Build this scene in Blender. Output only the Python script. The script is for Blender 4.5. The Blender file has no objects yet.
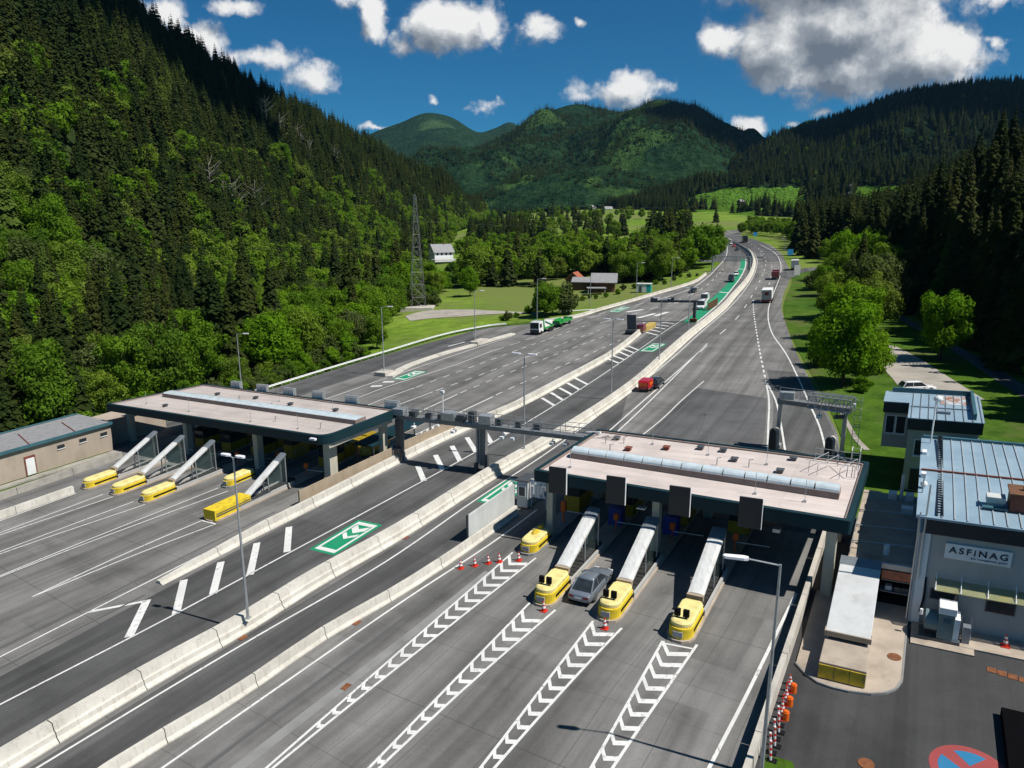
import bpy, math, random
from mathutils import Vector, Matrix, Quaternion, noise
rnd = random.Random(7)
C = bpy.context.scene.collection
SC = bpy.context.scene
# ---------------------------------------------------------------- camera and the sloping plaza plane
F = 710.0; PITCH = math.radians(13); H = 28.0
SX, SY = 0.06848, 0.014225
D = (0, math.cos(PITCH), -math.sin(PITCH)); U = (0, math.sin(PITCH), math.cos(PITCH))
def ray(u, v):
    a = (u-512)/F; b = (384-v)/F
    return (a, D[1]+b*U[1], D[2]+b*U[2])
def project(p):
    d = p-Vector((0, 0, H)); c = d.dot(Vector(D)); return 512+F*d.x/c, 384-F*d.dot(Vector(U))/c
def plane(x, y): return SX*x+SY*y
def G(u, v, h=0.0):
    d = ray(u, v); t = (h-H)/(d[2]-SX*d[0]-SY*d[1])
    return Vector((t*d[0], t*d[1], H+t*d[2]))
def at(u, v, y):                      # point on a pixel's line of sight at depth y
    d = ray(u, v); t = y/d[1]
    return Vector((t*d[0], y, H+t*d[2]))
CA, SA = math.cos(math.radians(30)), math.sin(math.radians(30))
def P(r, f, h=0.0):                   # plaza frame: r across the lanes, f along them, h above the paving
    x = r*CA+f*SA; y = -r*SA+f*CA
    return Vector((x, y, plane(x, y)+h))
def RF(p): return (p[0]*CA-p[1]*SA, p[0]*SA+p[1]*CA)
def W(x, y, h=0.0): return Vector((x, y, plane(x, y)+h))
NRM = Vector((-SX, -SY, 1)).normalized()
def road_euler(az):                   # heading in degrees clockwise from +Y, tilted with the paving
    fy = Vector((math.sin(math.radians(az)), math.cos(math.radians(az)), 0))
    fy.z = SX*fy.x+SY*fy.y; fy.normalize(); fx = fy.cross(NRM).normalized()
    return Matrix((fx, fy, NRM)).transposed().to_euler()

# ---------------------------------------------------------------- object helpers
def tag(o, label=None, cat=None, group=None, kind=None):
    if label: o['label'] = label
    if cat: o['category'] = cat
    if group: o['group'] = group
    if kind: o['kind'] = kind
    return o
def thing(name, label, cat, loc=(0, 0, 0), rot=(0, 0, 0), group=None):
    o = bpy.data.objects.new(name, None); C.objects.link(o)
    o.location = loc; o.rotation_euler = rot; o.empty_display_size = .3
    return tag(o, label, cat, group)
def copy_tree(o, parent=None):
    c = o.copy(); C.objects.link(c)
    if parent: c.parent = parent
    for ch in list(o.children): copy_tree(ch, c)
    return c
class MB:
    def __init__(s, T=None): s.v = []; s.f = []; s.m = []; s.uv = None; s.T = T or (lambda a, b, c: Vector((a, b, c))); s.cur = 0
    def add(s, vs, fs, m=None):
        n = len(s.v); s.v += [s.T(*p) for p in vs]
        for f in fs: s.f.append([n+i for i in f]); s.m.append(s.cur if m is None else m)
        return s
    def box(s, a0, a1, b0, b1, c0, c1, m=None):
        return s.add([(a0,b0,c0),(a1,b0,c0),(a1,b1,c0),(a0,b1,c0),(a0,b0,c1),(a1,b0,c1),(a1,b1,c1),(a0,b1,c1)],
                     [(0,3,2,1),(4,5,6,7),(0,1,5,4),(1,2,6,5),(2,3,7,6),(3,0,4,7)], m)
    def prism(s, poly, c0, c1, m=None):                     # poly of (a,b); c0/c1 heights
        n = len(poly); vs = [(a, b, c0) for a, b in poly]+[(a, b, c1) for a, b in poly]
        fs = [tuple(range(n-1, -1, -1)), tuple(range(n, 2*n))]+[(i, (i+1) % n, n+(i+1) % n, n+i) for i in range(n)]
        return s.add(vs, fs, m)
    def side(s, prof, a0, a1, m=None):                      # profile of (b,c) swept from a0 to a1
        n = len(prof); vs = [(a0, b, c) for b, c in prof]+[(a1, b, c) for b, c in prof]
        fs = [tuple(range(n)), tuple(range(2*n-1, n-1, -1))]+[((i+1) % n, i, n+i, n+(i+1) % n) for i in range(n)]
        return s.add(vs, fs, m)
    def front(s, prof, b0, b1, m=None):                     # profile of (a,c) swept from b0 to b1
        n = len(prof); vs = [(a, b0, c) for a, c in prof]+[(a, b1, c) for a, c in prof]
        fs = [tuple(range(n-1, -1, -1)), tuple(range(n, 2*n))]+[(i, (i+1) % n, n+(i+1) % n, n+i) for i in range(n)]
        return s.add(vs, fs, m)
    def tube(s, pts, r, k=6, m=None, cap=True, r2=None):
        pts = [Vector(p) for p in pts]; n = len(pts); vs = []
        for i, p in enumerate(pts):
            t = (pts[min(i+1, n-1)]-pts[max(i-1, 0)]).normalized()
            a = t.cross(Vector((0, 0, 1)) if abs(t.z) < .9 else Vector((1, 0, 0))).normalized(); b = t.cross(a)
            rr = r if r2 is None else r+(r2-r)*i/max(1, n-1)
            for j in range(k):
                q = 2*math.pi*j/k; w = p+a*rr*math.cos(q)+b*rr*math.sin(q); vs.append(tuple(w))
        fs = [(i*k+j, i*k+(j+1) % k, (i+1)*k+(j+1) % k, (i+1)*k+j) for i in range(n-1) for j in range(k)]
        if cap: fs += [tuple(range(k)), tuple(range((n-1)*k, n*k))]
        return s.add(vs, fs, m)
    def cyl(s, p, axis, r, h, k=14, m=None):
        p = Vector(p); d = {'x': Vector((1,0,0)), 'y': Vector((0,1,0)), 'z': Vector((0,0,1))}[axis]
        return s.tube([p, p+d*h], r, k, m)
    def ico(s, c, rx, ry, rz, m=None, n=8, k=12):
        vs = []; fs = []
        for i in range(n+1):
            th = math.pi*i/n
            for j in range(k):
                ph = 2*math.pi*j/k; vs.append((c[0]+rx*math.sin(th)*math.cos(ph), c[1]+ry*math.sin(th)*math.sin(ph), c[2]+rz*math.cos(th)))
        for i in range(n):
            for j in range(k): fs.append((i*k+j, (i+1)*k+j, (i+1)*k+(j+1) % k, i*k+(j+1) % k))
        return s.add(vs, fs, m)
    def mesh(s, name, mats, off=(0, 0, 0), smooth=False):
        off = Vector(off); me = bpy.data.meshes.new(name)
        me.from_pydata([tuple(v-off) for v in s.v], [], s.f)
        for m in (mats if isinstance(mats, (list, tuple)) else [mats]): me.materials.append(m)
        me.polygons.foreach_set('material_index', s.m)
        if s.uv:
            l = me.uv_layers.new(name='UVMap'); flat = []
            for poly in me.polygons:
                for vi in poly.vertices: flat += list(s.uv[vi])
            l.data.foreach_set('uv', flat)
        if smooth: me.polygons.foreach_set('use_smooth', [True]*len(me.polygons))
        me.update(); return me
    def build(s, name, mats, parent=None, bevel=0, smooth=False, local=False):
        off = Vector((0, 0, 0)); q = None if local else parent
        while q: off = off+q.matrix_basis.translation; q = q.parent
        o = bpy.data.objects.new(name, s.mesh(name, mats, off, smooth)); C.objects.link(o)
        if parent: o.parent = parent
        if bevel:
            b = o.modifiers.new('bevel', 'BEVEL'); b.width = bevel; b.segments = 2; b.limit_method = 'ANGLE'
        return o
def normals_out(o):
    import bmesh
    bm = bmesh.new(); bm.from_mesh(o.data); bmesh.ops.recalc_face_normals(bm, faces=bm.faces); bm.to_mesh(o.data); bm.free(); return o
def structure(name, mb, mats, smooth=False): return tag(mb.build(name, mats, smooth=smooth), kind='structure')

# ---------------------------------------------------------------- materials
def node_mat(name):
    m = bpy.data.materials.new(name); m.use_nodes = True
    return m, m.node_tree, m.node_tree.nodes['Principled BSDF']
class NB:                             # tiny node builder
    def __init__(s, nt): s.nt = nt
    def n(s, typ, **kw):
        x = s.nt.nodes.new(typ)
        for k, v in kw.items(): setattr(x, k, v)
        return x
    def link(s, a, b): s.nt.links.new(a, b)
    def math(s, op, a, b=None, c=None, clamp=False):
        x = s.n('ShaderNodeMath', operation=op); x.use_clamp = clamp
        for i, q in enumerate((a, b, c)):
            if q is None: continue
            if isinstance(q, (int, float)): x.inputs[i].default_value = q
            else: s.link(q, x.inputs[i])
        return x.outputs[0]
    def noise(s, vec, scale, detail=4, rough=.55, out='Fac', dist=0):
        x = s.n('ShaderNodeTexNoise'); x.inputs['Scale'].default_value = scale; x.inputs['Detail'].default_value = detail
        x.inputs['Roughness'].default_value = rough; x.inputs['Distortion'].default_value = dist
        if vec is not None: s.link(vec, x.inputs['Vector'])
        return x.outputs[out]
    def mapping(s, vec, scale=(1, 1, 1), rot=(0, 0, 0), loc=(0, 0, 0)):
        x = s.n('ShaderNodeMapping'); x.inputs['Scale'].default_value = scale; x.inputs['Rotation'].default_value = rot; x.inputs['Location'].default_value = loc
        s.link(vec, x.inputs['Vector']); return x.outputs[0]
    def ramp(s, fac, stops, interp='LINEAR'):
        x = s.n('ShaderNodeValToRGB'); x.color_ramp.interpolation = interp; e = x.color_ramp.elements
        while len(e) < len(stops): e.new(.5)
        for i, (p, c) in enumerate(stops): e[i].position = p; e[i].color = (c if len(c) == 4 else (*c, 1)) if isinstance(c, (tuple, list)) else (c, c, c, 1)
        s.link(fac, x.inputs[0]); return x.outputs[0]
    def mix(s, fac, a, b, blend='MIX'):
        x = s.n('ShaderNodeMix', data_type='RGBA', blend_type=blend)
        for i, q in ((0, fac), (6, a), (7, b)):
            if isinstance(q, (int, float)): x.inputs[i].default_value = q
            elif isinstance(q, (tuple, list)): x.inputs[i].default_value = (*q, 1) if len(q) == 3 else q
            else: s.link(q, x.inputs[i])
        return x.outputs[2]
    def rng(s, v, a, b, c=0, d=1):
        x = s.n('ShaderNodeMapRange'); x.interpolation_type = 'SMOOTHSTEP'
        s.link(v, x.inputs[0])
        for i, q in enumerate((a, b, c, d)): x.inputs[i+1].default_value = q
        return x.outputs[0]
def bumpy(b, p, height, strength=.3, dist=.02):
    x = b.n('ShaderNodeBump'); x.inputs['Strength'].default_value = strength; x.inputs['Distance'].default_value = dist
    b.link(height, x.inputs['Height']); b.link(x.outputs[0], p.inputs['Normal'])
def worn(name, col, var=.25, scale=1.2, rough=.6, metal=0, dirt=None, spec=.4, fine=18, stretch=(1, 1, 1), coat=0):
    """a paint / concrete / metal with mottling, grime and roughness variation"""
    m, nt, p = node_mat(name); b = NB(nt); co = b.mapping(b.n('ShaderNodeTexCoord').outputs['Object'], stretch)
    n1 = b.noise(co, scale, 5); n2 = b.noise(co, fine, 3)
    lo = tuple(c*(1-var) for c in col); hi = tuple(min(1, c*(1+var*.6)) for c in col)
    c = b.ramp(n1, [(.3, lo), (.5, col), (.72, hi)])
    c = b.mix(b.math('MULTIPLY', b.rng(n2, .45, .75), var*.8), c, tuple(x*.55 for x in col))
    if dirt: c = b.mix(b.math('MULTIPLY', b.rng(b.noise(co, scale*.6, 6, .7), .52, .72), .7), c, dirt)
    b.link(c, p.inputs['Base Color']); b.link(b.math('ADD', b.math('MULTIPLY', n1, .25), rough-.12), p.inputs['Roughness'])
    p.inputs['Metallic'].default_value = metal; p.inputs['Specular IOR Level'].default_value = spec; p.inputs['Coat Weight'].default_value = coat
    bumpy(b, p, n2, .15, .01)
    return m
def glassy(name, col=(.02, .025, .03), rough=.08):
    m, nt, p = node_mat(name); b = NB(nt)
    n = b.noise(b.n('ShaderNodeTexCoord').outputs['Object'], 2.5, 3)
    b.link(b.ramp(n, [(.3, col), (.7, tuple(c*1.7 for c in col))]), p.inputs['Base Color'])
    p.inputs['Roughness'].default_value = rough; p.inputs['Specular IOR Level'].default_value = .4; return m
M = {}
def paving(name, base, streak, joint_v=5.0, joint_u=3.75, jd=.5):
    m, nt, p = node_mat(name); b = NB(nt); uv = b.n('ShaderNodeUVMap'); uv.uv_map = 'UVMap'
    co = uv.outputs[0]; sep = b.n('ShaderNodeSeparateXYZ'); b.link(co, sep.inputs[0]); u, v = sep.outputs[0], sep.outputs[1]
    st = b.noise(b.mapping(co, (1.1, .018, 1)), 1.0, 4, .6)          # tyre streaks along the lanes
    st2 = b.noise(b.mapping(co, (.35, .01, 1), loc=(9, 3, 0)), 1.0, 3)
    blot = b.noise(co, .16, 6, .65); fine = b.noise(co, 7, 4, .7); sp = b.noise(co, 45, 2, .8)
    c = b.ramp(st, [(.3, tuple(x*(1-streak) for x in base)), (.52, base), (.75, tuple(x*(1+streak*.7) for x in base))])
    c = b.mix(1.0, c, b.ramp(st2, [(.3, .60), (.5, .98), (.7, 1.22)]), 'MULTIPLY')
    c = b.mix(1.0, c, b.ramp(blot, [(.3, .68), (.5, 1), (.7, 1.24)]), 'MULTIPLY')
    c = b.mix(1.0, c, b.ramp(fine, [(.3, .9), (.7, 1.08)]), 'MULTIPLY')
    c = b.mix(1.0, c, b.ramp(sp, [(.3, .86), (.7, 1.12)]), 'MULTIPLY')
    # slab joints, each slab a slightly different tone
    wob = b.math('MULTIPLY', b.math('SUBTRACT', fine, .5), .05)
    jv = b.math('ABSOLUTE', b.math('SUBTRACT', b.math('FRACT', b.math('DIVIDE', b.math('ADD', v, wob), joint_v)), .5))
    ju = b.math('ABSOLUTE', b.math('SUBTRACT', b.math('FRACT', b.math('DIVIDE', b.math('ADD', u, wob), joint_u)), .5))
    j = b.math('MAXIMUM', b.math('GREATER_THAN', jv, .5-.022/joint_v*1.3), b.math('GREATER_THAN', ju, .5-.025/joint_u))
    cell = b.n('ShaderNodeCombineXYZ'); b.link(b.math('FLOOR', b.math('ADD', b.math('DIVIDE', u, joint_u), .5)), cell.inputs[0]); b.link(b.math('FLOOR', b.math('ADD', b.math('DIVIDE', v, joint_v), .5)), cell.inputs[1])
    wn = b.n('ShaderNodeTexWhiteNoise'); b.link(cell.outputs[0], wn.inputs[0])
    c = b.mix(1.0, c, b.ramp(wn.outputs[0], [(0, .88), (1, 1.1)]), 'MULTIPLY')
    crack = b.n('ShaderNodeTexVoronoi', feature='DISTANCE_TO_EDGE'); crack.inputs['Scale'].default_value = .09
    b.link(b.mix(.12, co, b.noise(co, .7, 4, out='Color')), crack.inputs['Vector'])
    ck = b.math('MULTIPLY', b.math('LESS_THAN', crack.outputs[0], .0018), .14)
    c = b.mix(b.math('MAXIMUM', b.math('MULTIPLY', j, jd), ck), c, tuple(x*.3 for x in base))
    oil = b.rng(b.noise(b.mapping(co, (1, .3, 1)), .6, 4, .6), .62, .76)
    c = b.mix(b.math('MULTIPLY', oil, .35), c, tuple(x*.35 for x in base))
    b.link(c, p.inputs['Base Color']); p.inputs['Roughness'].default_value = .82; p.inputs['Specular IOR Level'].default_value = .25
    bumpy(b, p, sp, .25, .01); return m
M['paving'] = paving('concrete_paving', (.170, .166, .160), .24)
M['asphalt'] = paving('asphalt', (.105, .105, .107), .16, 60, 60, 0)
M['yard_asphalt'] = paving('yard_asphalt', (.052, .052, .053), .18, 60, 60, 0)
M['asphalt_dark'] = paving('dark_lane_asphalt', (.092, .092, .092), .25, 30, 60, .3)
def paint(name, col, wear=.5):
    m, nt, p = node_mat(name); b = NB(nt); co = b.n('ShaderNodeTexCoord').outputs['Object']
    n = b.noise(co, 3.5, 6, .75); n2 = b.noise(co, .35, 3)
    w = b.math('MULTIPLY', b.rng(b.math('ADD', n, b.math('MULTIPLY', b.math('SUBTRACT', n2, .5), .35)), .54, .72), wear)
    b.link(b.mix(w, b.mix(1, (*col, 1), b.ramp(n2, [(.3, .82), (.7, 1.05)]), 'MULTIPLY'), (.14, .135, .13)), p.inputs['Base Color']); p.inputs['Roughness'].default_value = .6; return m
M['white_paint'] = paint('white_road_paint', (.72, .72, .70), .8)
M['green_paint'] = paint('green_road_paint', (.008, .27, .125), .3)
M['red_paint'] = paint('faded_red_road_paint', (.34, .060, .060), .5)
M['blue_paint'] = paint('blue_road_paint', (.02, .19, .38), .45)
M['gutter'] = worn('gutter_concrete', (.23, .23, .225), .25, .5, .9)
def barrier_mat():
    m, nt, p = node_mat('barrier_concrete'); b = NB(nt); tc = b.n('ShaderNodeTexCoord').outputs['Object']
    n1 = b.noise(tc, .5, 5); n2 = b.noise(b.mapping(tc, (3, 3, .35)), 1.2, 5, .7); n3 = b.noise(tc, 25, 3)
    c = b.ramp(n1, [(.3, (.48, .455, .40)), (.7, (.66, .63, .565))])
    c = b.mix(b.math('MULTIPLY', b.rng(n2, .46, .76), .5), c, (.25, .225, .18))
    c = b.mix(1.0, c, b.ramp(n3, [(.3, .9), (.7, 1.06)]), 'MULTIPLY')
    b.link(c, p.inputs['Base Color']); p.inputs['Roughness'].default_value = .85; bumpy(b, p, n3, .2, .01); return m
M['barrier'] = barrier_mat()
M['concrete'] = worn('weathered_concrete', (.33, .31, .275), .3, .8, .88, dirt=(.17, .155, .13))
M['pale_concrete'] = worn('pale_concrete', (.48, .45, .40), .22, .7, .88, dirt=(.28, .25, .21))
M['apron'] = worn('apron_concrete', (.40, .335, .27), .25, .6, .9, dirt=(.22, .18, .14))
M['column'] = worn('column_concrete', (.50, .47, .38), .18, .8, .8, dirt=(.3, .27, .2), stretch=(2, 2, .4))
M['teal'] = worn('dark_teal_cladding', (.009, .032, .042), .22, .5, .6, spec=.18)
M['teal_light'] = worn('teal_roof_flashing', (.05, .13, .16), .2, .6, .4)
M['sign_back'] = worn('dark_sign_panel', (.022, .027, .033), .2, 1, .45)
M['roof_gravel'] = None
def roof_mat(name, base):
    m, nt, p = node_mat(name); b = NB(nt); tc = b.n('ShaderNodeTexCoord').outputs['Object']
    r = b.mapping(tc, rot=(0, 0, math.radians(30)))
    n1 = b.noise(r, .16, 6, .65); n2 = b.noise(b.mapping(r, (.1, 1.2, 1)), 1, 4); n3 = b.noise(r, 22, 3, .8)
    c = b.ramp(n1, [(.28, tuple(x*.78 for x in base)), (.5, base), (.75, tuple(min(1, x*1.15) for x in base))])
    c = b.mix(1, c, b.ramp(n2, [(.3, .86), (.7, 1.08)]), 'MULTIPLY'); c = b.mix(1, c, b.ramp(n3, [(.3, .86), (.7, 1.1)]), 'MULTIPLY')
    sep = b.n('ShaderNodeSeparateXYZ'); b.link(r, sep.inputs[0])
    jn = b.math('MAXIMUM', b.math('GREATER_THAN', b.math('ABSOLUTE', b.math('SUBTRACT', b.math('FRACT', b.math('DIVIDE', sep.outputs[1], 2.1)), .5)), .492),
                b.math('GREATER_THAN', b.math('ABSOLUTE', b.math('SUBTRACT', b.math('FRACT', b.math('DIVIDE', sep.outputs[0], 7.3)), .5)), .4975))
    c = b.mix(b.math('MULTIPLY', jn, .4), c, tuple(x*.5 for x in base))
    st = b.rng(b.noise(r, .45, 5, .7, dist=.6), .60, .76); c = b.mix(b.math('MULTIPLY', st, .55), c, tuple(x*.5 for x in base))
    b.link(c, p.inputs['Base Color']); p.inputs['Roughness'].default_value = .9; bumpy(b, p, n3, .3, .01); return m
M['roof_pink'] = roof_mat('pinkish_roofing', (.58, .505, .475))
M['roof_dimmed'] = roof_mat('dimmed_pinkish_roofing', (.47, .415, .39))  # same roofing, vignette dimming put into its colour
M['roof_trim'] = worn('brown_roof_kerb', (.24, .19, .17), .2, .8, .8)
M['skylight'] = worn('frosted_skylight', (.56, .64, .68), .15, 1.5, .25, spec=.6)
M['skyframe'] = worn('skylight_frame', (.34, .38, .40), .15, 2, .5)
M['yellow'] = worn('yellow_crash_foam', (.70, .51, .025), .28, 2.2, .78, dirt=(.30, .22, .05))
M['yellow_pale'] = worn('pale_top_yellow', (.78, .66, .27), .22, 1.6, .65, dirt=(.46, .37, .13))  # paler yellow, used on the cushion tops
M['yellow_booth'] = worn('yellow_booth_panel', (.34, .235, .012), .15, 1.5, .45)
M['old_yellow'] = worn('flaking_yellow_paint', (.62, .43, .03), .35, 2, .7, dirt=(.22, .19, .08))
M['steel'] = worn('galvanised_steel', (.46, .48, .49), .18, 2.5, .42, .55)
M['steel_dark'] = worn('dark_steel', (.10, .11, .12), .2, 2, .5, .4)
M['gantry'] = worn('grey_gantry_steel', (.22, .225, .225), .2, 2, .5, .3)
M['slab_metal'] = worn('pale_ramp_metal', (.76, .76, .74), .14, 1.1, .38, .15, dirt=(.45, .42, .36), stretch=(3, 1, 1))
M['cover_black'] = worn('black_sheet', (.004, .004, .005), .2, 2, .9, spec=.03)
M['slab_white'] = worn('dusty_white_sheet', (.56, .57, .57), .12, .9, .5, dirt=(.42, .41, .38), stretch=(1, 1, 1))
M['slab_end'] = worn('dark_grey_sheet', (.22, .25, .28), .15, 2, .4, .3)
M['black'] = worn('black_rubber', (.010, .010, .011), .3, 3, .8, spec=.1)
M['dark'] = worn('dark_interior', (.03, .03, .03), .3, 2, .8)
M['glass'] = glassy('dark_glass')
def clear():
    m, nt, p = node_mat('greenish_glass'); b = NB(nt)
    n = b.noise(b.n('ShaderNodeTexCoord').outputs['Object'], 1.5, 3)
    b.link(b.ramp(n, [(.3, (.16, .24, .22)), (.7, (.26, .36, .33))]), p.inputs['Base Color'])
    p.inputs['Roughness'].default_value = .12; p.inputs['Alpha'].default_value = .1; return m
M['clear'] = clear()
M['awning'] = worn('yellowish_awning_sheet', (.36, .37, .20), .2, 1.2, .4, dirt=(.40, .36, .10))
M['awning'].node_tree.nodes['Principled BSDF'].inputs['Alpha'].default_value = .6
M['red'] = worn('red_plastic', (.55, .03, .015), .15, 3, .45)
M['orange'] = worn('orange_plastic', (.72, .13, .01), .15, 3, .45)
M['white'] = worn('white_coating', (.74, .75, .75), .1, 1.5, .5)
M['offwhite'] = worn('offwhite_render', (.40, .395, .38), .12, .6, .85, dirt=(.36, .36, .36), stretch=(1, 1, .4))
M['beige'] = worn('beige_render', (.40, .33, .27), .14, .5, .85, dirt=(.27, .22, .18), stretch=(1, 1, .4))
M['panel_brown'] = worn('brown_noise_panel', (.36, .29, .21), .16, 1, .85, dirt=(.24, .19, .13), stretch=(1, 1, .3))
M['panel_grey'] = worn('grey_noise_panel', (.52, .54, .53), .12, .8, .8, dirt=(.38, .38, .36), stretch=(1, 1, .3))
M['blue'] = worn('blue_panel', (.015, .05, .30), .15, 2, .4)
M['blue_light'] = worn('bright_blue_panel', (.03, .22, .50), .15, 2, .4)
M['rust'] = worn('rusty_iron', (.20, .075, .03), .4, 4, .9, dirt=(.09, .04, .02))
M['copper'] = worn('red_brown_metal', (.19, .055, .035), .3, 3, .7)
M['wood'] = worn('brown_timber', (.15, .07, .035), .3, 2, .8, stretch=(1, 1, 5))
M['tile'] = worn('red_roof_tiles', (.32, .10, .05), .25, 2, .85)
M['slate'] = worn('grey_roof_sheet', (.26, .26, .27), .2, 1.5, .7)
M['gravel'] = worn('gravel', (.34, .31, .27), .25, .3, .95, fine=9)
def standing_seam():
    m, nt, p = node_mat('blue_grey_sheet_roof'); b = NB(nt); tc = b.n('ShaderNodeTexCoord').outputs['Object']
    n1 = b.noise(tc, .4, 5); n2 = b.noise(b.mapping(tc, rot=(0, 0, math.radians(30)), scale=(5, .4, 1)), 1, 5, .7)
    c = b.ramp(n1, [(.3, (.27, .39, .48)), (.7, (.38, .51, .60))])
    c = b.mix(b.math('MULTIPLY', b.rng(n2, .5, .8), .4), c, (.30, .34, .37))
    b.link(c, p.inputs['Base Color']); p.inputs['Roughness'].default_value = .42; p.inputs['Metallic'].default_value = .25; return m
M['seam'] = standing_seam()
def rusty_seam():
    m, nt, p = node_mat('sheet_roof_rust'); b = NB(nt); tc = b.n('ShaderNodeTexCoord').outputs['Object']
    n = b.noise(tc, 1.3, 6, .75); b.link(b.mix(b.rng(n, .44, .56), (.44, .50, .54), (.30, .13, .07)), p.inputs['Base Color']); p.inputs['Roughness'].default_value = .7; return m
M['seam_rust'] = rusty_seam()
def car_paint(name, col, metal=.5): 
    m = worn(name, col, .06, 3, .3, metal, spec=.5, coat=.8); return m
M['car_silver'] = car_paint('blue_grey_car_paint', (.24, .275, .32), .45)
M['car_white'] = car_paint('white_car_paint', (.78, .78, .78), 0)
M['car_dark'] = car_paint('dark_blue_car_paint', (.012, .022, .035), .3)
M['car_black'] = car_paint('black_car_paint', (.012, .013, .015), .2)
M['car_red'] = car_paint('red_car_paint', (.48, .012, .015), 0)
M['car_maroon'] = car_paint('maroon_paint', (.20, .012, .016), 0)
M['truck_green'] = car_paint('green_truck_paint', (.02, .30, .05), 0)
M['tyre'] = worn('tyre_rubber', (.018, .018, .018), .2, 5, .85)
M['rim'] = worn('alloy_rim', (.45, .46, .47), .1, 5, .3, .8)
M['lamp_red'] = worn('red_lamp_glass', (.17, .008, .01), .1, 5, .2)
M['lamp_clear'] = worn('clear_lamp_glass', (.75, .77, .78), .1, 5, .15)
M['lens'] = worn('lamp_head_white', (.82, .80, .86), .05, 3, .4)
M['sign_green'] = worn('bright_green_sign', (.18, .62, .03), .1, 2, .5)
M['turquoise'] = worn('turquoise_plastic', (.02, .42, .38), .12, 2, .5)
# ================================================================ terrain, hills
def crom(pts, n):
    """n+1 points evenly spaced along a Catmull-Rom curve"""
    pts = [Vector(p) for p in pts]; out = []; N = len(pts)-1
    dense = []
    for i in range(N):
        p0 = pts[i-1] if i else pts[0]*2-pts[1]; p1, p2 = pts[i], pts[i+1]; p3 = pts[i+2] if i+2 <= N else pts[N]*2-pts[N-1]
        a, b_, c = max(1e-6, (p1-p0).length), max(1e-6, (p2-p1).length), max(1e-6, (p3-p2).length)      # uneven spacing must not overshoot
        m1 = ((p1-p0)/a*b_+(p2-p1)/b_*a)/(a+b_)*b_; m2 = ((p2-p1)/b_*c+(p3-p2)/c*b_)/(b_+c)*b_
        for k in range(16):
            t = k/16; dense.append(p1*(2*t**3-3*t*t+1)+m1*(t**3-2*t*t+t)+p2*(3*t*t-2*t**3)+m2*(t**3-t*t))
    dense.append(pts[N]); L = [0]
    for a, b in zip(dense, dense[1:]): L.append(L[-1]+(b-a).length)
    j = 0
    for i in range(n+1):
        d = L[-1]*i/n
        while j < len(L)-2 and L[j+1] < d: j += 1
        out.append(dense[j].lerp(dense[j+1], (d-L[j])/max(1e-9, L[j+1]-L[j])))
    return out
def Z(x, y):
    xe = x if abs(x) < 200 else math.copysign(200+(abs(x)-200)*.2, x)
    z = plane(xe, min(y, 650)) + (max(0, y-650)*.040)
    return z
class Hill:
    def __init__(s, base, crest, ns, nt, amp, nscale, power=.9, seed=0.0):
        s.b = crom(base, ns); s.c = crom(crest, ns); s.ns, s.nt, s.amp, s.k, s.pw, s.seed = ns, nt, amp, nscale, power, seed
    def pt(s, u, t):
        u = max(0, min(1, u))*s.ns; i = min(s.ns-1, int(u)); q = u-i
        b = s.b[i].lerp(s.b[i+1], q); c = s.c[i].lerp(s.c[i+1], q)
        if t <= 1:
            p = b.lerp(c, t); p.z = b.z+(c.z-b.z)*t**s.pw; e = min(1, t*3)*max(.07, 1-max(0, t-.6)*2.5)
        else:
            p = b.lerp(c, t); p.z = c.z-(c.z-b.z)*(t-1)*1.1; e = .07
        n = noise.fractal(Vector((p.x*s.k+s.seed, p.y*s.k, s.seed)), 1.0, 2.0, 5)
        r = abs(noise.noise(Vector((p.x*s.k*.8+s.seed+5, p.y*s.k*.8, 1.5))))
        p.z += s.amp*e*(n-.9*r+.25); return p
    def mesh(s, name, mat, cover=None):
        rows = [i/s.nt for i in range(s.nt+1)]+[1.1, 1.25, 1.5]; mb = MB()
        mb.v = [s.pt(i/s.ns, t) for t in rows for i in range(s.ns+1)]
        n = s.ns+1
        mb.f = [(r*n+i, r*n+i+1, (r+1)*n+i+1, (r+1)*n+i) for r in range(len(rows)-1) for i in range(s.ns)]; mb.m = [0]*len(mb.f)
        o = structure(name, mb, mat, True); return normals_out(o)
def ground_mat(name, a, bcol, scale, c2=None, s2=.01, thr=(.45, .55)):
    m, nt, p = node_mat(name); b = NB(nt); tc = b.n('ShaderNodeTexCoord').outputs['Object']
    n = b.noise(tc, scale, 6, .65); n2 = b.noise(tc, scale*9, 4, .7); n3 = b.noise(tc, 2.2, 3, .8); n4 = b.noise(tc, .28, 5, .75)
    c = b.mix(b.rng(n, .35, .65), a, bcol); c = b.mix(1, c, b.ramp(n4, [(.28, .62), (.5, 1), (.75, 1.3)]), 'MULTIPLY'); c = b.mix(1, c, b.ramp(n2, [(.3, .75), (.7, 1.2)]), 'MULTIPLY'); c = b.mix(1, c, b.ramp(n3, [(.3, .8), (.7, 1.15)]), 'MULTIPLY')
    if c2: c = b.mix(b.rng(b.noise(tc, s2, 5, .6), *thr), c, c2)
    b.link(c, p.inputs['Base Color']); p.inputs['Roughness'].default_value = .95; p.inputs['Specular IOR Level'].default_value = .1
    bumpy(b, p, n2, .5, .3); return m
M['grass'] = ground_mat('meadow_grass', (.100, .185, .016), (.165, .245, .030), .02, (.140, .175, .045), .006)
M['verge'] = ground_mat('verge_grass', (.042, .100, .008), (.072, .135, .013), .05, (.085, .105, .03), .07, (.54, .66))
M['forest_floor'] = ground_mat('forest_floor', (.022, .040, .009), (.040, .055, .015), .03)
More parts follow.
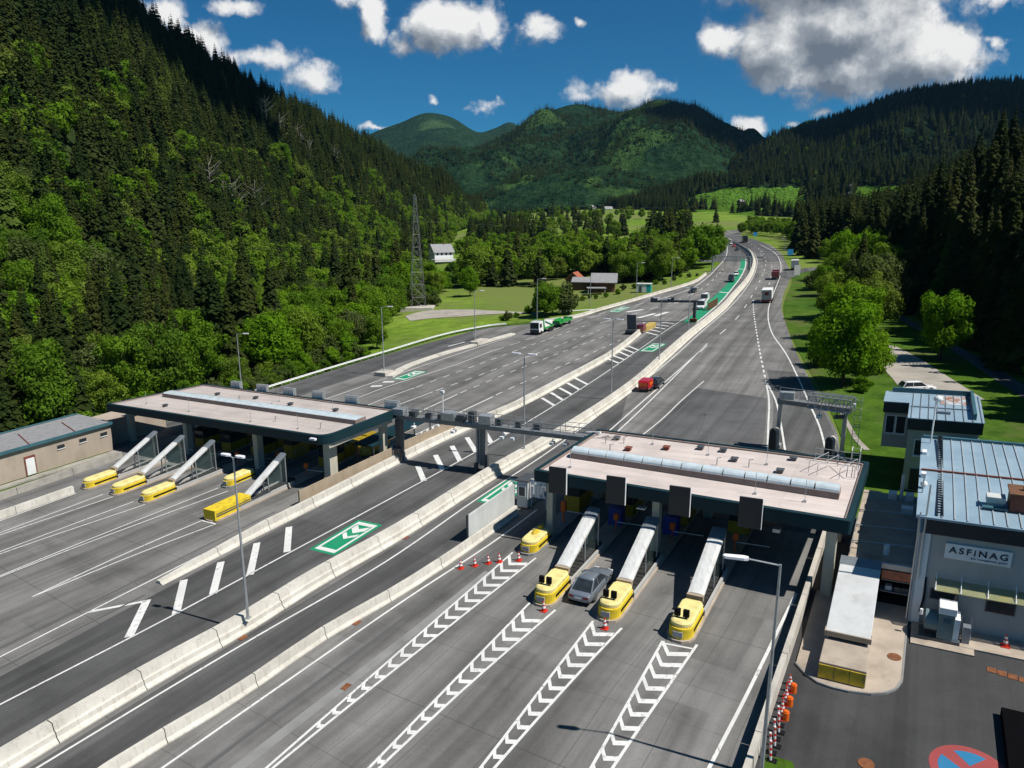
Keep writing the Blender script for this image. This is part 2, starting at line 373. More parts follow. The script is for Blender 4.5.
def mountain_mat(name, dark, mid, light, tint, mscale, lo=.53, hi=.57, cover=None):
    m, nt, p = node_mat(name); b = NB(nt); tc = b.n('ShaderNodeTexCoord').outputs['Object']
    n = b.noise(tc, mscale, 6, .6, dist=.5); n2 = b.noise(tc, mscale*1.7, 3, .5); n3 = b.noise(b.mapping(tc, (1, 1, .35)), .055, 3, .8); n4 = b.noise(tc, .018, 4, .7)
    f = b.mix(b.rng(n4, .35, .65), dark, mid); f = b.mix(1, f, b.ramp(n3, [(.32, .45), (.68, 1.5)]), 'MULTIPLY')
    g = b.mix(b.rng(n4, .35, .65), light, tuple(x*1.35 for x in light))
    sep = b.n('ShaderNodeSeparateXYZ'); b.link(tc, sep.inputs[0])
    c = b.mix(b.rng(b.math('ADD', n, b.math('MULTIPLY', b.math('SUBTRACT', n2, .5), .6)), lo, hi), f, g)
    c = b.mix(b.rng(b.noise(tc, mscale*3.1, 4), .70, .74), c, tuple(x for x in tint))
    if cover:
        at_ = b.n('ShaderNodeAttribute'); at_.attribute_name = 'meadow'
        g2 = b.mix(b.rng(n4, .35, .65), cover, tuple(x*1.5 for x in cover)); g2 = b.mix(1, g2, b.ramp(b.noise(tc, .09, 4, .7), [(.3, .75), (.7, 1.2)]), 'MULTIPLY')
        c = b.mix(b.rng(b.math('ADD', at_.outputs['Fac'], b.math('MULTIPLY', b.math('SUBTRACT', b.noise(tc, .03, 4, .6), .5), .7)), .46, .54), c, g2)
    b.link(c, p.inputs['Base Color']); p.inputs['Roughness'].default_value = 1; p.inputs['Specular IOR Level'].default_value = 0
    bumpy(b, p, n3, 1.0, 14); return m
M['mt_mid'] = mountain_mat('wooded_mountain', (.010, .027, .013), (.018, .042, .016), (.036, .074, .020), (.05, .062, .03), .0030, .56, .62)
M['mt_far'] = mountain_mat('distant_mountain', (.012, .030, .014), (.020, .044, .018), (.035, .065, .025), (.12, .12, .11), .0016, .62, .68)
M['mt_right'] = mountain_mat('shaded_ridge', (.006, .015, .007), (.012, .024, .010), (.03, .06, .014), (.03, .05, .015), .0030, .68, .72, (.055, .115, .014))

gx = sorted({round(v) for v in [i*10 for i in range(-30, 31)]+[i*50 for i in range(-20, 21)]+[i*250 for i in range(-12, 13)]})
gy = sorted({round(v) for v in [i*10 for i in range(-12, 70)]+[i*50 for i in range(14, 40)]+[i*300 for i in range(7, 24)]})
tm = MB(); nx = len(gx)
tm.v = [Vector((x, y, Z(x, y)-.07)) for y in gy for x in gx]
tm.f = [(j*nx+i, j*nx+i+1, (j+1)*nx+i+1, (j+1)*nx+i) for j in range(len(gy)-1) for i in range(nx-1)]; tm.m = [0]*len(tm.f)
structure('ground', tm, M['grass'], True)

def zz(x, y, h=0): return Vector((x, y, Z(x, y)+h))
def crest(lst, tree=0): return [at(u, v+tree*F/y, y) for u, v, y in lst]
hillL = Hill([zz(-150, -80, -1), zz(-112, 60, -1), zz(-108, 130, -1), zz(-112, 250, -1), zz(-112, 400, -1), zz(-100, 600, -1), zz(-78, 800, -1), zz(-58, 1000, -1), zz(-40, 1180, -1)],
             crest([(-420, -330, 330), (-150, -180, 400), (0, -85, 470), (75, -38, 540), (140, 5, 620), (210, 52, 700), (270, 88, 780), (330, 118, 860), (390, 152, 960), (440, 182, 1060), (478, 207, 1180)], 15),
             90, 44, 26, .009, .92, 3.1)
hillL.mesh('hillside', M['forest_floor'])
hillC = Hill([zz(-420, 1700, 5), zz(-150, 1500, 4), zz(20, 1400, 6), zz(200, 1350, 4), zz(420, 1400, 4), zz(800, 1700)],
             crest([(440, 178, 2900), (480, 150, 2850), (520, 126, 2800), (548, 110, 2750), (575, 102, 2700), (605, 106, 2650), (632, 108, 2600), (652, 100, 2550), (680, 106, 2500), (708, 119, 2500), (734, 140, 2500), (752, 158, 2500), (800, 195, 2500)], 8),
             150, 90, 125, .0027, 1.0, 21.7)
hillC.mesh('mountain', M['mt_mid'])
hillB = Hill([zz(-1500, 3200), zz(-700, 3000), zz(-100, 3000), zz(600, 3200)],
             crest([(280, 185, 4700), (340, 150, 4600), (376, 131, 4500), (400, 123, 4500), (428, 113, 4500), (452, 117, 4500), (478, 131, 4500), (495, 127, 4600), (512, 121, 4700), (530, 135, 4700), (580, 165, 4700)], 6),
             80, 40, 150, .0012, 1.0, 12.7)
hillB.mesh('distant_mountain', M['mt_far'])
hillF = Hill([zz(1000, 4200), zz(1600, 4200), zz(2400, 4200)],
             crest([(690, 180, 5600), (730, 150, 5600), (752, 138, 5600), (775, 138, 5600), (810, 120, 5600), (860, 150, 5600)]), 40, 16, 120, .001, 1.0, 2.2)
hillF.mesh('gap_mountain', M['mt_far'])
hillD = Hill([zz(130, 1600, 1), zz(190, 1250, 1), zz(260, 960, 0), zz(340, 760, 0), zz(430, 600, 0), zz(560, 420, 0)],
             crest([(600, 222, 2700), (645, 210, 2550), (685, 188, 2400), (722, 163, 2250), (762, 143, 2100), (802, 126, 1950), (850, 109, 1800), (900, 93, 1650), (960, 81, 1500), (1030, 78, 1350), (1130, 64, 1200), (1300, 40, 960)], 12),
             200, 110, 60, .0035, 1.25, 5.9)
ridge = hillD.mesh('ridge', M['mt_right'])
pass
hillE = Hill([zz(195, 470, -1), zz(150, 350, -1), G(868, 272, -.8), G(905, 305, -.8), G(955, 330, -.8), G(1024, 372, -.8), G(1150, 440, -.8), G(1500, 640, -.8)],
             crest([(870, 236, 480), (890, 222, 420), (915, 206, 370), (945, 190, 330), (985, 170, 300), (1030, 150, 270), (1100, 112, 240), (1250, 40, 200), (1500, -90, 150)], 17),
             60, 24, 6, .02, .85, 4.4)
hillE.mesh('wooded_slope', M['forest_floor'])

# ================================================================ roads
def rf_line(pts): return [Vector((r*CA+f*SA, -r*SA+f*CA, 0)) for r, f in pts]
MED = [(-41.2, -60), (-41.0, 0), (-40.6, 16), (-40.3, 24), (-39.7, 30), (-39.55, 36), (-38.7, 46), (-38.3, 60), (-37.3, 80), (-37.5, 100), (-39.2, 124), (-41.0, 146), (-42.2, 165), (-43.4, 181), (-46.4, 207), (-49.4, 233), (-58.3, 288), (-66.6, 327), (-75.8, 361), (-99.2, 431), (-119, 486), (-158, 580)]
med = crom(rf_line(MED), 300)
LEFT = rf_line([(-88.9, -80), (-88.9, 51), (-98.2, 53), (-98.0, 84), (-97.6, 106), (-97.3, 113), (-93.6, 144.5), (-90.9, 149), (-85.8, 152.5), (-78, 161), (-73.8, 179), (-69.8, 207), (-66.5, 237), (-71, 275), (-78.3, 326), (-99.5, 409.5), (-120.7, 487), (-175, 640)])
RIGHT = rf_line([(-4.45, -80), (-4.45, 66), (-5.3, 75), (-5.85, 81), (-6.8, 88), (-9.6, 98.5), (-12.6, 110), (-19.5, 137), (-29.5, 182), (-33.8, 210), (-36.8, 237), (-42.4, 273), (-57.4, 344), (-73.5, 404.6), (-94, 458), (-112, 505), (-140, 640)])
def hit(m, n, line, sgn):
    best = None
    for a, b in zip(line, line[1:]):
        d = b-a; den = n.x*d.y-n.y*d.x
        if abs(den) < 1e-9: continue
        w = a-m; t = (w.x*d.y-w.y*d.x)/den; q = (w.x*n.y-w.y*n.x)/den
        if -1e-6 <= q <= 1+1e-6 and t*sgn > 0 and (best is None or abs(t) < abs(best)): best = t
    return best
rm = MB(); rm.uv = []; arc = 0; K = 12; lastL, lastR = -45, 35; ring = 2*K+1; nst = 0
MEDN = []
for i, m in enumerate(med):
    t = (med[min(i+1, 300)]-med[max(i-1, 0)]).normalized(); n = Vector((t.y, -t.x, 0)); MEDN.append((m, t, n, arc))
    lt = hit(m, n, LEFT, -1) or lastL; rt = hit(m, n, RIGHT, 1) or lastR; lastL, lastR = lt, rt
    for k in range(-K, K+1):
        off = (lt*-k/K) if k < 0 else rt*k/K
        p = m+n*off; rm.v.append(W(p.x, p.y, 0)); rm.uv.append((off, arc))
    if i < 300: arc += (med[i+1]-m).length
rm.f = [(i*ring+k, i*ring+k+1, (i+1)*ring+k+1, (i+1)*ring+k) for i in range(300) for k in range(ring-1)]; rm.m = [0]*len(rm.f)
structure('motorway', rm, M['paving'])
def uv_of(p):
    """lateral offset and distance along the median, for the paving texture"""
    best = min(MEDN, key=lambda q: (q[0].x-p.x)**2+(q[0].y-p.y)**2); d = Vector((p.x, p.y, 0))-best[0]
    return (d.dot(best[2]), best[3]+d.dot(best[1]))
def sheet(name, left, right, mat, h, n=40):
    a = crom(left, n); b = crom(right, n); mb = MB(); mb.uv = []
    for p, q in zip(a, b):
        for k in range(4):
            w = p.lerp(q, k/3); w = W(w.x, w.y, h); mb.v.append(w); mb.uv.append(uv_of(w))
    mb.f = [(i*4+k, i*4+k+1, i*4+k+5, i*4+k+4) for i in range(n) for k in range(3)]; mb.m = [0]*len(mb.f)
    return structure(name, mb, mat)
sheet('bypass_lane', rf_line([(-50.6, -60), (-50.6, 20), (-50.4, 60), (-48.6, 88), (-48.4, 120), (-50, 140), (-52, 158)]), rf_line([(-41.6, -60), (-41.3, 16), (-39.5, 46), (-38.3, 80), (-39.5, 120), (-42, 146), (-43, 170)]), M['asphalt_dark'], .008, 70)
sheet('bypass_lane', rf_line([(-39.8, -60), (-39.6, 16), (-37.6, 46), (-36.6, 80), (-36.6, 98)]), rf_line([(-34.9, -60), (-34.7, 16), (-32.3, 46), (-29, 66), (-28.5, 72)]), M['asphalt_dark'], .008)
sheet('slip_lane', rf_line([(-11.6, 60), (-13.2, 81), (-16.2, 100), (-20.5, 118)]), rf_line([(-5.2, 60), (-5.9, 81), (-9.9, 98.5), (-14.6, 117)]), M['asphalt_dark'], .008)
sheet('resurfaced_patch', rf_line([(-27.0, 60), (-27.4, 84), (-27.9, 104)]), rf_line([(-12.6, 60), (-13.9, 81), (-17.2, 101)]), M['asphalt'], .006)
sheet('resurfaced_patch', [G(675, 262), G(700, 251), G(722, 239), G(716, 234)], [G(782, 262), G(775, 250), G(757, 240.3), G(740, 236)], M['asphalt'], .012)
sheet('lay_by', rf_line([(-97.4, 60), (-97.4, 106), (-93.5, 143)]), rf_line([(-88.6, 60), (-88.4, 104), (-86.0, 132)]), M['asphalt'], .007)
# ---------------------------------------------------------------- painted markings
mk = MB(); HM = .016
def dense(pts, step=3.0):
    out = []
    for a, b in zip(pts, pts[1:]):
        n = max(1, int((b-a).length/step)); out += [a.lerp(b, i/n) for i in range(n)]
    return out+[pts[-1]]
def line(mb, pts, w, dash=None, h=HM):
    pts = [Vector((p[0], p[1], 0)) for p in pts]; pts = crom(pts, max(2, int(sum((b-a).length for a, b in zip(pts, pts[1:]))/2))) if len(pts) > 2 else dense(pts)
    def seg(a, b):
        t = (b-a).normalized(); n = Vector((t.y, -t.x, 0))*w/2
        k = len(mb.v); mb.v += [W(*(q.xy), h) for q in (a-n, a+n, b+n, b-n)]; mb.f.append((k, k+1, k+2, k+3)); mb.m.append(mb.cur)
    if not dash:
        n = len(pts); k0 = len(mb.v)
        for i, p in enumerate(pts):
            t = (pts[min(i+1, n-1)]-pts[max(i-1, 0)]).normalized(); q = Vector((t.y, -t.x, 0))*w/2
            mb.v += [W(*((p-q).xy), h), W(*((p+q).xy), h)]
        for i in range(n-1): mb.f.append((k0+2*i, k0+2*i+1, k0+2*i+3, k0+2*i+2)); mb.m.append(mb.cur)
    else:
        on, gap = dash; d = 0; acc = 0
        for a, b in zip(pts, pts[1:]):
            L = (b-a).length; s = 0
            while s < L:
                ph = (acc+s) % (on+gap)
                if ph < on:
                    e = min(L, s+on-ph); seg(a.lerp(b, s/L), a.lerp(b, e/L)); s = e+1e-4
                else: s += on+gap-ph+1e-4
            acc += L
def quad(mb, pts, h=HM):
    k = len(mb.v); mb.v += [W(p[0], p[1], h) for p in pts]; mb.f.append(tuple(range(k, k+len(pts)))); mb.m.append(mb.cur)
R2 = lambda *a: rf_line(a)
# edge lines of the near plaza
line(mk, R2((-53.15, -50), (-53.15, 20), (-53.1, 30), (-53, 40.6), (-52.9, 48.0), (-52.8, 56)), .16)
line(mk, R2((-47.9, -50), (-47.3, 17.6), (-46.5, 26.2), (-45.7, 40.5), (-44.8, 57.9), (-44.35, 70), (-44.4, 89.2), (-44.8, 102), (-46.3, 129), (-48.1, 156.5), (-48.6, 168.8)), .17)
line(mk, R2((-39.5, -50), (-39.2, 15.75), (-37.95, 30), (-36.6, 41.1), (-36.5, 55.7), (-36.1, 70), (-36.3, 85), (-36.6, 96), (-37.6, 120), (-39.6, 146), (-42, 181), (-48, 233), (-57, 288), (-65, 327), (-74, 361), (-97, 431), (-115, 480)), .17)
line(mk, R2((-34.0, 0), (-32.33, 23.7), (-31.2, 37.9), (-29.9, 49.5), (-29.6, 56)), .17)
line(mk, R2((-6.9, 0), (-6.65, 31.4), (-6.27, 36.4), (-5.75, 45), (-5.44, 50)), .2)
# gores with chevrons ahead of the right hand islands
def gore(lf, rt, f0, f1, fc0, period=1.22):
    line(mk, R2(*lf), .17); line(mk, R2(*rt), .17)
    X = lambda ln, f: next((a[0]+(b[0]-a[0])*(f-a[1])/(b[1]-a[1]) for a, b in zip(ln, ln[1:]) if a[1] <= f <= b[1]), None)
    f = fc0
    while f < f1:
        a, c = X(lf, f), X(rt, f)
        if a is not None and c is not None and c-a > .35:
            a += .05; c -= .05; m = a+(c-a)*.37; w = c-a; d = .62*w; th = .27+.10*w
            quad(mk, R2((a, f+d*.92), (m, f), (m, f+th), (a, f+d*.92+th)), HM+.004); quad(mk, R2((m, f), (c, f+d*.42), (c, f+d*.42+th), (m, f+th)), HM+.004)
        f += period
gore([(-27.5, -10), (-27.45, 21.4), (-27.42, 47.6)], [(-27.35, -10), (-27.13, 21.5), (-25.96, 37.6), (-25.15, 47.5)], 20, 46.3, 24.8)
gore([(-22.5, -10), (-22.42, 23.8), (-22.34, 41.3)], [(-22.3, -10), (-21.92, 24), (-21.4, 31), (-20.2, 41.2)], 20, 40, 24.2)
gore([(-17.1, -10), (-17.1, 26.4), (-17.2, 41)], [(-17.0, -10), (-16.44, 26.7), (-15.4, 38.5), (-15.1, 41)], 18, 39.6, 23.5)
gore([(-11.9, -10), (-11.97, 28.8), (-12.16, 40.7)], [(-11.7, -10), (-10.99, 29.3), (-10.05, 41.2)], 15, 39.8, 22.2)
quad(mk, R2((-12.1, 40.4), (-10.1, 40.6), (-10.1, 40.75), (-12.1, 40.55)))
# narrow gores ahead of the left hand islands
for a, b in (([(-77.6, 0), (-77.5, 31.5), (-77.4, 42)], [(-77.6, 0), (-76.9, 31.2), (-75.5, 42)]), ([(-72.7, 0), (-72.55, 29.2), (-71.7, 42)], [(-72.7, 0), (-71.9, 29.5), (-69.6, 42)]),
             ([(-67.3, 10), (-66.85, 30.9), (-65.8, 48.3)], [(-67.3, 10), (-66.4, 31), (-63.9, 48.1)]), ([(-60.15, 25.9), (-60.2, 33.6), (-59.7, 41.7)], [(-60.1, 25.9), (-59.05, 34.1), (-57.6, 41.6)])):
    line(mk, R2(*a), .15); line(mk, R2(*b), .15)
quad(mk, R2((-59.7, 41.5), (-57.6, 41.5), (-57.6, 41.68), (-59.7, 41.68)))
line(mk, R2((-81.2, 0), (-81.0, 41)), .15)
# hatched wedge beside the bypass lane
def bar(a, b, w):  # px to px
    p, q = G(*a), G(*b); line(mk, [p, q], w)
line(mk, [G(89, 612), G(147, 601)], .32); line(mk, [G(147, 600), G(129, 637)], .62)
for a, b in (((184, 580), (176, 614)), ((221, 562), (213, 594)), ((257, 543), (250, 575)), ((289, 527), (287, 552)), ((417.8, 466), (424, 481)), ((435.5, 455), (442.5, 469.5)), ((452, 446), (460, 461)), ((467, 437.5), (476, 452)), ((483.8, 430), (491.4, 443)), ((499, 422), (507, 434))): bar(a, b, .6)
for a, b in (((542, 398), (554.5, 405.7)), ((551, 392.7), (563.5, 400.5)), ((559.5, 388), (572, 394.7)), ((567.4, 383), (580, 390)), ((575, 378), (588, 384.7)),
             ((607.4, 358.6), (619.5, 363.5)), ((613.3, 355.7), (625, 360)), ((619, 351.8), (630, 356.6)), ((623, 348.9), (634, 352.8)), ((628, 346), (638.7, 350.2)),
             ((646, 332.3), (658, 335.3)), ((649.5, 329.5), (661, 332)), ((653, 327), (665, 329)), ((657, 324.7), (669, 326.3)), ((662, 322.5), (674, 323.6))): bar(a, b, .5)
# left carriageway lanes fanning into the plaza
def pxline(pts, w=.18, dash=None): line(mk, [G(*p) for p in pts], w, dash)
pxline([(330, 410), (370, 393), (457.5, 364), (492, 351)]); pxline([(492, 351), (526, 340), (575, 322), (625, 306)], .18, (4, 2))
pxline([(352, 412), (379, 400.6), (414, 388)], .2); pxline([(416, 387.3), (470, 367.5), (526, 347), (590, 324)], .19, (1.8, 1.9))
pxline([(395, 406), (432.5, 392)], .2); pxline([(436, 390.6), (480, 375), (530, 356), (600, 330)], .19, (1.8, 1.9))
pxline([(408, 417), (457.5, 394.4)], .24); pxline([(460, 393.2), (500, 376.5), (530, 364.5), (610, 334)], .19, (1.8, 1.9))
pxline([(455, 414.5), (493, 396.7)], .26); pxline([(496, 395), (530, 379.5), (570, 362.5), (625, 338)], .2, (1.8, 1.9))
pxline([(490, 414.5), (530, 393.5), (600, 357), (632, 339)], .2)
pxline([(318, 402), (370, 383.7), (440, 360), (512, 336.3)], .2); pxline([(448, 346.5), (465, 342)], .5)
for a, b in (((371, 386.4), (382, 385.8)), ((383, 382), (394, 381.8))): pxline([a, b], .95)
for a, b in (((627, 312), (643, 309.5)), ((638, 318), (655, 313.5)), ((655, 316), (668, 312)), ((675, 303), (692, 300)), ((560, 311.5), (600, 309))): pxline([a, b], 1.3)
pxline([(655, 301), (690, 289), (705, 279.5), (717, 268), (725, 258), (727, 246), (723, 238)], .3); pxline([(676, 301.5), (700, 290), (716, 277), (724, 268)], .22, (5, 7))
pxline([(590, 318), (640, 304), (668, 295)], .22, (5, 6)); pxline([(600, 323), (645, 311), (676, 301)], .22, (5, 6))
# right carriageway
pxline([(592, 446), (633, 410), (690, 360), (707, 344)], .2); pxline([(600, 448), (640.6, 410), (685, 366), (707, 343.5)], .2)
pxline([(640, 437), (660, 421), (681, 401), (704, 381)], .17)
pxline([(700, 352), (712, 341), (726, 329), (737, 318), (745, 307), (754, 292), (762, 276), (766, 262), (760, 250), (746, 241)], .2, (6, 12))
pxline([(760.6, 244.8), (774.7, 252.7), (780.5, 263), (780.5, 274), (773, 295), (768.5, 309), (768.5, 321), (772.5, 334), (785.5, 353), (800, 382), (810, 405), (820, 428), (826, 451)], .22)
pxline([(753, 300), (753.5, 310), (757, 335), (760.6, 356), (766, 382)], .26, (1.8, 1.6)); pxline([(766, 382), (769, 400), (768.3, 425), (767.5, 450)], .22); pxline([(766.5, 382), (775.5, 400), (781, 425), (785, 450)], .22)
pxline([(772, 266), (771, 278), (766, 292), (756, 309)], .2, (6, 12))
gore([(-56.2, 64), (-55.6, 82)], [(-53.4, 64), (-54.9, 82)], 64, 80, 65, 1.3)
structure('road_marking', mk, M['white_paint'])
# green painted panels: field, white border, white arrowheads pointing the way
gm = MB(); wm = MB()
def green_panel(r0, r1, f0, f1, chev=True, shear=0.0):
    quad(gm, R2((r0, f0), (r1, f0), (r1+shear, f1), (r0+shear, f1)), HM-.004)
    i = .32; w = .26; X = lambda r, f: (r+shear*(f-f0)/(f1-f0), f)
    for a, b, c, d in ((r0+i, r1-i, f0+i, f0+i+2*w), (r0+i, r1-i, f1-i-2*w, f1-i), (r0+i, r0+i+w, f0+i+2*w, f1-i-2*w), (r1-i-w, r1-i, f0+i+2*w, f1-i-2*w)):
        quad(wm, R2(X(a, c), X(b, c), X(b, d), X(a, d)), HM+.004)
    if chev:
        m = (r0+r1)/2; fm = (f0+f1)/2
        for k, (q, th) in enumerate(((fm-.5, .55), (fm+.75, .9))):
            for s in (-1, 1): quad(wm, R2(X(m, q), X(m+s*.8, q+.75), X(m+s*.8, q+.75+th), X(m, q+th)), HM+.004)
green_panel(-44.5, -41.5, 41.2, 47.7, True, -.1)
green_panel(-36.2, -33.2, 55.6, 62.4)
def green_px(c, w, l, az, chev=True):
    p = G(*c); r, f = RF(p); green_panel(r-w/2, r+w/2, f-l/2, f+l/2, chev)
green_px((410, 375.3), 3.0, 6.8, 0); green_px((653, 347.5), 3.0, 8, 0); green_px((620, 309.5), 3, 9, 0)
structure('road_marking', wm, M['white_paint'])
structure('green_marking', gm, M['green_paint'])
GL = [(683, 322.5), (694, 313.5), (709, 301), (722, 289), (735, 275), (739.5, 268), (741, 259)]; GR = [(696, 323), (706, 315), (720, 302.5), (731, 290), (741, 276.5), (745, 268), (746, 259)]
sheet('green_lane', [G(*p) for p in GL], [G(*p) for p in GR], M['green_paint'], .02)
lw = MB(); line(lw, [G(*p) for p in GR], .35, h=.03)
for a, b in (((719, 292), (729, 293)), ((738, 269), (745, 269.4))): line(lw, [G(*a), G(*b)], .9, h=.032)
structure('road_marking', lw, M['white_paint'])
gu = MB(); line(gu, R2((-29.6, 0), (-28.85, 21), (-27.9, 36), (-27.55, 44)), .75, h=.009); structure('gutter', gu, M['gutter'])
dk = MB()
for ln in (((-31.3, 0), (-30.46, 22), (-29.56, 38.6), (-28.8, 50)),): line(dk, R2(*ln), .28, h=.012)
line(dk, R2((-52.3, -20), (-51.9, 12), (-51.5, 24), (-51.3, 30)), .2, h=.02); line(dk, R2((-54.6, -20), (-54.4, 20), (-54.2, 46)), .2, h=.012)
pa = [(668, 452), (690, 432), (706, 414)]; line(dk, [G(*p) for p in pa], .22, h=.02)
line(dk, [G(*p) for p in [(686, 452), (700, 430), (709, 400)]], .22, h=.02); line(dk, [G(*p) for p in [(648, 441), (668, 421), (690, 400)]], .22, h=.02)
structure('tar_seam', dk, M['asphalt'])
# right hand yard, apron, paths
ym = MB(); ym.uv = []
poly = [(-4.65, -40), (30, -40), (30, 49.3), (1.6, 49.3), (1.6, 64.5), (-4.65, 64.5)]
for p in poly: w = P(*p, .01); ym.v.append(w); ym.uv.append(p)
ym.f = [tuple(range(6))]; ym.m = [0]; structure('yard', ym, M['yard_asphalt'])
kb = MB(P)
ap = [(796, 664), (805, 674), (818, 683.5), (832, 688.5), (847, 692), (870, 695), (884, 694), (895, 690), (901, 682), (904, 650), (906, 629)]
apr = [RF(G(*p)) for p in ap]; loop = apr+[(1.6, 49.25), (1.6, 50.8), (-4.2, 50.8)]
kb.prism([(r, f) for r, f in loop], 0, .13, 0); structure('apron', kb, M['apron'])
sw = MB(P); sw.box(1.75, 12, 47.3, 49.28, .0, .12); sw.box(1.75, 5.1, 46.6, 47.28, 0, .11); structure('pavement', sw, M['apron'])
ks = MB(P)
for a, b in zip(apr, apr[1:]):
    t = Vector((b[0]-a[0], b[1]-a[1])).normalized(); n = Vector((t.y, -t.x))*.09
    ks.prism([(a[0]-n.x*.2, a[1]-n.y*.2), (a[0]+n.x, a[1]+n.y), (b[0]+n.x, b[1]+n.y), (b[0]-n.x*.2, b[1]-n.y*.2)], 0, .145, 0)
structure('kerb', ks, M['gutter'])
def flat(name, px, mat, h=.02):
    mb = MB(); mb.uv = []
    for p in px: w = G(p[0], p[1], h); mb.v.append(w); mb.uv.append(RF(w))
    mb.f = [tuple(range(len(px)))]; mb.m = [0]; return structure(name, mb, mat)
sheet('path', [G(*p) for p in [(868, 300), (905, 323), (945, 346), (985, 373), (1024, 399), (1130, 470)]], [G(*p) for p in [(876, 300), (914, 322), (955, 345), (998, 368), (1024, 385), (1140, 450)]], M['asphalt'], .03)
sheet('gravel_yard', [G(*p) for p in [(880, 365), (892, 378), (905, 392), (925, 402)]], [G(*p) for p in [(884, 341), (915, 356), (950, 378), (985, 400)]], M['gravel'], .03)
sheet('path', [G(*p) for p in [(776, 273.5), (800, 269), (826, 266)]], [G(*p) for p in [(788, 280), (808, 271.5), (828, 268)]], M['asphalt'], .03)
sheet('gravel_path', [G(*p) for p in [(838, 409), (846, 425), (856, 442), (864, 450)]], [G(*p) for p in [(842, 409), (850, 424), (860, 440), (870, 450)]], M['gravel'], .03)
sheet('gravel_track', [G(*p) for p in [(405, 316), (425, 311), (460, 309.5), (500, 311), (540, 313)]], [G(*p) for p in [(410, 321), (430, 318.5), (462, 316.5), (500, 313.8), (540, 314)]], M['gravel'], .04)
sheet('verge', rf_line([(-98.1, 57), (-97.8, 106), (-93.8, 145), (-78.4, 161.5), (-70, 207)]), rf_line([(-99.8, 57), (-99.6, 106), (-95.6, 147), (-81, 164), (-73, 208)]), M['verge'], .0)
sheet('verge', rf_line([(-4.2, 52), (-5.3, 81), (-9, 98.5), (-19, 137), (-29, 182), (-36, 237), (-42, 273)]), rf_line([(30, 52), (30, 85), (22, 120), (0, 160), (-10, 200), (-22, 240), (-32, 275)]), M['verge'], -.01)
# ================================================================ barriers (segments as parts)
def barrier(name, label, pts, prof, seg=6.0, mat='barrier', jit=.012, maxn=100, part='barrier_segment', cat='barrier', gap=.05, rise=0):
    """pts in plan; prof = closed (across, height) outline; cut into precast segments"""
    pts = [Vector((p[0], p[1], 0)) for p in pts]; L = sum((b-a).length for a, b in zip(pts, pts[1:]))
    n = max(1, min(maxn, int(L/seg))); sub = 2; ln = crom(pts, n*sub) if len(pts) > 2 else [pts[0].lerp(pts[1], i/(n*sub)) for i in range(n*sub+1)]
    root = thing(name, label, cat, W(*ln[0].xy)); q = len(prof)
    for s in range(n):
        mb = MB(); j = rnd.uniform(-jit, jit); k = ln[s*sub:(s+1)*sub+1]
        for i, p in enumerate(k):
            g = s*sub+i; t = (ln[min(g+1, n*sub)]-ln[max(g-1, 0)]).normalized(); nr = Vector((t.y, -t.x, 0))
            c = p+t*(gap/2 if i == 0 else -gap/2 if i == sub else 0)
            for a, h in prof: w = c+nr*(a+j); mb.v.append(W(w.x, w.y, (h+j*.5)*(1 if not rise else min(1, .3+.7*(s*sub+i)/rise))))
        mb.f = [(i*q+e, i*q+(e+1) % q, (i+1)*q+(e+1) % q, (i+1)*q+e) for i in range(sub) for e in range(q)]+[tuple(range(q-1, -1, -1)), tuple(range(sub*q, sub*q+q))]
        mb.m = [0]*len(mb.f); mb.build(part, M[mat], root)
    return root
JER = [(-.85, 0), (-.85, .1), (-.6, .3), (-.56, .62), (-.42, .68), (-.3, 1.15), (.3, 1.15), (.42, .68), (.56, .62), (.6, .3), (.85, .1), (.85, 0)]
JSM = [(-.36, 0), (-.36, .1), (-.2, .3), (-.13, .85), (.13, .85), (.2, .3), (.36, .1), (.36, 0)]
LOW = [(-.3, 0), (-.24, .8), (.24, .8), (.3, 0)]
def shift(pts, d): return [(r+d, f) for r, f in pts]
B1 = [(-41.0, -30), (-40.95, 0), (-40.9, 16), (-40.45, 24), (-39.75, 30), (-39.65, 36.3), (-38.75, 45.7), (-38.45, 60), (-37.25, 79.8), (-37.3, 100.5), (-39.3, 124), (-41.1, 146), (-42.2, 165), (-43.4, 181), (-46.4, 207), (-49.4, 233), (-58.3, 288), (-66.6, 327), (-75.8, 361), (-99.2, 431), (-119, 486)]
barrier('median_barrier', 'long pale concrete double-sided median barrier with lamp posts along its top', R2(*B1), JER, 5.2)
B3 = [(-51.9, 31.6), (-51.75, 40), (-51.5, 46.4), (-51.4, 62.4), (-50.9, 73.5), (-49.3, 87.7), (-49.2, 104), (-49.3, 119.4), (-50.9, 136), (-53, 149), (-54.2, 154)]
barrier('lane_barrier', 'pale concrete barrier between the left toll lanes and the hatched paint of the bypass lane', R2(*B3), [(-.55, 0), (-.5, .15), (-.28, .4), (-.22, .95), (.22, .95), (.28, .4), (.5, .15), (.55, 0)], 5.5, rise=4)
barrier('lane_barrier', 'narrow low concrete barrier between the bypass lane and the right toll lanes', R2((-35.6, -20), (-35.0, 12), (-34.75, 18), (-33.8, 24), (-33.3, 32), (-32.2, 38), (-31.55, 44), (-31.2, 50), (-31.0, 54.5)), JSM, 5.5)
barrier('lane_barrier', 'grey concrete barrier ending at the outermost left yellow crash cushion', R2((-82.0, -20), (-81.9, 20), (-81.55, 41)), LOW, 6)
barrier('low_wall', 'stained low concrete wall in front of the long beige service building', R2((-88.0, -20), (-88.0, 35), (-88.4, 51)), [(-.25, 0), (-.2, .8), (.2, .8), (.25, 0)], 6, 'concrete', cat='wall', part='wall_section')
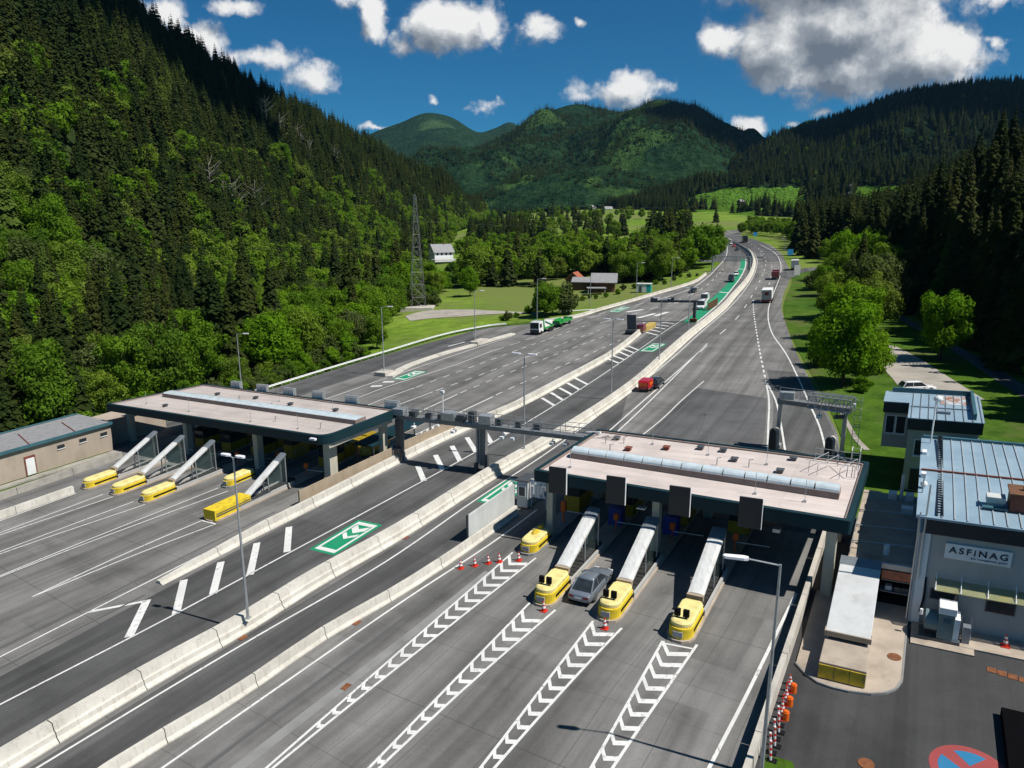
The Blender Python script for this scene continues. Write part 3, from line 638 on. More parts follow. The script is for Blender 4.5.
barrier('edge_wall', 'pale concrete wall at the edge of the right toll lane, cones stacked along it', R2((-4.85, -10), (-4.85, 30), (-4.75, 45.3), (-4.75, 63)), [(-.2, 0), (-.16, .95), (.16, .95), (.2, 0)], 7, 'pale_concrete', cat='wall', part='wall_section')
barrier('edge_barrier', 'low white concrete barrier along the left edge of the motorway beside the meadow', R2((-81.3, 157), (-78.3, 160.3), (-74.2, 179), (-70.2, 207), (-66.8, 237), (-69.5, 262)), JSM, 6)
barrier('traffic_island', 'long raised white concrete island with a lamp post at each end', [G(*p) for p in ((389, 378), (405, 368), (430, 358.5), (458, 350), (480, 344), (497, 339), (513, 334.5))], [(-.75, 0), (-.7, .35), (.7, .35), (.75, 0)], 6, cat='traffic island', part='island_section')
blk = MB(P); p = RF(G(384, 375)); blk.box(p[0]-1.3, p[0]+1.3, p[1]-1.2, p[1]+1.2, 0, .75); tag(blk.build('lamp_plinth', M['pale_concrete'], bevel=.05), 'squat concrete block around the lamp foot at the near end of the white island', 'concrete block')
blk = MB(P); p = RF(G(477, 344.5)); blk.box(p[0]-1.2, p[0]+1.0, p[1]-1.2, p[1]+3.2, 0, .8); tag(blk.build('lamp_plinth', M['pale_concrete'], bevel=.05), 'concrete block around the lamp post near the far end of the white island', 'concrete block')
fn_ = thing('median_fence', 'dark steel fence on top of the median barrier along the far curve', 'fence', G(741, 290))
ln = crom(R2((-56.5, 276), (-59.3, 290), (-67.6, 328), (-76.8, 362), (-100.2, 432)), 60); k = MB()
for hh in (1.25, 1.6, 1.95): k.tube([W(q.x, q.y, hh) for q in ln], .09, 4)
k.build('rail', M['steel_dark'], fn_)
for q in ln[::2]: k = MB(); k.tube([W(q.x, q.y, 1.0), W(q.x, q.y, 2.05)], .09, 4); k.build('post', M['steel_dark'], fn_)
# guard rail beside the lay-by
gr = thing('guard_rail', 'pale green topped steel guard rail curving along the lay-by at the forest edge', 'guard rail', P(-97.9, 58))
ln = crom(R2((-98.0, 58), (-97.9, 84), (-97.6, 106), (-97.3, 113), (-93.6, 144), (-91.0, 148.6), (-88.5, 150.5)), 46)
pr = [(-.05, .5), (.09, .55), (.02, .65), (.09, .76), (-.05, .82)]; mb = MB()
for i, p in enumerate(ln):
    t = (ln[min(i+1, 46)]-ln[max(i-1, 0)]).normalized(); nn = Vector((t.y, -t.x, 0))
    for a, h in pr: w = p+nn*a; mb.v.append(W(w.x, w.y, h))
mb.f = [(i*5+e, i*5+e+1, i*5+e+6, i*5+e+5) for i in range(46) for e in range(4)]+[(i*5+4, i*5, i*5+5, i*5+9) for i in range(46)]; mb.m = [0]*len(mb.f)
mb.build('rail', M['white'], gr)
for p in ln[::1]:
    pb = MB(); pb.box(p.x-.05, p.x+.05, p.y-.05, p.y+.05, plane(p.x, p.y), plane(p.x, p.y)+.78); pb.build('post', M['steel'], gr)

# ================================================================ toll islands
def kerb_poly(w, f0, f1):
    return [(-w, f1), (-w, f0+.8), (-w*.75, f0+.25), (-w*.3, f0), (w*.3, f0), (w*.75, f0+.25), (w, f0+.8), (w, f1)]
def capsule(w, b0, b1, rear=.25):
    pts = []
    for i in range(13):
        a = math.pi+math.pi*i/12; pts.append((w*math.cos(a), b0+w*.85+w*.85*math.sin(a)))
    return pts+[(w, b1-rear), (w-rear*.6, b1), (-w+rear*.6, b1), (-w, b1-rear)]
def stack(mb, levels, m=0):           # levels: list of (outline, height) skinned together
    n = len(levels[0][0]); vs = [(a, b, h) for o, h in levels for a, b in o]
    fs = [(l*n+i, l*n+(i+1) % n, (l+1)*n+(i+1) % n, (l+1)*n+i) for l in range(len(levels)-1) for i in range(n)]
    fs += [tuple(range(n-1, -1, -1)), tuple(range((len(levels)-1)*n, len(levels)*n))]
    mb.add(vs, fs, m)
def cushion(parent, PT, w, f0, f1, h, lights=True, label=None):
    b = MB(PT); stack(b, [(capsule(w, f0, f1), .12), (capsule(w, f0, f1), h*.72)]); o = b.build('crash_cushion', M['yellow'], parent, bevel=.04)
    t = MB(PT); stack(t, [(capsule(w*.93, f0+.12, f1-.03), h*.72), (capsule(w*.93, f0+.12, f1-.03), h*.92), (capsule(w*.8, f0+.3, f1-.1), h)]); t.build('cushion_top', M['yellow_pale'], o, bevel=.03)
    s = MB(PT)
    for sx in (-1, 1): s.box(sx*(w+.012)-.012, sx*(w+.012)+.012, f0+w*1.0, f1, h*.34, h*.50)
    s.build('rubber_strip', M['black'], o)
    pl = MB(PT); pl.box(-w*.45, w*.35, f0-.03, f0+.05, .32, .72); pl.build('marker_plate', M['offwhite'], o)
    if lights:
        for dx in (-.34, .24):
            k = MB(PT); k.tube([(dx, f0+.75, h-.02), (dx, f0+.75, h+.25)], .05); k.box(dx-.2, dx+.2, f0+.66, f0+.86, h+.12, h+.64); k.build('warning_light', M['black'], o, bevel=.08)
    return o
def rail(mb, pts, hs, r=.025, post=1.5):
    for h in hs: mb.tube([(a, b, c+h) for a, b, c in pts], r, 5)
    for (a, b, c), (a2, b2, c2) in zip(pts, pts[1:]):
        n = max(1, int(math.dist((a, b, c), (a2, b2, c2))/post))
        for i in range(n+1): t = i/n; q = (a+(a2-a)*t, b+(b2-b)*t, c+(c2-c)*t); mb.tube([q, (q[0], q[1], q[2]+hs[-1])], r, 5)
def make_island(r0, f0, w, label, group, ramp=True, cush=3.3, fend=74, h=1.3, box=False, booths=(57.5,), ramp_f=(44.85, 50.6), lights=True, ramp_w=.55, ramp_h=(1.2, 3.55), cabinets=()):
    root = thing('toll_island', label, 'toll island', P(r0, f0), group=group)
    PT = lambda a, b, c: P(r0+a, b, c)
    k = MB(PT); k.prism(kerb_poly(w+.1, f0-.15, fend), .0, .18); k.build('kerb', M['apron'], root)
    if not box: cushion(root, PT, w-.05, f0, f0+cush, h, lights)
    else:
        b = MB(PT); b.box(-w+.05, w-.05, f0, f0+cush+1.4, .1, h); o = b.build('crash_cushion', M['yellow'], root, bevel=.03); o['label'] = 'square-fronted bright yellow crash block'
        s = MB(PT); s.box(w-.05, w-.02, f0+.15, f0+cush+4, .5, .62); s.box(w-.05, w-.02, f0+.15, f0+cush+4, .74, .82); s.build('rubber_strip', M['steel_dark'], o)
    if ramp:
        a, z = ramp_f; ha, hz = ramp_h; wl = MB(PT)
        wl.box(-w+.02, -w+.2, f0+cush, z+.5, .18, .5); wl.box(w-.2, w-.02, f0+cush, z+.5, .18, .5); wl.build('stair_wall', M['offwhite'], root)
        q = a+(z-a)*.80; hq = ha+(hz-ha)*.80
        sl = MB(PT); n = 7
        prof = lambda wd: [(-wd, 0), (-wd, .2), (-wd*.5, .25), (wd*.5, .25), (wd, .2), (wd, 0)]
        vs = [(x, b, hh+y) for b, hh in ((a, ha), (q, hq)) for x, y in prof(ramp_w)]
        sl.add(vs, [(i, (i+1) % 6, 6+(i+1) % 6, 6+i) for i in range(6)]+[tuple(range(5, -1, -1)), tuple(range(6, 12))]); so = sl.build('stair_roof', M['slab_metal'], root)
        cp = MB(PT); vs = [(x*1.01, b, hh+y+.004) for b, hh in ((q, hq), (z, hz)) for x, y in prof(ramp_w)]
        cp.add(vs, [(i, (i+1) % 6, 6+(i+1) % 6, 6+i) for i in range(6)]+[tuple(range(5, -1, -1)), tuple(range(6, 12))]); cp.build('dark_roof_end', M['slab_end'], so)  # dark upper end: canopy shade put into the slab's colour
        fo = MB(PT); fo.box(-ramp_w-.02, ramp_w+.02, a-.28, a+.03, ha-.22, ha+.2); fo.build('gutter_end', M['panel_brown'], so)
        gl = MB(PT)
        for sx in (-1, 1):
            x = sx*(ramp_w-.06); gm_ = a+(z-a)*.5; gl.add([(x, gm_, .5), (x, z-.3, .5), (x, z-.3, hz-.14), (x, gm_, (ha+hz)/2-.02)], [(0, 1, 2, 3)])
        gl.build('glass_side', M['clear'], root)
        ps = MB(PT)
        for sx in (-1, 1):
            for t in (.5, .97):
                b = a+(z-a)*t; ps.box(sx*(ramp_w-.06)-.05, sx*(ramp_w-.06)+.05, b-.05, b+.05, .18, ha+(hz-ha)*t)
        ps.build('glass_frame', M['steel'], root)
        st = MB(PT)
        for i in range(10): st.box(-.5, .5, a+.8+i*.55, a+1.35+i*.55, .18-.0, .24+.04*i)
        st.build('stair', M['dark'], root)
    for bf in booths:
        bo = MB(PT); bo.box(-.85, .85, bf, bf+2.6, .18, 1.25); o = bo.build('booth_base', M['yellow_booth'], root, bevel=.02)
        g = MB(PT); g.box(-.82, .82, bf+.03, bf+2.57, 1.25, 2.35); g.build('booth_window', M['glass'], o)
        rf_ = MB(PT); rf_.box(-1.05, 1.05, bf-.25, bf+2.85, 2.35, 2.55); rf_.build('booth_roof', M['dark'], o, bevel=.03)
        fr = MB(PT)
        for sx in (-.84, .84):
            for b in (bf+.03, bf+1.3, bf+2.57): fr.box(sx-.04, sx+.04, b-.04, b+.04, 1.25, 2.36)
        fr.build('booth_frame', M['steel_dark'], o)
    for cf, ln_, mt in cabinets:
        cb = MB(PT); n = max(1, int(ln_/1.0))
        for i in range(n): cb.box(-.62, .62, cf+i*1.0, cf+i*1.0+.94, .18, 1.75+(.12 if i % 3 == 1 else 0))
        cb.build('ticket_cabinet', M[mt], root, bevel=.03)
    sg = MB(PT); sg.tube([(.5, 54.3, .18), (.5, 54.3, 1.3)], .05); sg.box(.3, .7, 54.15, 54.45, 1.2, 1.75)
    sg.build('barrier_post', M['orange'], root)
    ar = MB(PT); ar.tube([(.6, 54.3, 1.0), (3.1, 54.3, 1.05)], .035); ar.build('barrier_arm', M['white'], root)
    return root
GRR = 'toll islands under the right canopy'; GRL = 'toll islands under the left canopy'
make_island(-21.4, 41.25, .84, 'toll island with yellow crash cushion and sloping pale stair roof, left of the silver car', GRR, cabinets=((60.5, 5, 'yellow_booth'), (55.2, 1.2, 'blue')))
make_island(-16.4, 41.3, .84, 'toll island with yellow crash cushion and sloping pale stair roof, right of the silver car', GRR, cabinets=((60.5, 5, 'yellow_booth'), (55.2, 1.2, 'blue')))
make_island(-11.25, 41.0, .84, 'toll island with yellow crash cushion and sloping stair roof, nearest the right edge wall', GRR, cabinets=((60.5, 5, 'yellow_booth'),))
# island with only its cushion under the left end of the right canopy
r0 = -26.2; root = thing('toll_island', 'toll island with a short yellow crash cushion beside the pale grey noise wall', 'toll island', P(r0, 47.6), group=GRR)
PT = lambda a, b, c: P(r0+a, b, c)
k = MB(PT); k.prism(kerb_poly(.95, 47.5, 74), 0, .18); k.build('kerb', M['gutter'], root); o = cushion(root, PT, .8, 47.7, 50.8, 1.15, False)
k = MB(PT); k.ico((-.1, 49.6, 1.15), .3, .5, .22); k.box(-.25, .1, 50.3, 50.7, 1.1, 1.42); k.build('folded_cover', M['old_yellow'], o)
for bf in (56.5, 60.5, 64):
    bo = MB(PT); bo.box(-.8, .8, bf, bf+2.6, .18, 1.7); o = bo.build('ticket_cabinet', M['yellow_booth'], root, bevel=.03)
    bo = MB(PT); bo.box(-.78, .78, bf+.05, bf+2.5, 1.7, 2.5); bo.build('cabinet_hood', M['dark'], o)
k = MB(PT); k.tube([(.3, 54.2, .18), (.3, 54.2, 1.9)], .09); k.box(.1, .5, 54, 54.4, 1.2, 2.2); k.build('barrier_post', M['orange'], root)
k = MB(PT); k.tube([(.4, 54.2, 1.3), (2.9, 54.2, 1.25)], .035); k.build('barrier_arm', M['white'], root)
lab = ['toll island with yellow crash cushion, nearest the long beige service building', 'toll island with yellow crash cushion, second from the long beige service building', 'toll island with yellow crash cushion, third from the long beige service building']
for q, (r0, f0) in enumerate(((-81.3, 42.1), (-75.95, 42.3), (-70.35, 42.2))):
    make_island(r0, f0, .85, lab[q], GRL, cush=3.6, h=1.1, lights=False, ramp_f=(45.9, 51.5), ramp_h=(1.2, 3.9), ramp_w=.45, cabinets=((60.5, 6, 'yellow_booth'),))
make_island(-58.75, 41.8, .92, 'toll island with a square bright yellow crash block, nearest the brown noise wall', GRL, cush=3.0, h=1.2, box=True, ramp_f=(46.3, 51.6), ramp_h=(.75, 3.6), ramp_w=.45, cabinets=((60.5, 6, 'yellow_booth'),))
r0 = -65.1; root = thing('toll_island', 'toll island with only a low yellow crash cushion in front of the canopy column', 'toll island', P(r0, 48.6), group=GRL)
PT = lambda a, b, c: P(r0+a, b, c)
k = MB(PT); k.prism(kerb_poly(.95, 48.5, 74), 0, .18); k.build('kerb', M['gutter'], root); cushion(root, PT, .78, 48.7, 52.3, 1.05, False)
for bf in (58, 62, 66):
    bo = MB(PT); bo.box(-.8, .8, bf, bf+2.7, .18, 1.9); o = bo.build('ticket_cabinet', M['yellow_booth'], root, bevel=.03)
    bo = MB(PT); bo.box(-.78, .78, bf+.05, bf+2.5, 1.9, 2.6); bo.build('cabinet_hood', M['dark'], o)
k = MB(PT); rail(k, [(-.9, 55, .18), (.9, 55, .18), (.9, 60, .18)], (.55, 1.05)); k.build('handrail', M['steel'], root)
k = MB(PT); k.tube([(.2, 56.3, .18), (.2, 56.3, 1.5)], .1); k.box(0, .4, 56.1, 56.5, .9, 1.6); k.build('barrier_post', M['orange'], root)
# yellow cushion and sloping cover at the far end of the left canopy
r0, f0 = RF(G(374, 447, .5)); tag((lambda b: (stack(b, [(capsule(.8, f0-2.2, f0+2.2), 0.1), (capsule(.8, f0-2.2, f0+2.2), .9), (capsule(.65, f0-2, f0+2), 1.1)]), b.build('crash_cushion', M['yellow']))[1])(MB(lambda a, b, c: P(r0+a, b, c))), 'yellow crash cushion behind the dark flat shelter roof beside the left canopy', 'crash cushion')
sh = thing('shelter', 'low shelter with a dark green flat roof behind the brown noise wall', 'shelter', P(-54.4, 59.5))
k = MB(P); k.box(-56.0, -53.0, 59.5, 71.5, 2.45, 2.62); k.build('roof', M['teal'], sh, bevel=.02)
for a, b in ((-55.8, 60), (-53.2, 60), (-55.8, 71), (-53.2, 71), (-55.8, 65.5), (-53.2, 65.5)): k = MB(P); k.box(a-.06, a+.06, b-.06, b+.06, 0, 2.45); k.build('post', M['steel_dark'], sh)
k = MB(P); k.box(-55.7, -55.62, 60.1, 70.9, .2, 2.2); k.build('glass_wall', M['clear'], sh)

# ================================================================ canopies
def lerp(a, b, t): return a+(b-a)*t
def canopy(name, label, corners, h, fasc, roofmat, cols, sky, rnd_l, drop=.98, vault=.42):
    """corners: front-left, front-right, back-right, back-left in (r, f)"""
    fl, fr, br, bl = [Vector(c) for c in corners]; cen = (fl+fr+br+bl)/4
    root = thing(name, label, 'canopy', P(*cen))
    def rounded(ins):
        pts = []
        src = [fl, fr, br, bl]
        for i, c in enumerate(src):
            a = src[i-1]; b = src[(i+1) % 4]; da = (a-c).normalized(); db = (b-c).normalized(); c2 = c+(da+db)*ins
            rad = 1.6 if i in rnd_l else .25
            for k in range(6):
                t = k/5; p = c2+da*rad*(1-t)**2+db*rad*t**2; pts.append(p)
        return pts
    o, i1, i2 = rounded(0), rounded(.34), rounded(.5); n = len(o)
    def ring(mb, A, ha, B, hb, m=0):
        k = len(mb.v); mb.v += [P(p.x, p.y, ha) for p in A]+[P(p.x, p.y, hb) for p in B]
        for i in range(n): mb.f.append((k+i, k+(i+1) % n, k+n+(i+1) % n, k+n+i)); mb.m.append(m)
    fa = MB(); ring(fa, o, h-drop, o, h); ring(fa, o, h, i1, h+.02); ring(fa, i1, h+.02, i1, h-.25)
    fa.build('fascia', M['teal'], root)
    rt = MB(); ring(rt, i1, h-.06, i2, h-.08); ring(rt, i2, h-.08, i2, h-.3); rt.build('roof_kerb', M['roof_trim'], root)
    rf_ = MB(); rf_.v = [P(p.x, p.y, h-.2) for p in i2]+[P(p.x, p.y, h-drop+.12) for p in i1]; rf_.f = [tuple(range(n)), tuple(range(2*n-1, n-1, -1))]; rf_.m = [0, 1]
    ro = rf_.build('roof', [M[roofmat], M['steel_dark']], root)
    # curved rooflight on a kerb
    r0, r1, f0a, f0b, wd, npan = sky
    kb_ = MB(P); dx = (f0b-f0a)
    for s in range(npan):
        ra, rb = lerp(r0, r1, s/npan), lerp(r0, r1, (s+1)/npan); fa_, fb_ = f0a+dx*s/npan, f0a+dx*(s+1)/npan
        kb_.add([(ra, fa_, h-.2), (rb, fb_, h-.2), (rb, fb_+wd, h-.2), (ra, fa_+wd, h-.2), (ra, fa_, h+.3), (rb, fb_, h+.3), (rb, fb_+wd, h+.3), (ra, fa_+wd, h+.3)], [(4, 5, 6, 7), (0, 1, 5, 4), (2, 3, 7, 6)]+([(3, 0, 4, 7)] if s == 0 else [])+([(1, 2, 6, 5)] if s == npan-1 else []))
    ko = kb_.build('skylight_kerb', M['roof_trim'], root)
    for s in range(npan):
        ra, rb = lerp(r0, r1, s/npan)+.05, lerp(r0, r1, (s+1)/npan)-.05; fa_, fb_ = f0a+dx*s/npan, f0a+dx*(s+1)/npan
        g = MB(P); arc_ = [(.08+(wd-.16)*(.5-.5*math.cos(math.pi*i/8)), .30+vault*math.sin(math.pi*i/8)) for i in range(9)]
        vs = [(ra, fa_+b, h+c) for b, c in arc_]+[(rb, fb_+b, h+c) for b, c in arc_]
        g.add(vs, [(i, i+1, 10+i, 9+i) for i in range(8)]+[tuple(range(8, -1, -1)), tuple(range(9, 18))]); g.build('skylight_pane', M['skylight'], ko, smooth=False)
    # soffit beams, columns
    for r, f, w in cols:
        c = MB(P); c.box(r-w/2, r+w/2, f-w*.6, f+w*.6, 0, h-drop+.05); c.build('column', M['column'], root, bevel=.03)
    for t in (.2, .5, .8):
        a = fl.lerp(bl, t); b = fr.lerp(br, t); bm_ = MB(P)
        bm_.add([(a.x+.6, a.y-.2, h-drop-.25), (b.x-.6, b.y-.2, h-drop-.25), (b.x-.6, b.y+.2, h-drop-.25), (a.x+.6, a.y+.2, h-drop-.25), (a.x+.6, a.y-.2, h-drop+.115), (b.x-.6, b.y-.2, h-drop+.115), (b.x-.6, b.y+.2, h-drop+.115), (a.x+.6, a.y+.2, h-drop+.115)], [(0, 3, 2, 1), (0, 1, 5, 4), (1, 2, 6, 5), (2, 3, 7, 6), (3, 0, 4, 7)])
        bm_.build('soffit_beam', M['steel_dark'], root)
    return root, fl, fr, br, bl
cr, fl, fr, br, bl = canopy('toll_canopy', 'right toll canopy with flat pinkish roof and dark panels on its front edge', [(-27.1, 50.55), (-2.4, 49.3), (-2.2, 61.4), (-26.4, 62.8)], 6.3, None, 'roof_pink',
    [(-25.85, 51.6, .58), (-16.4, 51.5, .6), (-3.6, 50.7, .7), (-25.3, 60.6, .7), (-14.5, 60.4, .7), (-3.9, 59.8, .8)], (-25.6, -3.6, 54.75, 53.2, 1.25, 13), ())
def roof_bits(root, lst, h):
    for kind, r, f in lst:
        b = MB(P)
        if kind == 'rod': b.tube([(r, f, h-.2), (r, f, h+1.5)], .02, 5); b.box(r-.12, r+.12, f-.12, f+.12, h-.2, h-.08); b.build('lightning_rod', M['steel'], root)
        elif kind == 'vent': b.box(r-.22, r+.22, f-.22, f+.22, h-.2, h+.02); b.box(r-.3, r+.3, f-.3, f+.3, h+.05, h+.12); b.tube([(r, f, h), (r, f, h+.1)], .1); b.build('roof_vent', M['copper'] if int(f*7) % 3 == 0 else M['steel_dark'], root)
        else: b.tube([(r, f, h-.2), (r, f, h+.45), (r+.3, f, h+.5)], .05, 6); b.build('vent_pipe', M['steel'], root)
roof_bits(cr, [('rod', -20, 60.5), ('rod', -14.6, 59.3), ('rod', -9.6, 58.6), ('rod', -5.7, 52), ('rod', -9.2, 52.2), ('rod', -24.6, 52.6), ('vent', -21.5, 58.3), ('vent', -12.2, 58.6), ('vent', -8.3, 57.2), ('vent', -7.8, 60.4), ('vent', -18.4, 59.6), ('vent', -15.6, 60.6), ('vent', -23.6, 60.8), ('vent', -13.6, 60.6), ('pipe', -10.8, 57.6), ('pipe', -13.3, 57.2), ('pipe', -22.6, 60.0), ('pipe', -24.2, 59.5), ('pipe', -23.0, 57.6)], 6.3)
k = MB(P)
for a, b, c, d in ((-5.6, 57.4, -4.4, 60), (-4.4, 60, -3.0, 57.6), (-6.3, 58, -5.2, 60.4), (-4.0, 57.2, -3.0, 59.5)): k.tube([(a, b, 6.15), (a, b, 7.0), (c, d, 7.1), (c, d, 6.15)], .03, 5)
rail(k, [(-6.2, 60.9, 6.15), (-2.9, 60.5, 6.15), (-2.8, 58, 6.15)], (.55, 1.05)); k.build('roof_handrail', M['steel'], cr)
k = MB(P)
for x in (-3.5, -2.9): k.tube([(x, 61.45, 4.2), (x, 61.45, 7.4), (x, 60.9, 7.6), (x, 60.5, 7.4), (x, 60.5, 6.1)], .03, 5)
for i in range(11): k.tube([(-3.5, 61.45, 4.3+i*.3), (-2.9, 61.45, 4.3+i*.3)], .02, 5)
k.build('roof_ladder', M['steel'], cr)
k = MB(P)
for i in range(9): k.tube([(-26.5+.2*i, 60.2+.1*i, 6.12), (-25.5+.3*i, 60.9-.1*i, 6.3+.2*(i % 3)), (-24.9+.25*i, 61.2, 6.12)], .018, 5)
k.build('cable_tray', M['offwhite'], cr)
for rr in (-24.55, -19.3, -14.1, -8.9):      # lane panels hung on the front fascia
    ff = 50.55-1.25*(rr+27.1)/24.7-.32
    k = MB(P); k.box(rr-.8, rr+.8, ff-.08, ff+.08, 4.72, 7.02); o = k.build('lane_panel', M['sign_back'], cr, bevel=.02)
    k = MB(P); k.box(rr+.8, rr+.83, ff-.085, ff+.1, 4.72, 7.02); k.build('lit_panel_side', M['white'], o)  # white right side: sunlight on the panel edge put into the colour
k = MB(P); k.box(-7.4, -6.9, 50.0, 50.4, 4.35, 4.6); k.box(-17.6, -16.9, 50.0, 50.5, 4.5, 4.6); k.build('floodlight', M['steel'], cr)
cl, fl, fr, br, bl = canopy('toll_canopy', 'left toll canopy with flat dimmed pinkish roof and grey boxes along its back edge', [(-93.9, 52.9), (-52.3, 51.6), (-51.6, 62.7), (-89.6, 65.3)], 6.3, None, 'roof_dimmed',
    [(-95.0+.9, 56.2, .7), (-80.2, 55.2, .7), (-66.3, 54.6, .75), (-54.1, 54.0, .95), (-89, 63, .6), (-72, 62.4, .6), (-53.3, 61.9, .7)], (-89.6, -52.6, 58.4, 56.6, 1.7, 22), (1,), vault=.12)
roof_bits(cl, [('rod', -88, 55), ('rod', -78, 54.2), ('rod', -66, 53.6), ('rod', -58, 53.3), ('rod', -70, 61.5), ('rod', -60, 60.8), ('vent', -82, 61.5), ('vent', -74.5, 61.6), ('vent', -67, 60.6), ('vent', -59, 60.2), ('pipe', -76, 60.2), ('pipe', -63, 54.6), ('pipe', -55.5, 54.2), ('vent', -84, 55), ('pipe', -68.5, 58.9)], 6.3)
for px in (236.5, 262.5, 289.5, 318.5, 352, 392):
    a = RF(G(px, 388+(px-236)*.105, 6.8)); ff = 65.3-2.6*(a[0]+89.6)/38+.25
    lo_, hi_ = -110, -40
    for _ in range(40):
        rr = (lo_+hi_)/2; ff = 65.3-2.6*(rr+89.6)/38+.25
        if project(P(rr, ff, 6.4))[0] < px: lo_ = rr
        else: hi_ = rr
    k = MB(P); k.box(rr-1.05, rr+1.05, ff-.15, ff+.22, 5.6, 7.15); o = k.build('lane_signal', M['steel'], cl, bevel=.03)
    k = MB(P); k.box(rr-.95, rr-.02, ff-.2, ff-.15, 5.75, 7.0); k.box(rr+.05, rr+.95, ff-.2, ff-.15, 5.75, 7.0); k.build('signal_back', M['panel_grey'], o)
k = MB(P); k.add([(-52.9, 52.4, 4.75), (-52.5, 62.3, 4.75), (-52.15, 62.3, 4.75), (-52.55, 52.4, 4.75), (-52.9, 52.4, 5.3), (-52.5, 62.3, 5.3), (-52.15, 62.3, 5.3), (-52.55, 52.4, 5.3)], [(0, 1, 2, 3), (0, 1, 5, 4), (2, 3, 7, 6), (0, 3, 7, 4), (1, 2, 6, 5), (4, 5, 6, 7)]); k.build('side_beam', M['column'], cl)
k = MB(P); k.box(-54.2, -53.4, 51.2, 51.5, 5.9, 6.1); k.build('floodlight', M['lens'], cl)
# ================================================================ noise walls
def panel_wall(label, a, b, h, th, mat, n, name='noise_wall'):
    root = thing(name, label, 'noise wall', P(*a))
    A, B_ = Vector(a), Vector(b); d = (B_-A).normalized(); nn = Vector((d.y, -d.x))*th
    for i in range(n):
        p, q = A.lerp(B_, i/n)+d*.03, A.lerp(B_, (i+1)/n)-d*.03
        k = MB(P); k.prism([(p-nn).to_tuple(), (p+nn).to_tuple(), (q+nn).to_tuple(), (q-nn).to_tuple()], .0, h); k.build('panel', M[mat], root)
    for i in range(n+1):
        p = A.lerp(B_, i/n); k = MB(P); k.box(p.x-.09, p.x+.09, p.y-.09, p.y+.09, 0, h+.08); k.build('post', M['steel_dark' if mat != 'panel_brown' else 'panel_brown'], root)
    return root
panel_wall('brown noise wall between the canopy front corner and the gantry cabinet', (-52.6, 47.9), (-52.1, 61.9), 1.75, .09, 'panel_brown', 4)
panel_wall('short brown noise wall behind the gantry leg', (-51.95, 64.0), (-50.9, 74.2), 1.9, .09, 'panel_brown', 3)
panel_wall('pale grey noise wall beside the small grey cabin', (-32.0, 47.7), (-31.9, 55.6), 2.5, .1, 'panel_grey', 1)
cab = thing('cabin', 'small grey cabin with a window beside the pale noise wall', 'cabin', P(-31.0, 56))
k = MB(P); k.box(-31.7, -30.5, 55.8, 57.6, .1, 2.75); k.build('wall', M['panel_grey'], cab, bevel=.03)
k = MB(P); k.box(-31.8, -30.4, 55.7, 57.7, 2.75, 2.85); k.build('roof', M['steel_dark'], cab)
k = MB(P); k.box(-31.4, -30.8, 55.72, 55.80, 1.3, 2.2); k.build('window', M['glass'], cab)
k = MB(P); k.box(-31.48, -30.72, 55.74, 55.79, 1.2, 2.3); k.build('window_frame', M['white'], cab)
k = MB(P)
for i in range(4): k.box(-30.3+.4*i, -30.02+.4*i, 56.0, 56.08, 1.2+.25*(i % 2), 2.3+.3*(i % 3))
k.box(-30.35, -28.75, 56.09, 56.14, 2.45, 2.95); k.box(-30.35, -28.75, 56.09, 56.14, 1.2, 1.45)
rail(k, [(-30.3, 56.2, .1), (-28.7, 56.2, .1)], (1.2, 2.9), .05); tag(k.build('white_rack', M['white']), 'white metal rack of plates standing between the grey cabin and the canopy column', 'rack')

# ================================================================ gantries
def truss(mb, a, b, h0, h1, wd, nb):
    A, B_ = Vector(a), Vector(b); d = (B_-A).normalized(); n = Vector((d.y, -d.x))*wd/2
    for s in (-1, 1):
        for hh in (h0, h1):
            p, q = A+n*s, B_+n*s; mb.tube([(p.x, p.y, hh), (q.x, q.y, hh)], .09, 5)
        for i in range(nb+1):
            p = A.lerp(B_, i/nb)+n*s; mb.tube([(p.x, p.y, h0), (p.x, p.y, h1)], .05, 5)
            if i < nb: q = A.lerp(B_, (i+1)/nb)+n*s; mb.tube([(p.x, p.y, h0 if i % 2 else h1), (q.x, q.y, h1 if i % 2 else h0)], .04, 5)
g = thing('sign_gantry', 'grey steel maintenance gantry spanning the bypass lanes between the two canopies', 'gantry', P(-40.1, 63.4))
a, b = (-51.8, 62.9), (-26.5, 62.3)
k = MB(P); k.add([(a[0], a[1]-.5, 5.38), (b[0], b[1]-.5, 5.38), (b[0], b[1]+.5, 5.38), (a[0], a[1]+.5, 5.38), (a[0], a[1]-.5, 5.85), (b[0], b[1]-.5, 5.85), (b[0], b[1]+.5, 5.85), (a[0], a[1]+.5, 5.85)], [(0, 3, 2, 1), (4, 5, 6, 7), (0, 1, 5, 4), (1, 2, 6, 5), (2, 3, 7, 6), (3, 0, 4, 7)]); k.build('beam', M['gantry'], g)
k = MB(P); k.add([(a[0], a[1]-.55, 5.85), (b[0], b[1]-.55, 5.85), (b[0], b[1]-.45, 5.97), (a[0], a[1]-.45, 5.97)], [(0, 1, 2, 3)])
rail(k, [(a[0]+.3, a[1]-.6, 5.86), (b[0]-.5, b[1]-.6, 5.86)], (.5, 1.0), .03); rail(k, [(a[0]+.3, a[1]+.6, 5.86), (b[0]-.5, b[1]+.6, 5.86)], (.5, 1.0), .03); k.build('walkway_rail', M['steel'], g)
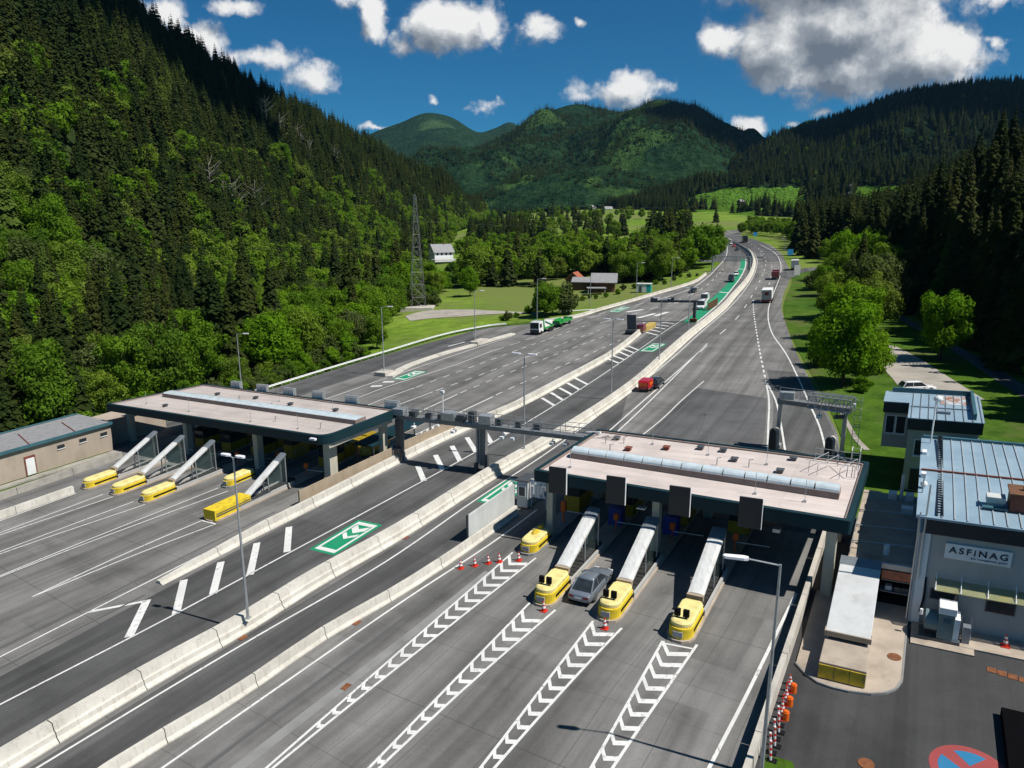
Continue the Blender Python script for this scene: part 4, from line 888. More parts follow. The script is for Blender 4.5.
for r, w, d, h in ((-51.0, .8, .5, .75), (-49.0, .45, .4, .6), (-46.9, .35, .3, .5), (-45.0, .45, .4, .55), (-44.0, .9, .5, .85), (-42.4, .5, .4, .7), (-41.0, .4, .3, 1.2), (-39.2, .75, .5, .95), (-37.6, .35, .3, .7), (-35.2, .3, .3, .6), (-33, .4, .3, .55)):
    k = MB(P); k.box(r-w, r+w, 62.4-d, 62.4+d, 6.0, 6.0+h); k.build('equipment_box', M['steel' if w > .6 else 'steel_dark'], g, bevel=.03)
for r in (-48.7, -43.2, -36.9, -35.6, -31, -29.5):
    k = MB(P); k.tube([(r, 62, 5.25), (r, 62, 4.95)], .06); k.box(r-.22, r+.22, 61.6, 62.2, 4.7, 4.98); k.build('camera', M['white'], g, bevel=.03)
k = MB(P); k.box(-40.45, -39.8, 62.9, 63.6, .9, 5.4); o = k.build('leg', M['gantry'], g, bevel=.03)
k = MB(P); k.box(-40.75, -40.62, 62.8, 63.7, 1, 5.2)
for i in range(14): k.tube([(-40.72, 62.7, 1.0+i*.32), (-40.35, 62.7, 1.0+i*.32)], .025, 5)
for x in (-40.75, -40.3): k.tube([(x, 62.7, .9), (x, 62.7, 6.6)], .035, 5)
k.build('ladder', M['steel'], o)
k = MB(P); k.box(-40.95, -40.62, 62.5, 62.88, .2, 1.2); k.box(-39.73, -39.5, 62.7, 63.3, .3, 2.2); k.build('cabinet', M['steel_dark'], o)
k = MB(P); k.box(-52.05, -51.35, 62.6, 63.4, 0, 5.25); o = k.build('leg', M['steel_dark'], g, bevel=.03)
k = MB(P); k.box(-51.9, -50.9, 61.95, 62.55, .1, 1.9); k.box(-50.88, -50.7, 62, 62.5, .4, 1.5); k.build('cabinet', M['steel_dark'], o, bevel=.02)
k = MB(P); k.tube([(-44.9, 62.4, 5.85), (-44.9, 62.4, 9.0)], .05); k.box(-45.1, -44.7, 62.2, 62.5, 9.0, 9.25); k.build('camera_mast', M['white'], g)
k = MB(P); k.tube([(-27.3, 62, 6.3), (-25.6, 61.5, 6.6)], .12); k.build('end_bracket', M['white'], g)
g.location.z -= .22
g = thing('sign_gantry', 'grey steel gantry with railings over the right slip lane beside the grass', 'gantry', P(-9, 80.3))
a, b = (-12.6, 80.9), (-5.0, 79.1)
k = MB(P); k.add([(a[0], a[1]-.6, 5.2), (b[0], b[1]-.6, 5.2), (b[0], b[1]+.6, 5.2), (a[0], a[1]+.6, 5.2), (a[0], a[1]-.6, 5.7), (b[0], b[1]-.6, 5.7), (b[0], b[1]+.6, 5.7), (a[0], a[1]+.6, 5.7)], [(0, 3, 2, 1), (4, 5, 6, 7), (0, 1, 5, 4), (1, 2, 6, 5), (2, 3, 7, 6), (3, 0, 4, 7)]); k.build('beam', M['gantry'], g)
k = MB(P); rail(k, [(-10.2, a[1]-1.1, 5.75), (b[0], b[1]-.6, 5.75)], (.5, 1.0), .03); rail(k, [(a[0], a[1]+.6, 5.75), (b[0], b[1]+.6, 5.75)], (.5, 1.0), .03); truss(k, (-9.2, 80.0), (-5.0, 79.0), 5.25, 6.6, 1.25, 6); k.build('walkway_rail', M['steel'], g)
k = MB(P); k.box(-12.4, -10.9, 80.3, 81.0, 5.71, 6.5); k.build('equipment_box', M['steel'], g, bevel=.03)
for r, hh in ((-8.1, 4.6), (-6.4, 4.7), (-5.9, 4.75)): k = MB(P); k.tube([(r, 79.2, 5), (r, 79.2, hh)], .06); k.box(r-.25, r+.25, 78.8, 79.4, hh-.3, hh); k.build('camera', M['white' if r < -8 else 'steel_dark'], g, bevel=.03)
k = MB(P); k.box(-4.9, -4.7, 78.6, 78.9, 5.9, 6.2); k.build('floodlight', M['lens'], g)
for r, f in ((-12.35, 81.1), (-5.6, 79.4)):
    k = MB(P); k.box(r-.2, r+.2, f-.25, f+.25, 0, 5); k.box(r-.4, r+.4, f-.45, f+.45, 0, .35); k.build('leg', M['steel'], g, bevel=.02)
k = MB(P)
for x in (-4.75, -4.15): k.tube([(x, 79.1, 1.5), (x, 79.1, 6.9)], .03, 5)
for i in range(16): k.tube([(-4.75, 79.1, 1.6+i*.33), (-4.15, 79.1, 1.6+i*.33)], .022, 5)
for i in range(5): k.tube([(-4.75, 79.1, 3+i*.9), (-4.75, 78.4, 3+i*.9), (-4.15, 78.4, 3+i*.9), (-4.15, 79.1, 3+i*.9)], .022, 5)
k.build('caged_ladder', M['steel'], g)
for r, f, lb in ((-12.55, 79.0, 'dark round-topped impact block at the left leg of the slip lane gantry'), (-6.75, 77.7, 'dark round-topped impact block at the right leg of the slip lane gantry')):
    k = MB(P); pts = [(r-.36, 0)]+[(r-.36*math.cos(math.pi*i/10), 2.3+.45*math.sin(math.pi*i/10)) for i in range(11)]+[(r+.36, 0)]
    k.front(pts, f-.2, f+.2); rt_ = thing('impact_block', lb, 'impact block', P(r, f)); k.build('blade', M['sign_back'], rt_)
    k = MB(P); pts2 = [(x+.25 if x > r else x+.25, y*1.0) for x, y in pts]; k.front(pts2, f+.21, f+.75); k.build('concrete_body', M['pale_concrete'], rt_)
# cantilever gantry on the far median and the full gantry further on
ca = thing('sign_gantry', 'cantilever steel sign gantry on the median in front of the green lane', 'gantry', G(694, 322))
mp = RF(G(694, 322)); k = MB(P); k.box(mp[0]-.3, mp[0]+.3, mp[1]-.3, mp[1]+.3, 0, 5.0); k.build('leg', M['steel_dark'], ca)
k = MB(P); k.box(mp[0]-10.5, mp[0]+.3, mp[1]-.35, mp[1]+.35, 4.5, 5.0); k.build('beam', M['steel_dark'], ca)
for dx in (-9.6, -5.6): k = MB(P); k.box(mp[0]+dx-.8, mp[0]+dx+.8, mp[1]-.5, mp[1]-.36, 4.8, 5.7); k.build('lane_signal', M['steel_dark'], ca)
k = MB(P); k.box(mp[0]-.8, mp[0]+.8, mp[1]-.9, mp[1]-.4, 0, .9); k.build('base_block', M['rust'], ca)
fa_, fb_ = G(712, 271), G(749.5, 272)
fg = thing('sign_gantry', 'far steel gantry spanning the left carriageway where the green lane begins', 'gantry', fa_)
k = MB(); zt = 4.2
for p in (fa_, fb_): k.tube([p, p+Vector((0, 0, zt+1))], .3, 6)
k.build('leg', M['steel'], fg)
k = MB(); 
for hh in (zt, zt+1.3): k.tube([fa_+Vector((0, 0, hh)), fb_+Vector((0, 0, hh))], .16, 5)
for i in range(13):
    p = fa_.lerp(fb_, i/12); k.tube([p+Vector((0, 0, zt)), p+Vector((0, 0, zt+1.3))], .1, 4)
    if i < 12: q = fa_.lerp(fb_, (i+1)/12); k.tube([p+Vector((0, 0, zt)), q+Vector((0, 0, zt+1.3))], .08, 4)
k.build('truss', M['steel'], fg)
# ================================================================ buildings on the right
mbld = thing('office_building', 'grey-white office building with blue-grey sheet roof and a lettered sign on its front', 'building', P(9, 57))
k = MB(P); k.box(1.65, 17, 49.3, 64.3, 0, 6.35); k.build('wall', M['offwhite'], mbld)
k = MB(P); k.box(1.55, 2.15, 49.18, 49.297, 0, 6.3); k.box(1.53, 1.647, 49.18, 64.3, .0, 6.3); k.build('corner_strip', M['white'], mbld)
k = MB(P); k.box(1.75, 17.3, 49.05, 64.5, 6.355, 7.35); k.build('fascia', M['sign_back'], mbld)
k = MB(P)
k.add([(1.2, 48.9, 7.36), (17.6, 48.9, 7.36), (17.6, 56.4, 7.72), (1.2, 56.4, 7.72), (17.6, 64.7, 7.55), (1.2, 64.7, 7.55), (1.2, 48.9, 7.5), (17.6, 48.9, 7.5), (17.6, 56.4, 7.86), (1.2, 56.4, 7.86), (17.6, 64.7, 7.69), (1.2, 64.7, 7.69)],
      [(0, 1, 2, 3), (3, 2, 4, 5), (6, 9, 8, 7), (9, 11, 10, 8), (0, 6, 7, 1), (5, 4, 10, 11), (0, 3, 9, 6), (3, 5, 11, 9), (1, 7, 8, 2), (2, 8, 10, 4)])
ro = k.build('roof', M['seam'], mbld)
k = MB(P)
for i in range(1, 24):
    r = 1.9+i*.68
    for (fa, ha), (fb, hb) in (((49.0, 7.5), (56.3, 7.85)), ((56.5, 7.86), (64.6, 7.69))): k.add([(r-.03, fa, ha), (r+.03, fa, ha), (r+.03, fb, hb), (r-.03, fb, hb), (r-.03, fa, ha+.07), (r+.03, fa, ha+.07), (r+.03, fb, hb+.07), (r-.03, fb, hb+.07)], [(4, 5, 6, 7), (0, 1, 5, 4), (1, 2, 6, 5), (2, 3, 7, 6), (3, 0, 4, 7)])
k.build('roof_seam', M['skyframe'], ro)
k = MB(P); k.box(1.3, 17.5, 56.33, 56.47, 7.8, 7.98); k.build('ridge_cap', M['copper'], ro)
k = MB(P); k.box(1.3, 17.6, 64.45, 64.72, 7.69, 7.9); k.build('back_flashing', M['teal_light'], ro)
k = MB(P)
for x in (2.32, 2.62): k.add([(x-.04, 49.2, 7.52), (x+.04, 49.2, 7.52), (x+.04, 64.3, 7.85), (x-.04, 64.3, 7.85), (x-.04, 49.2, 7.66), (x+.04, 49.2, 7.66), (x+.04, 64.3, 8.0), (x-.04, 64.3, 8.0)], [(4, 5, 6, 7), (0, 1, 5, 4), (1, 2, 6, 5), (3, 0, 4, 7), (2, 3, 7, 6)])
for i in range(38): k.box(2.32, 2.62, 49.4+i*.4, 49.46+i*.4, 7.66+.008*i, 7.74+.008*i)
k.build('roof_ladder', M['sign_back'], mbld)
k = MB(P); k.tube([(1.42, 49.0, .3), (1.42, 49.0, 7.7)], .055); k.tube([(1.75, 49.05, 3.2), (1.75, 49.05, 9.6)], .06); k.tube([(1.45, 52.5, 7.4), (1.45, 52.5, 9.0)], .05); k.build('downpipe', M['steel'], mbld)
k = MB(P); k.tube([(1.85, 63.2, 7.5), (1.85, 63.2, 11.2)], .07); k.ico((1.95, 63.0, 11.4), .32, .32, .27); k.build('camera_mast', M['white'], mbld)
k = MB(P); k.box(1.3, 1.6, 55.0, 55.5, 7.7, 8.1); k.box(1.3, 1.6, 60, 60.7, 7.7, 8.0); k.ico((1.5, 53.3, 8.0), .22, .22, .22); k.build('floodlight', M['white'], mbld)
c = RF(G(1020, 508, 7.9)); k = MB(P); k.box(c[0]-.55, c[0]+1.2, c[1]-.2, c[1]+1.4, 7.6, 8.75); o = k.build('chimney', M['copper'], mbld, bevel=.02)
k = MB(P); k.box(c[0]-.65, c[0]+1.3, c[1]-.3, c[1]+1.5, 8.75, 8.85); k.cyl((c[0]+.2, c[1]+.6, 8.85), 'z', .12, .3); k.build('chimney_cap', M['wood'], o)
k = MB(P); k.box(c[0]-1.75, c[0]-.75, c[1]+.1, c[1]+.9, 7.95, 8.35); k.box(c[0]-1.65, c[0]-.85, c[1]+.2, c[1]+.8, 7.7, 7.95); k.build('roof_vent', M['panel_grey'], mbld, bevel=.02)
k = MB(P); k.box(c[0]-1.95, c[0]-.6, c[1]-.35, c[1]-.0, 7.72, 7.82); k.build('vent_flashing', M['teal_light'], mbld)
k = MB(P); k.add([(2.7, 49.25, 3.35), (12, 49.25, 3.35), (12, 48.35, 2.95), (2.7, 48.35, 2.95), (2.7, 49.25, 3.39), (12, 49.25, 3.39), (12, 48.35, 2.99), (2.7, 48.35, 2.99)], [(0, 3, 2, 1), (4, 5, 6, 7), (0, 1, 5, 4), (1, 2, 6, 5), (2, 3, 7, 6), (3, 0, 4, 7)]); aw = k.build('awning', M['awning'], mbld)
aw['label'] = 'greenish translucent awning over the ground floor'
k = MB(P)
for r in (2.75, 4.1, 5.5, 6.9, 8.3, 9.7): k.tube([(r, 49.2, 3.75), (r, 48.4, 3.02), (r, 49.2, 3.3)], .04, 5)
k.build('awning_bracket', M['white'], aw)
for a, b, c0, c1 in ((2.6, 4.0, 1.95, 2.55), (5.6, 7.0, 1.75, 2.4)):
    k = MB(P); k.box(a, b, 49.24, 49.29, c0, c1); o = k.build('window', M['glass'], mbld); k = MB(P); k.box(a-.07, b+.07, 49.27, 49.296, c0-.07, c1+.07); k.build('window_frame', M['steel_dark'], o)
k = MB(P); k.box(9.0, 10.4, 49.22, 49.295, .12, 2.3); k.build('door', M['steel_dark'], mbld)
k = MB(P); k.tube([(2.2, 49.22, 3.3), (2.25, 49.15, 2.0), (2.1, 49.1, .9)], .06, 6); k.build('cable', M['black'], mbld)
# lettered sign
k = MB(P); k.box(3.0, 6.45, 49.18, 49.285, 4.85, 5.85); sgn = k.build('sign_board', M['white'], mbld, bevel=.01)
def lettering(text, r0, r1, f, h0, h1, parent, mat, spacing=1.2, thick=.01):
    cu = bpy.data.curves.new('lettering', 'FONT'); cu.body = text; cu.extrude = .02; cu.space_character = spacing; cu.offset = thick
    tmp = bpy.data.objects.new('lettering', cu); C.objects.link(tmp); bpy.context.view_layer.update()
    me = bpy.data.meshes.new_from_object(tmp.evaluated_get(bpy.context.evaluated_depsgraph_get())); C.objects.unlink(tmp); bpy.data.objects.remove(tmp)
    xs = [v.co.x for v in me.vertices]; ys = [v.co.y for v in me.vertices]; x0, x1, y0, y1 = min(xs), max(xs), min(ys), max(ys)
    mb = MB(P); mb.add([(r0+(v.co.x-x0)/(x1-x0)*(r1-r0), f-v.co.z*.5, h0+(v.co.y-y0)/(y1-y0)*(h1-h0)) for v in me.vertices], [tuple(p.vertices) for p in me.polygons])
    return mb.build('lettering', mat, parent)
M['ink'] = worn('navy_ink', (.012, .016, .03), .1, 3, .6)
lettering('ASFiNAG', 3.2, 6.25, 49.165, 5.25, 5.66, sgn, M['ink'], 1.35, .018)
lettering('bau management gmbh', 4.4, 6.25, 49.165, 5.0, 5.13, sgn, M['ink'], 1.1, .004)
# annex tower
ax = thing('annex_building', 'small grey two storey annex with a partly rusted blue sheet roof, behind the office building', 'building', P(3, 77))
k = MB(P); k.box(.25, 5.7, 72.6, 81.4, 0, 5.9); k.box(-2.0, .247, 77.8, 81.3, 2.3, 5.9); k.build('wall', M['offwhite'], ax)
k = MB(P); k.box(.1, 5.9, 72.35, 81.6, 5.9, 6.95); k.box(-2.15, .098, 77.5, 81.55, 5.9, 6.95); k.build('fascia', M['sign_back'], ax)
k = MB(P); k.box(.05, 5.95, 72.3, 81.65, 6.95, 7.03); k.box(-2.2, .048, 77.45, 81.6, 6.95, 7.03); ro = k.build('roof', M['seam'], ax)
k = MB(P); k.box(2.6, 5.1, 77.6, 80.9, 7.032, 7.06); o = k.build('rust_sheet', M['seam_rust'], ro); o['label'] = 'rusty orange brown roof sheets'
k = MB(P); k.box(5.1, 5.35, 73, 81.3, 7.03, 7.6); k.box(-1.6, 5.3, 81.3, 81.5, 7.03, 7.5); k.build('parapet', M['teal_light'], ro)
k = MB(P)
for i in range(9): k.box(.3+i*.68, .36+i*.68, 72.35, 81.2, 7.03, 7.1)
k.box(.2, 5, 76.0, 76.1, 7.03, 7.13); k.box(2.4, 3.4, 74.2, 74.6, 7.03, 7.25); k.build('roof_seam', M['slab_end'], ro)
for a, b, f, c0, c1 in ((.9, 1.75, 72.6, 3.5, 4.9), (-1.75, -1.05, 77.8, 3.8, 5.5), (-.85, -.1, 77.8, 3.8, 5.5)):
    k = MB(P); k.box(a, b, f-.06, f-.004, c0, c1); o = k.build('window', M['glass'], ax); k = MB(P); k.box(a-.09, b+.09, f-.03, f-.002, c0-.09, c1+.09); k.box(a-.1, b+.1, f-.15, f-.03, c0-.16, c0-.09); k.build('window_frame', M['white'], o)
k = MB(P)
for i in range(6): k.box(3.4, 5.7, 72.45, 72.6, 4.1+i*.25, 4.28+i*.25)
k.build('louvre', M['panel_grey'], ax)
k = MB(P); k.box(.8, 1.9, 72.53, 72.597, .1, 2.1); k.build('door', M['dark'], ax)
# low flat roofed shed between canopy and office
lb = thing('shed', 'low flat-roofed shed with roof pipes between the right canopy and the office building', 'shed', P(-.4, 57))
k = MB(P); k.box(-1.15, 1.5, 50.75, 63.5, 2.85, 3.0); k.build('roof', M['apron'], lb)
k = MB(P); k.box(-2.45, -1.153, 50.8, 63.6, 2.8, 3.05); k.build('roof_edge', M['apron'], lb)
k = MB(P); k.box(-2.5, 1.5, 50.55, 50.75, 2.75, 3.12); k.build('front_trim', M['steel'], lb)
k = MB(P); k.box(-2.35, -2.15, 51, 63.2, 0, 2.8); k.box(-2.3, 1.5, 63.0, 63.3, 0, 2.8); k.box(-2.3, 1.5, 57, 57.2, 0, 2.8); k.build('wall', M['concrete'], lb)
k = MB(P)
for f in (53.2, 56.0, 58.9): k.tube([(-2.4, f, 3.2), (1.45, f+.1, 3.35)], .05, 5); k.tube([(-2.4, f, 3.0), (-2.4, f, 3.25)], .05, 5)
k.tube([(-2.4, 51, 3.6), (-2.4, 57, 3.6)], .025, 5); 
for f in (51.2, 53, 55, 57): k.tube([(-2.4, f, 3.0), (-2.4, f, 3.6)], .025, 5)
k.build('roof_pipe', M['steel'], lb)
k = MB(P); k.cyl((-.2, 52.2, 3.0), 'z', .2, .7, 10); k.box(.4, 1.2, 59.5, 60.2, 3.0, 3.5); k.build('roof_vent', M['white'], lb)
k = MB(P); k.cyl((.3, 62.6, 3.0), 'z', .13, 2.1, 8); k.box(-.6, .0, 62.2, 63, 3.0, 3.5); k.box(.6, 1.2, 62.2, 62.8, 3.0, 3.6); k.build('chimney', M['white'], lb)
k = MB(P); k.box(-.3, 1.4, 50.45, 50.54, 2.1, 2.7); o = k.build('orange_panel', worn('faded_orange_board', (.62, .20, .10), .3, 2, .7), lb)
for h in (1.85, 1.0): k = MB(P); k.box(-.3, 1.5, 50.7, 51.5, h, h+.06); k.build('shelf', M['slab_end'], lb)
for a, h in ((.2, 1.06), (.75, 1.06), (1.2, 1.06), (.5, 1.91)): k = MB(P); k.box(a-.2, a+.2, 50.9, 51.3, h, h+.3); k.build('stored_box', M['white' if a < .3 else 'steel_dark'], lb)
# broad stair roof and its yellow-faced end block
st = thing('stair_enclosure', 'broad white sloping stair roof ending at a concrete block with faded yellow face', 'stair enclosure', P(-1.6, 44))
k = MB(P); prof = [(43.25, 1.55), (50.5, 3.0), (50.5, 3.22), (43.25, 1.78)]; k.side(prof, -2.85, -.38); so = k.build('stair_roof', M['slab_white'], st, bevel=.03)
k = MB(P); k.side([(43.2, 1.42), (43.55, 1.5), (43.55, 1.84), (43.2, 1.75)], -2.9, -.33); k.build('gutter_end', M['panel_brown'], so)
k = MB(P); k.side([(49.6, 2.82), (50.52, 3.01), (50.52, 3.245), (49.6, 3.055)], -2.87, -.36); k.build('dark_roof_end', M['slab_end'], so)
k = MB(P); k.side([(43.4, .14), (50.5, .14), (50.5, 2.98), (43.4, 1.56)], -2.75, -2.65); k.side([(43.4, .14), (50.5, .14), (50.5, 2.98), (43.4, 1.56)], -.58, -.48); k.build('side_wall', M['panel_grey'], st)
k = MB(P); k.box(-2.85, -.35, 40.75, 43.5, .13, 1.2); k.build('end_block', M['apron'], st, bevel=.04)
k = MB(P)
for i in range(3): k.box(-2.83+.83*i, -2.03+.83*i, 40.70, 40.745, .2, 1.05)
k.build('yellow_face', M['old_yellow'], st)
# generator
gn = thing('generator', 'grey cylindrical compressor set with a white-topped cabinet standing beside the office wall', 'generator', P(3.1, 48))
k = MB(P); k.box(2.15, 4.35, 47.3, 48.7, .12, .3); k.build('skid', M['steel_dark'], gn)
M['machine'] = worn('grey_green_machine_paint', (.13, .19, .20), .15, 2, .45)
k = MB(P); k.cyl((2.4, 48.0, 1.15), 'x', .62, 1.15, 20); k.build('tank', M['machine'], gn)
k = MB(P); k.box(3.1, 3.95, 47.35, 48.4, .3, 2.0); o = k.build('cabinet', M['machine'], gn, bevel=.03)
k = MB(P); k.box(3.05, 4.0, 47.3, 48.5, 2.0, 2.45); k.build('cabinet_top', M['white'], o, bevel=.03)
k = MB(P); k.box(3.35, 3.75, 47.33, 47.347, 1.45, 1.75); k.build('plate', M['teal_light'], o)
k = MB(P); k.box(3.95, 4.25, 47.5, 48.6, .3, 1.7); k.cyl((2.15, 47.7, 1.55), 'z', .09, .35); k.build('exhaust', M['white'], gn)
k = MB(P); k.tube([(4.4, 48.6, .12), (4.4, 48.6, 1.5), (4.9, 48.6, 1.5), (4.9, 48.2, .12)], .05, 6); k.box(4.45, 4.85, 47.7, 48.2, .12, 1.2); tag(k.build('hydrant', M['slab_end']), 'grey service pillar with a white pipe bow, right of the grey compressor set', 'service pillar')
bx = RF(G(1000, 716)); k = MB(P); k.box(bx[0], bx[0]+3.5, bx[1]-7, bx[1]+.1, .02, .5); o = tag(k.build('storage_cover', M['cover_black'], bevel=.03), 'flat black cover lying on the yard at the right edge', 'cover')
k = MB(P); c = RF(G(1012, 676)); 
for i in range(5): k.box(c[0]-1.2+.5*i, c[0]-.75+.5*i, c[1]-.15-.1*i, c[1]+.35-.1*i, .012, .04)
tag(k.build('drain_grate', M['rust']), 'rusty orange row of drain grates in the yard asphalt', 'drain')
for i, (u, v) in enumerate(((243, 638), (406, 538), (357, 623), (346, 687), (894, 659), (866, 764), (527, 508))):
    c = RF(G(u, v)); z0 = .135 if u == 894 else .012; k = MB(P)
    if u > 800: k.cyl((c[0], c[1], z0), 'z', .38, .03, 16)
    else: k.box(c[0]-.2, c[0]+.2, c[1]-.3, c[1]+.3, z0, z0+.03)
    tag(k.build('drain_cover' if u > 800 else 'drain_grate', M['rust'] if u != 406 else M['copper']), ['rusty drain grate at the foot of the median barrier behind the left foreground lamp', 'small rusty drain grate along the median barrier near the green panel', 'dark rusty drain grate beside the low barrier in the right toll lane', 'dark drain grate at the edge of the pale gutter strip', 'round rusty manhole cover in the concrete apron', 'round rusty manhole cover in the yard near the bottom edge', 'small rusty drain grate on the bypass lane by the grey cabin'][i], 'drain')
# no-stopping roundel painted on the yard
c = RF(G(970, 766)); rd = MB(); bl = MB(); lines = MB(); n = 36
circ = lambda rad, a: (c[0]+rad*math.cos(a), c[1]-.4+rad*math.sin(a))
quad(rd, R2(*[circ(1.75, 2*math.pi*i/n) for i in range(n)]), .02)
for q in range(4):
    a0 = math.radians(45+90*q+15); a1 = math.radians(45+90*(q+1)-15); quad(bl, R2(circ(.36, (a0+a1)/2), *[circ(1.36, a0+(a1-a0)*i/10) for i in range(11)]), .026)
structure('yard_marking', rd, M['red_paint']); structure('yard_marking', bl, M['blue_paint'])
tf = MB()
for p in ((768, 757), (790, 762), (800, 768)): q = RF(G(*p))
structure('grass_corner', (lambda m: (quad(m, [G(*p) for p in ((757, 780), (766, 757), (778, 758), (792, 762), (800, 780))], .03), m)[1])(MB()), M['verge'])
# ================================================================ long service building on the left
sb = thing('service_building', 'long low beige service building with blue roof edge left of the plaza', 'building', P(-97, 40))
k = MB(P); k.add([(-96.9, -15, 0), (-92.9, 52.6, 0), (-103, 53.5, 0), (-107, -15, 0), (-96.9, -15, 3.55), (-92.9, 52.6, 3.55), (-103, 53.5, 3.55), (-107, -15, 3.55)], [(4, 5, 6, 7), (0, 1, 5, 4), (1, 2, 6, 5), (2, 3, 7, 6), (3, 0, 4, 7)]); k.build('wall', M['beige'], sb)
k = MB(P); k.add([(-96.6, -15, 3.56), (-92.6, 52.9, 3.56), (-103, 53.8, 3.56), (-107, -15, 3.56), (-96.6, -15, 3.85), (-92.6, 52.9, 3.85), (-103, 53.8, 3.85), (-107, -15, 3.85)], [(4, 5, 6, 7), (0, 1, 5, 4), (1, 2, 6, 5), (2, 3, 7, 6), (3, 0, 4, 7)]); ro = k.build('roof', M['slate'], sb)
k = MB(P); k.add([(-96.5, -15, 3.6), (-92.5, 52.9, 3.6), (-92.5, 52.9, 3.95), (-96.5, -15, 3.95), (-96.85, -15, 3.95), (-92.85, 52.9, 3.95)], [(0, 1, 2, 3), (3, 2, 5, 4)]); k.add([(-106.4, -15, 3.9), (-102.4, 53.7, 3.9), (-103.0, 53.8, 3.95), (-107, -15, 3.95)], [(0, 1, 2, 3)]); k.build('roof_edge', M['teal_light'], ro)
k = MB(P)
for i in range(9): f = 5+i*5.4; k.tube([(-96.2+f*.059, f, 3.9), (-103+f*.059, f+2, 3.9)], .07, 5)
k.build('roof_duct', M['copper'], ro)
wx = lambda f: -96.9+(f+15)*4/67.6
f0 = RF(G(33, 467))[1]
k = MB(P); k.box(wx(42.5)+.0, wx(42.5)+.1, 42.0, 43.0, .1, 2.2); k.build('door', M['white'], sb); k = MB(P); k.box(wx(42.5)-.02, wx(42.5)+.06, 41.85, 43.15, .1, 2.5); k.build('door_frame', M['copper'], sb)
for f in (46.2, 48.9, 51.6, 38, 33): k = MB(P); k.box(wx(f)-.02, wx(f)+.05, f-.45, f+.45, 2.3, 2.75); o = k.build('window', M['glass'], sb); k = MB(P); k.box(wx(f)-.02, wx(f)+.1, f-.5, f+.5, 2.18, 2.26); k.build('window_sill', M['white'], o)
k = MB(P); k.add([(-95.9, -15, .0), (-91.9, 52, .0), (-90.6, 52, 0), (-94.6, -15, 0), (-95.9, -15, .2), (-91.9, 52, .2), (-90.6, 52, .2), (-94.6, -15, .2)], [(4, 5, 6, 7), (1, 2, 6, 5), (2, 3, 7, 6)]); k.build('plinth', M['concrete'], sb)
k = MB(P); k.box(-99.5, -95.0, 53.8, 62, 0, 3.4); k.box(-99.7, -94.8, 53.6, 62.2, 3.4, 3.6); tag(k.build('equipment_hut', M['beige']), 'dark shaded beige hut under the far left corner of the canopy', 'hut')

# ================================================================ lamp posts
def lamp_post(label, pos, h, az, double=False, arm=1.0, name='street_lamp', group=None, head=.9):
    root = thing(name, label, 'street lamp', pos, group=group)
    k = MB(); k.tube([(0, 0, 0), (0, 0, h*.5), (0, 0, h)], .115, 8, r2=.06); k.box(-.16, .16, -.16, .16, -.02, .05); k.build('pole', M['steel'], root, local=True)
    for s in ((1, -1) if double else (1,)):
        dx, dy = math.sin(math.radians(az))*s, math.cos(math.radians(az))*s
        a = MB(); a.tube([(0, 0, h-.05), (dx*arm, dy*arm, h+.12)], .04, 6); o = a.build('arm', M['steel'], root, local=True)
        b = MB(lambda p, q, z: Vector((dx*(arm+p)-dy*q, dy*(arm+p)+dx*q, h+.12+z))); b.prism([(-.1, -.1), (.1, -.17), (head, -.14), (head+.1, 0), (head, .14), (.1, .17), (-.1, .1)], -.05, .07); hd = b.build('lamp_head', M['lens'], root, local=True)
    return root
def pxlamp(label, base, top, az, double=False, arm=1.0, h0=0, grp=None, head=.9):
    p = G(base[0], base[1], h0); d = ray(*top); t = math.hypot(p.x, p.y)/math.hypot(d[0], d[1]); return lamp_post(label, p, H+t*d[2]-p.z, az, double, arm, group=grp, head=head)
GM = 'lamp posts along the median'
pxlamp('tall double-headed street lamp on the median barrier in the left foreground', (248, 618), (237, 457), 110, True, .35, 1.1, GM, .55)
pxlamp('slender double-headed street lamp on the median barrier, just behind the maintenance gantry', (524, 449), (523, 355), 110, True, .5, 1.1, GM)
pxlamp('slender street lamp on the median barrier, left of the red trailer', (611, 392), (611, 320), 110, True, .5, 1.1, GM)
pxlamp('slender street lamp on the median barrier between red trailer and cantilever sign gantry', (659, 359), (659, 299), 110, True, .5, 1.1, GM)
pxlamp('slender street lamp on the median barrier, beside the leg of the cantilever sign gantry', (688, 331), (688, 288), 110, True, .5, 1.1, GM)
lamp_post('tall single-arm street lamp in the right foreground, its arm reaching over the toll lane', P(-4.25, 31.9, 0), 11.4, -76, False, 1.5, head=.95)
GL_ = 'lamp posts along the left edge'
f_ = min((58+.2*i for i in range(200)), key=lambda f: abs(project(P(-98.9, f, 0))[0]-242)); p = P(-98.9, f_); d = ray(237.5, 334); t = math.hypot(p.x, p.y)/math.hypot(d[0], d[1])
lamp_post('single-arm street lamp rising behind the left canopy roof against the forest', p, H+t*d[2]-p.z, 100, False, 1.2, group=GL_)
pxlamp('single-arm street lamp at the near end of the white concrete island', (384, 371), (381, 307), 100, False, 1.2, .7, GL_)
pxlamp('single-arm street lamp near the far end of the white concrete island', (475, 341), (475, 291), 100, False, 1.2, .7, GL_)
pxlamp('single-arm street lamp behind the green truck', (537, 322), (536, 279), 100, False, 1.2, 0, GL_)
pxlamp('single-arm street lamp at the meadow edge in front of the barns', (590, 307), (589, 275), 100, False, 1.2, 0, GL_)
pxlamp('single-arm street lamp at the meadow edge left of the turquoise cabin', (636, 297), (636, 263), 100, False, 1.2, 0, GL_)
pxlamp('single-arm street lamp right of the turquoise cabin', (671, 288), (671, 258), 100, False, 1.2, 0, GL_)
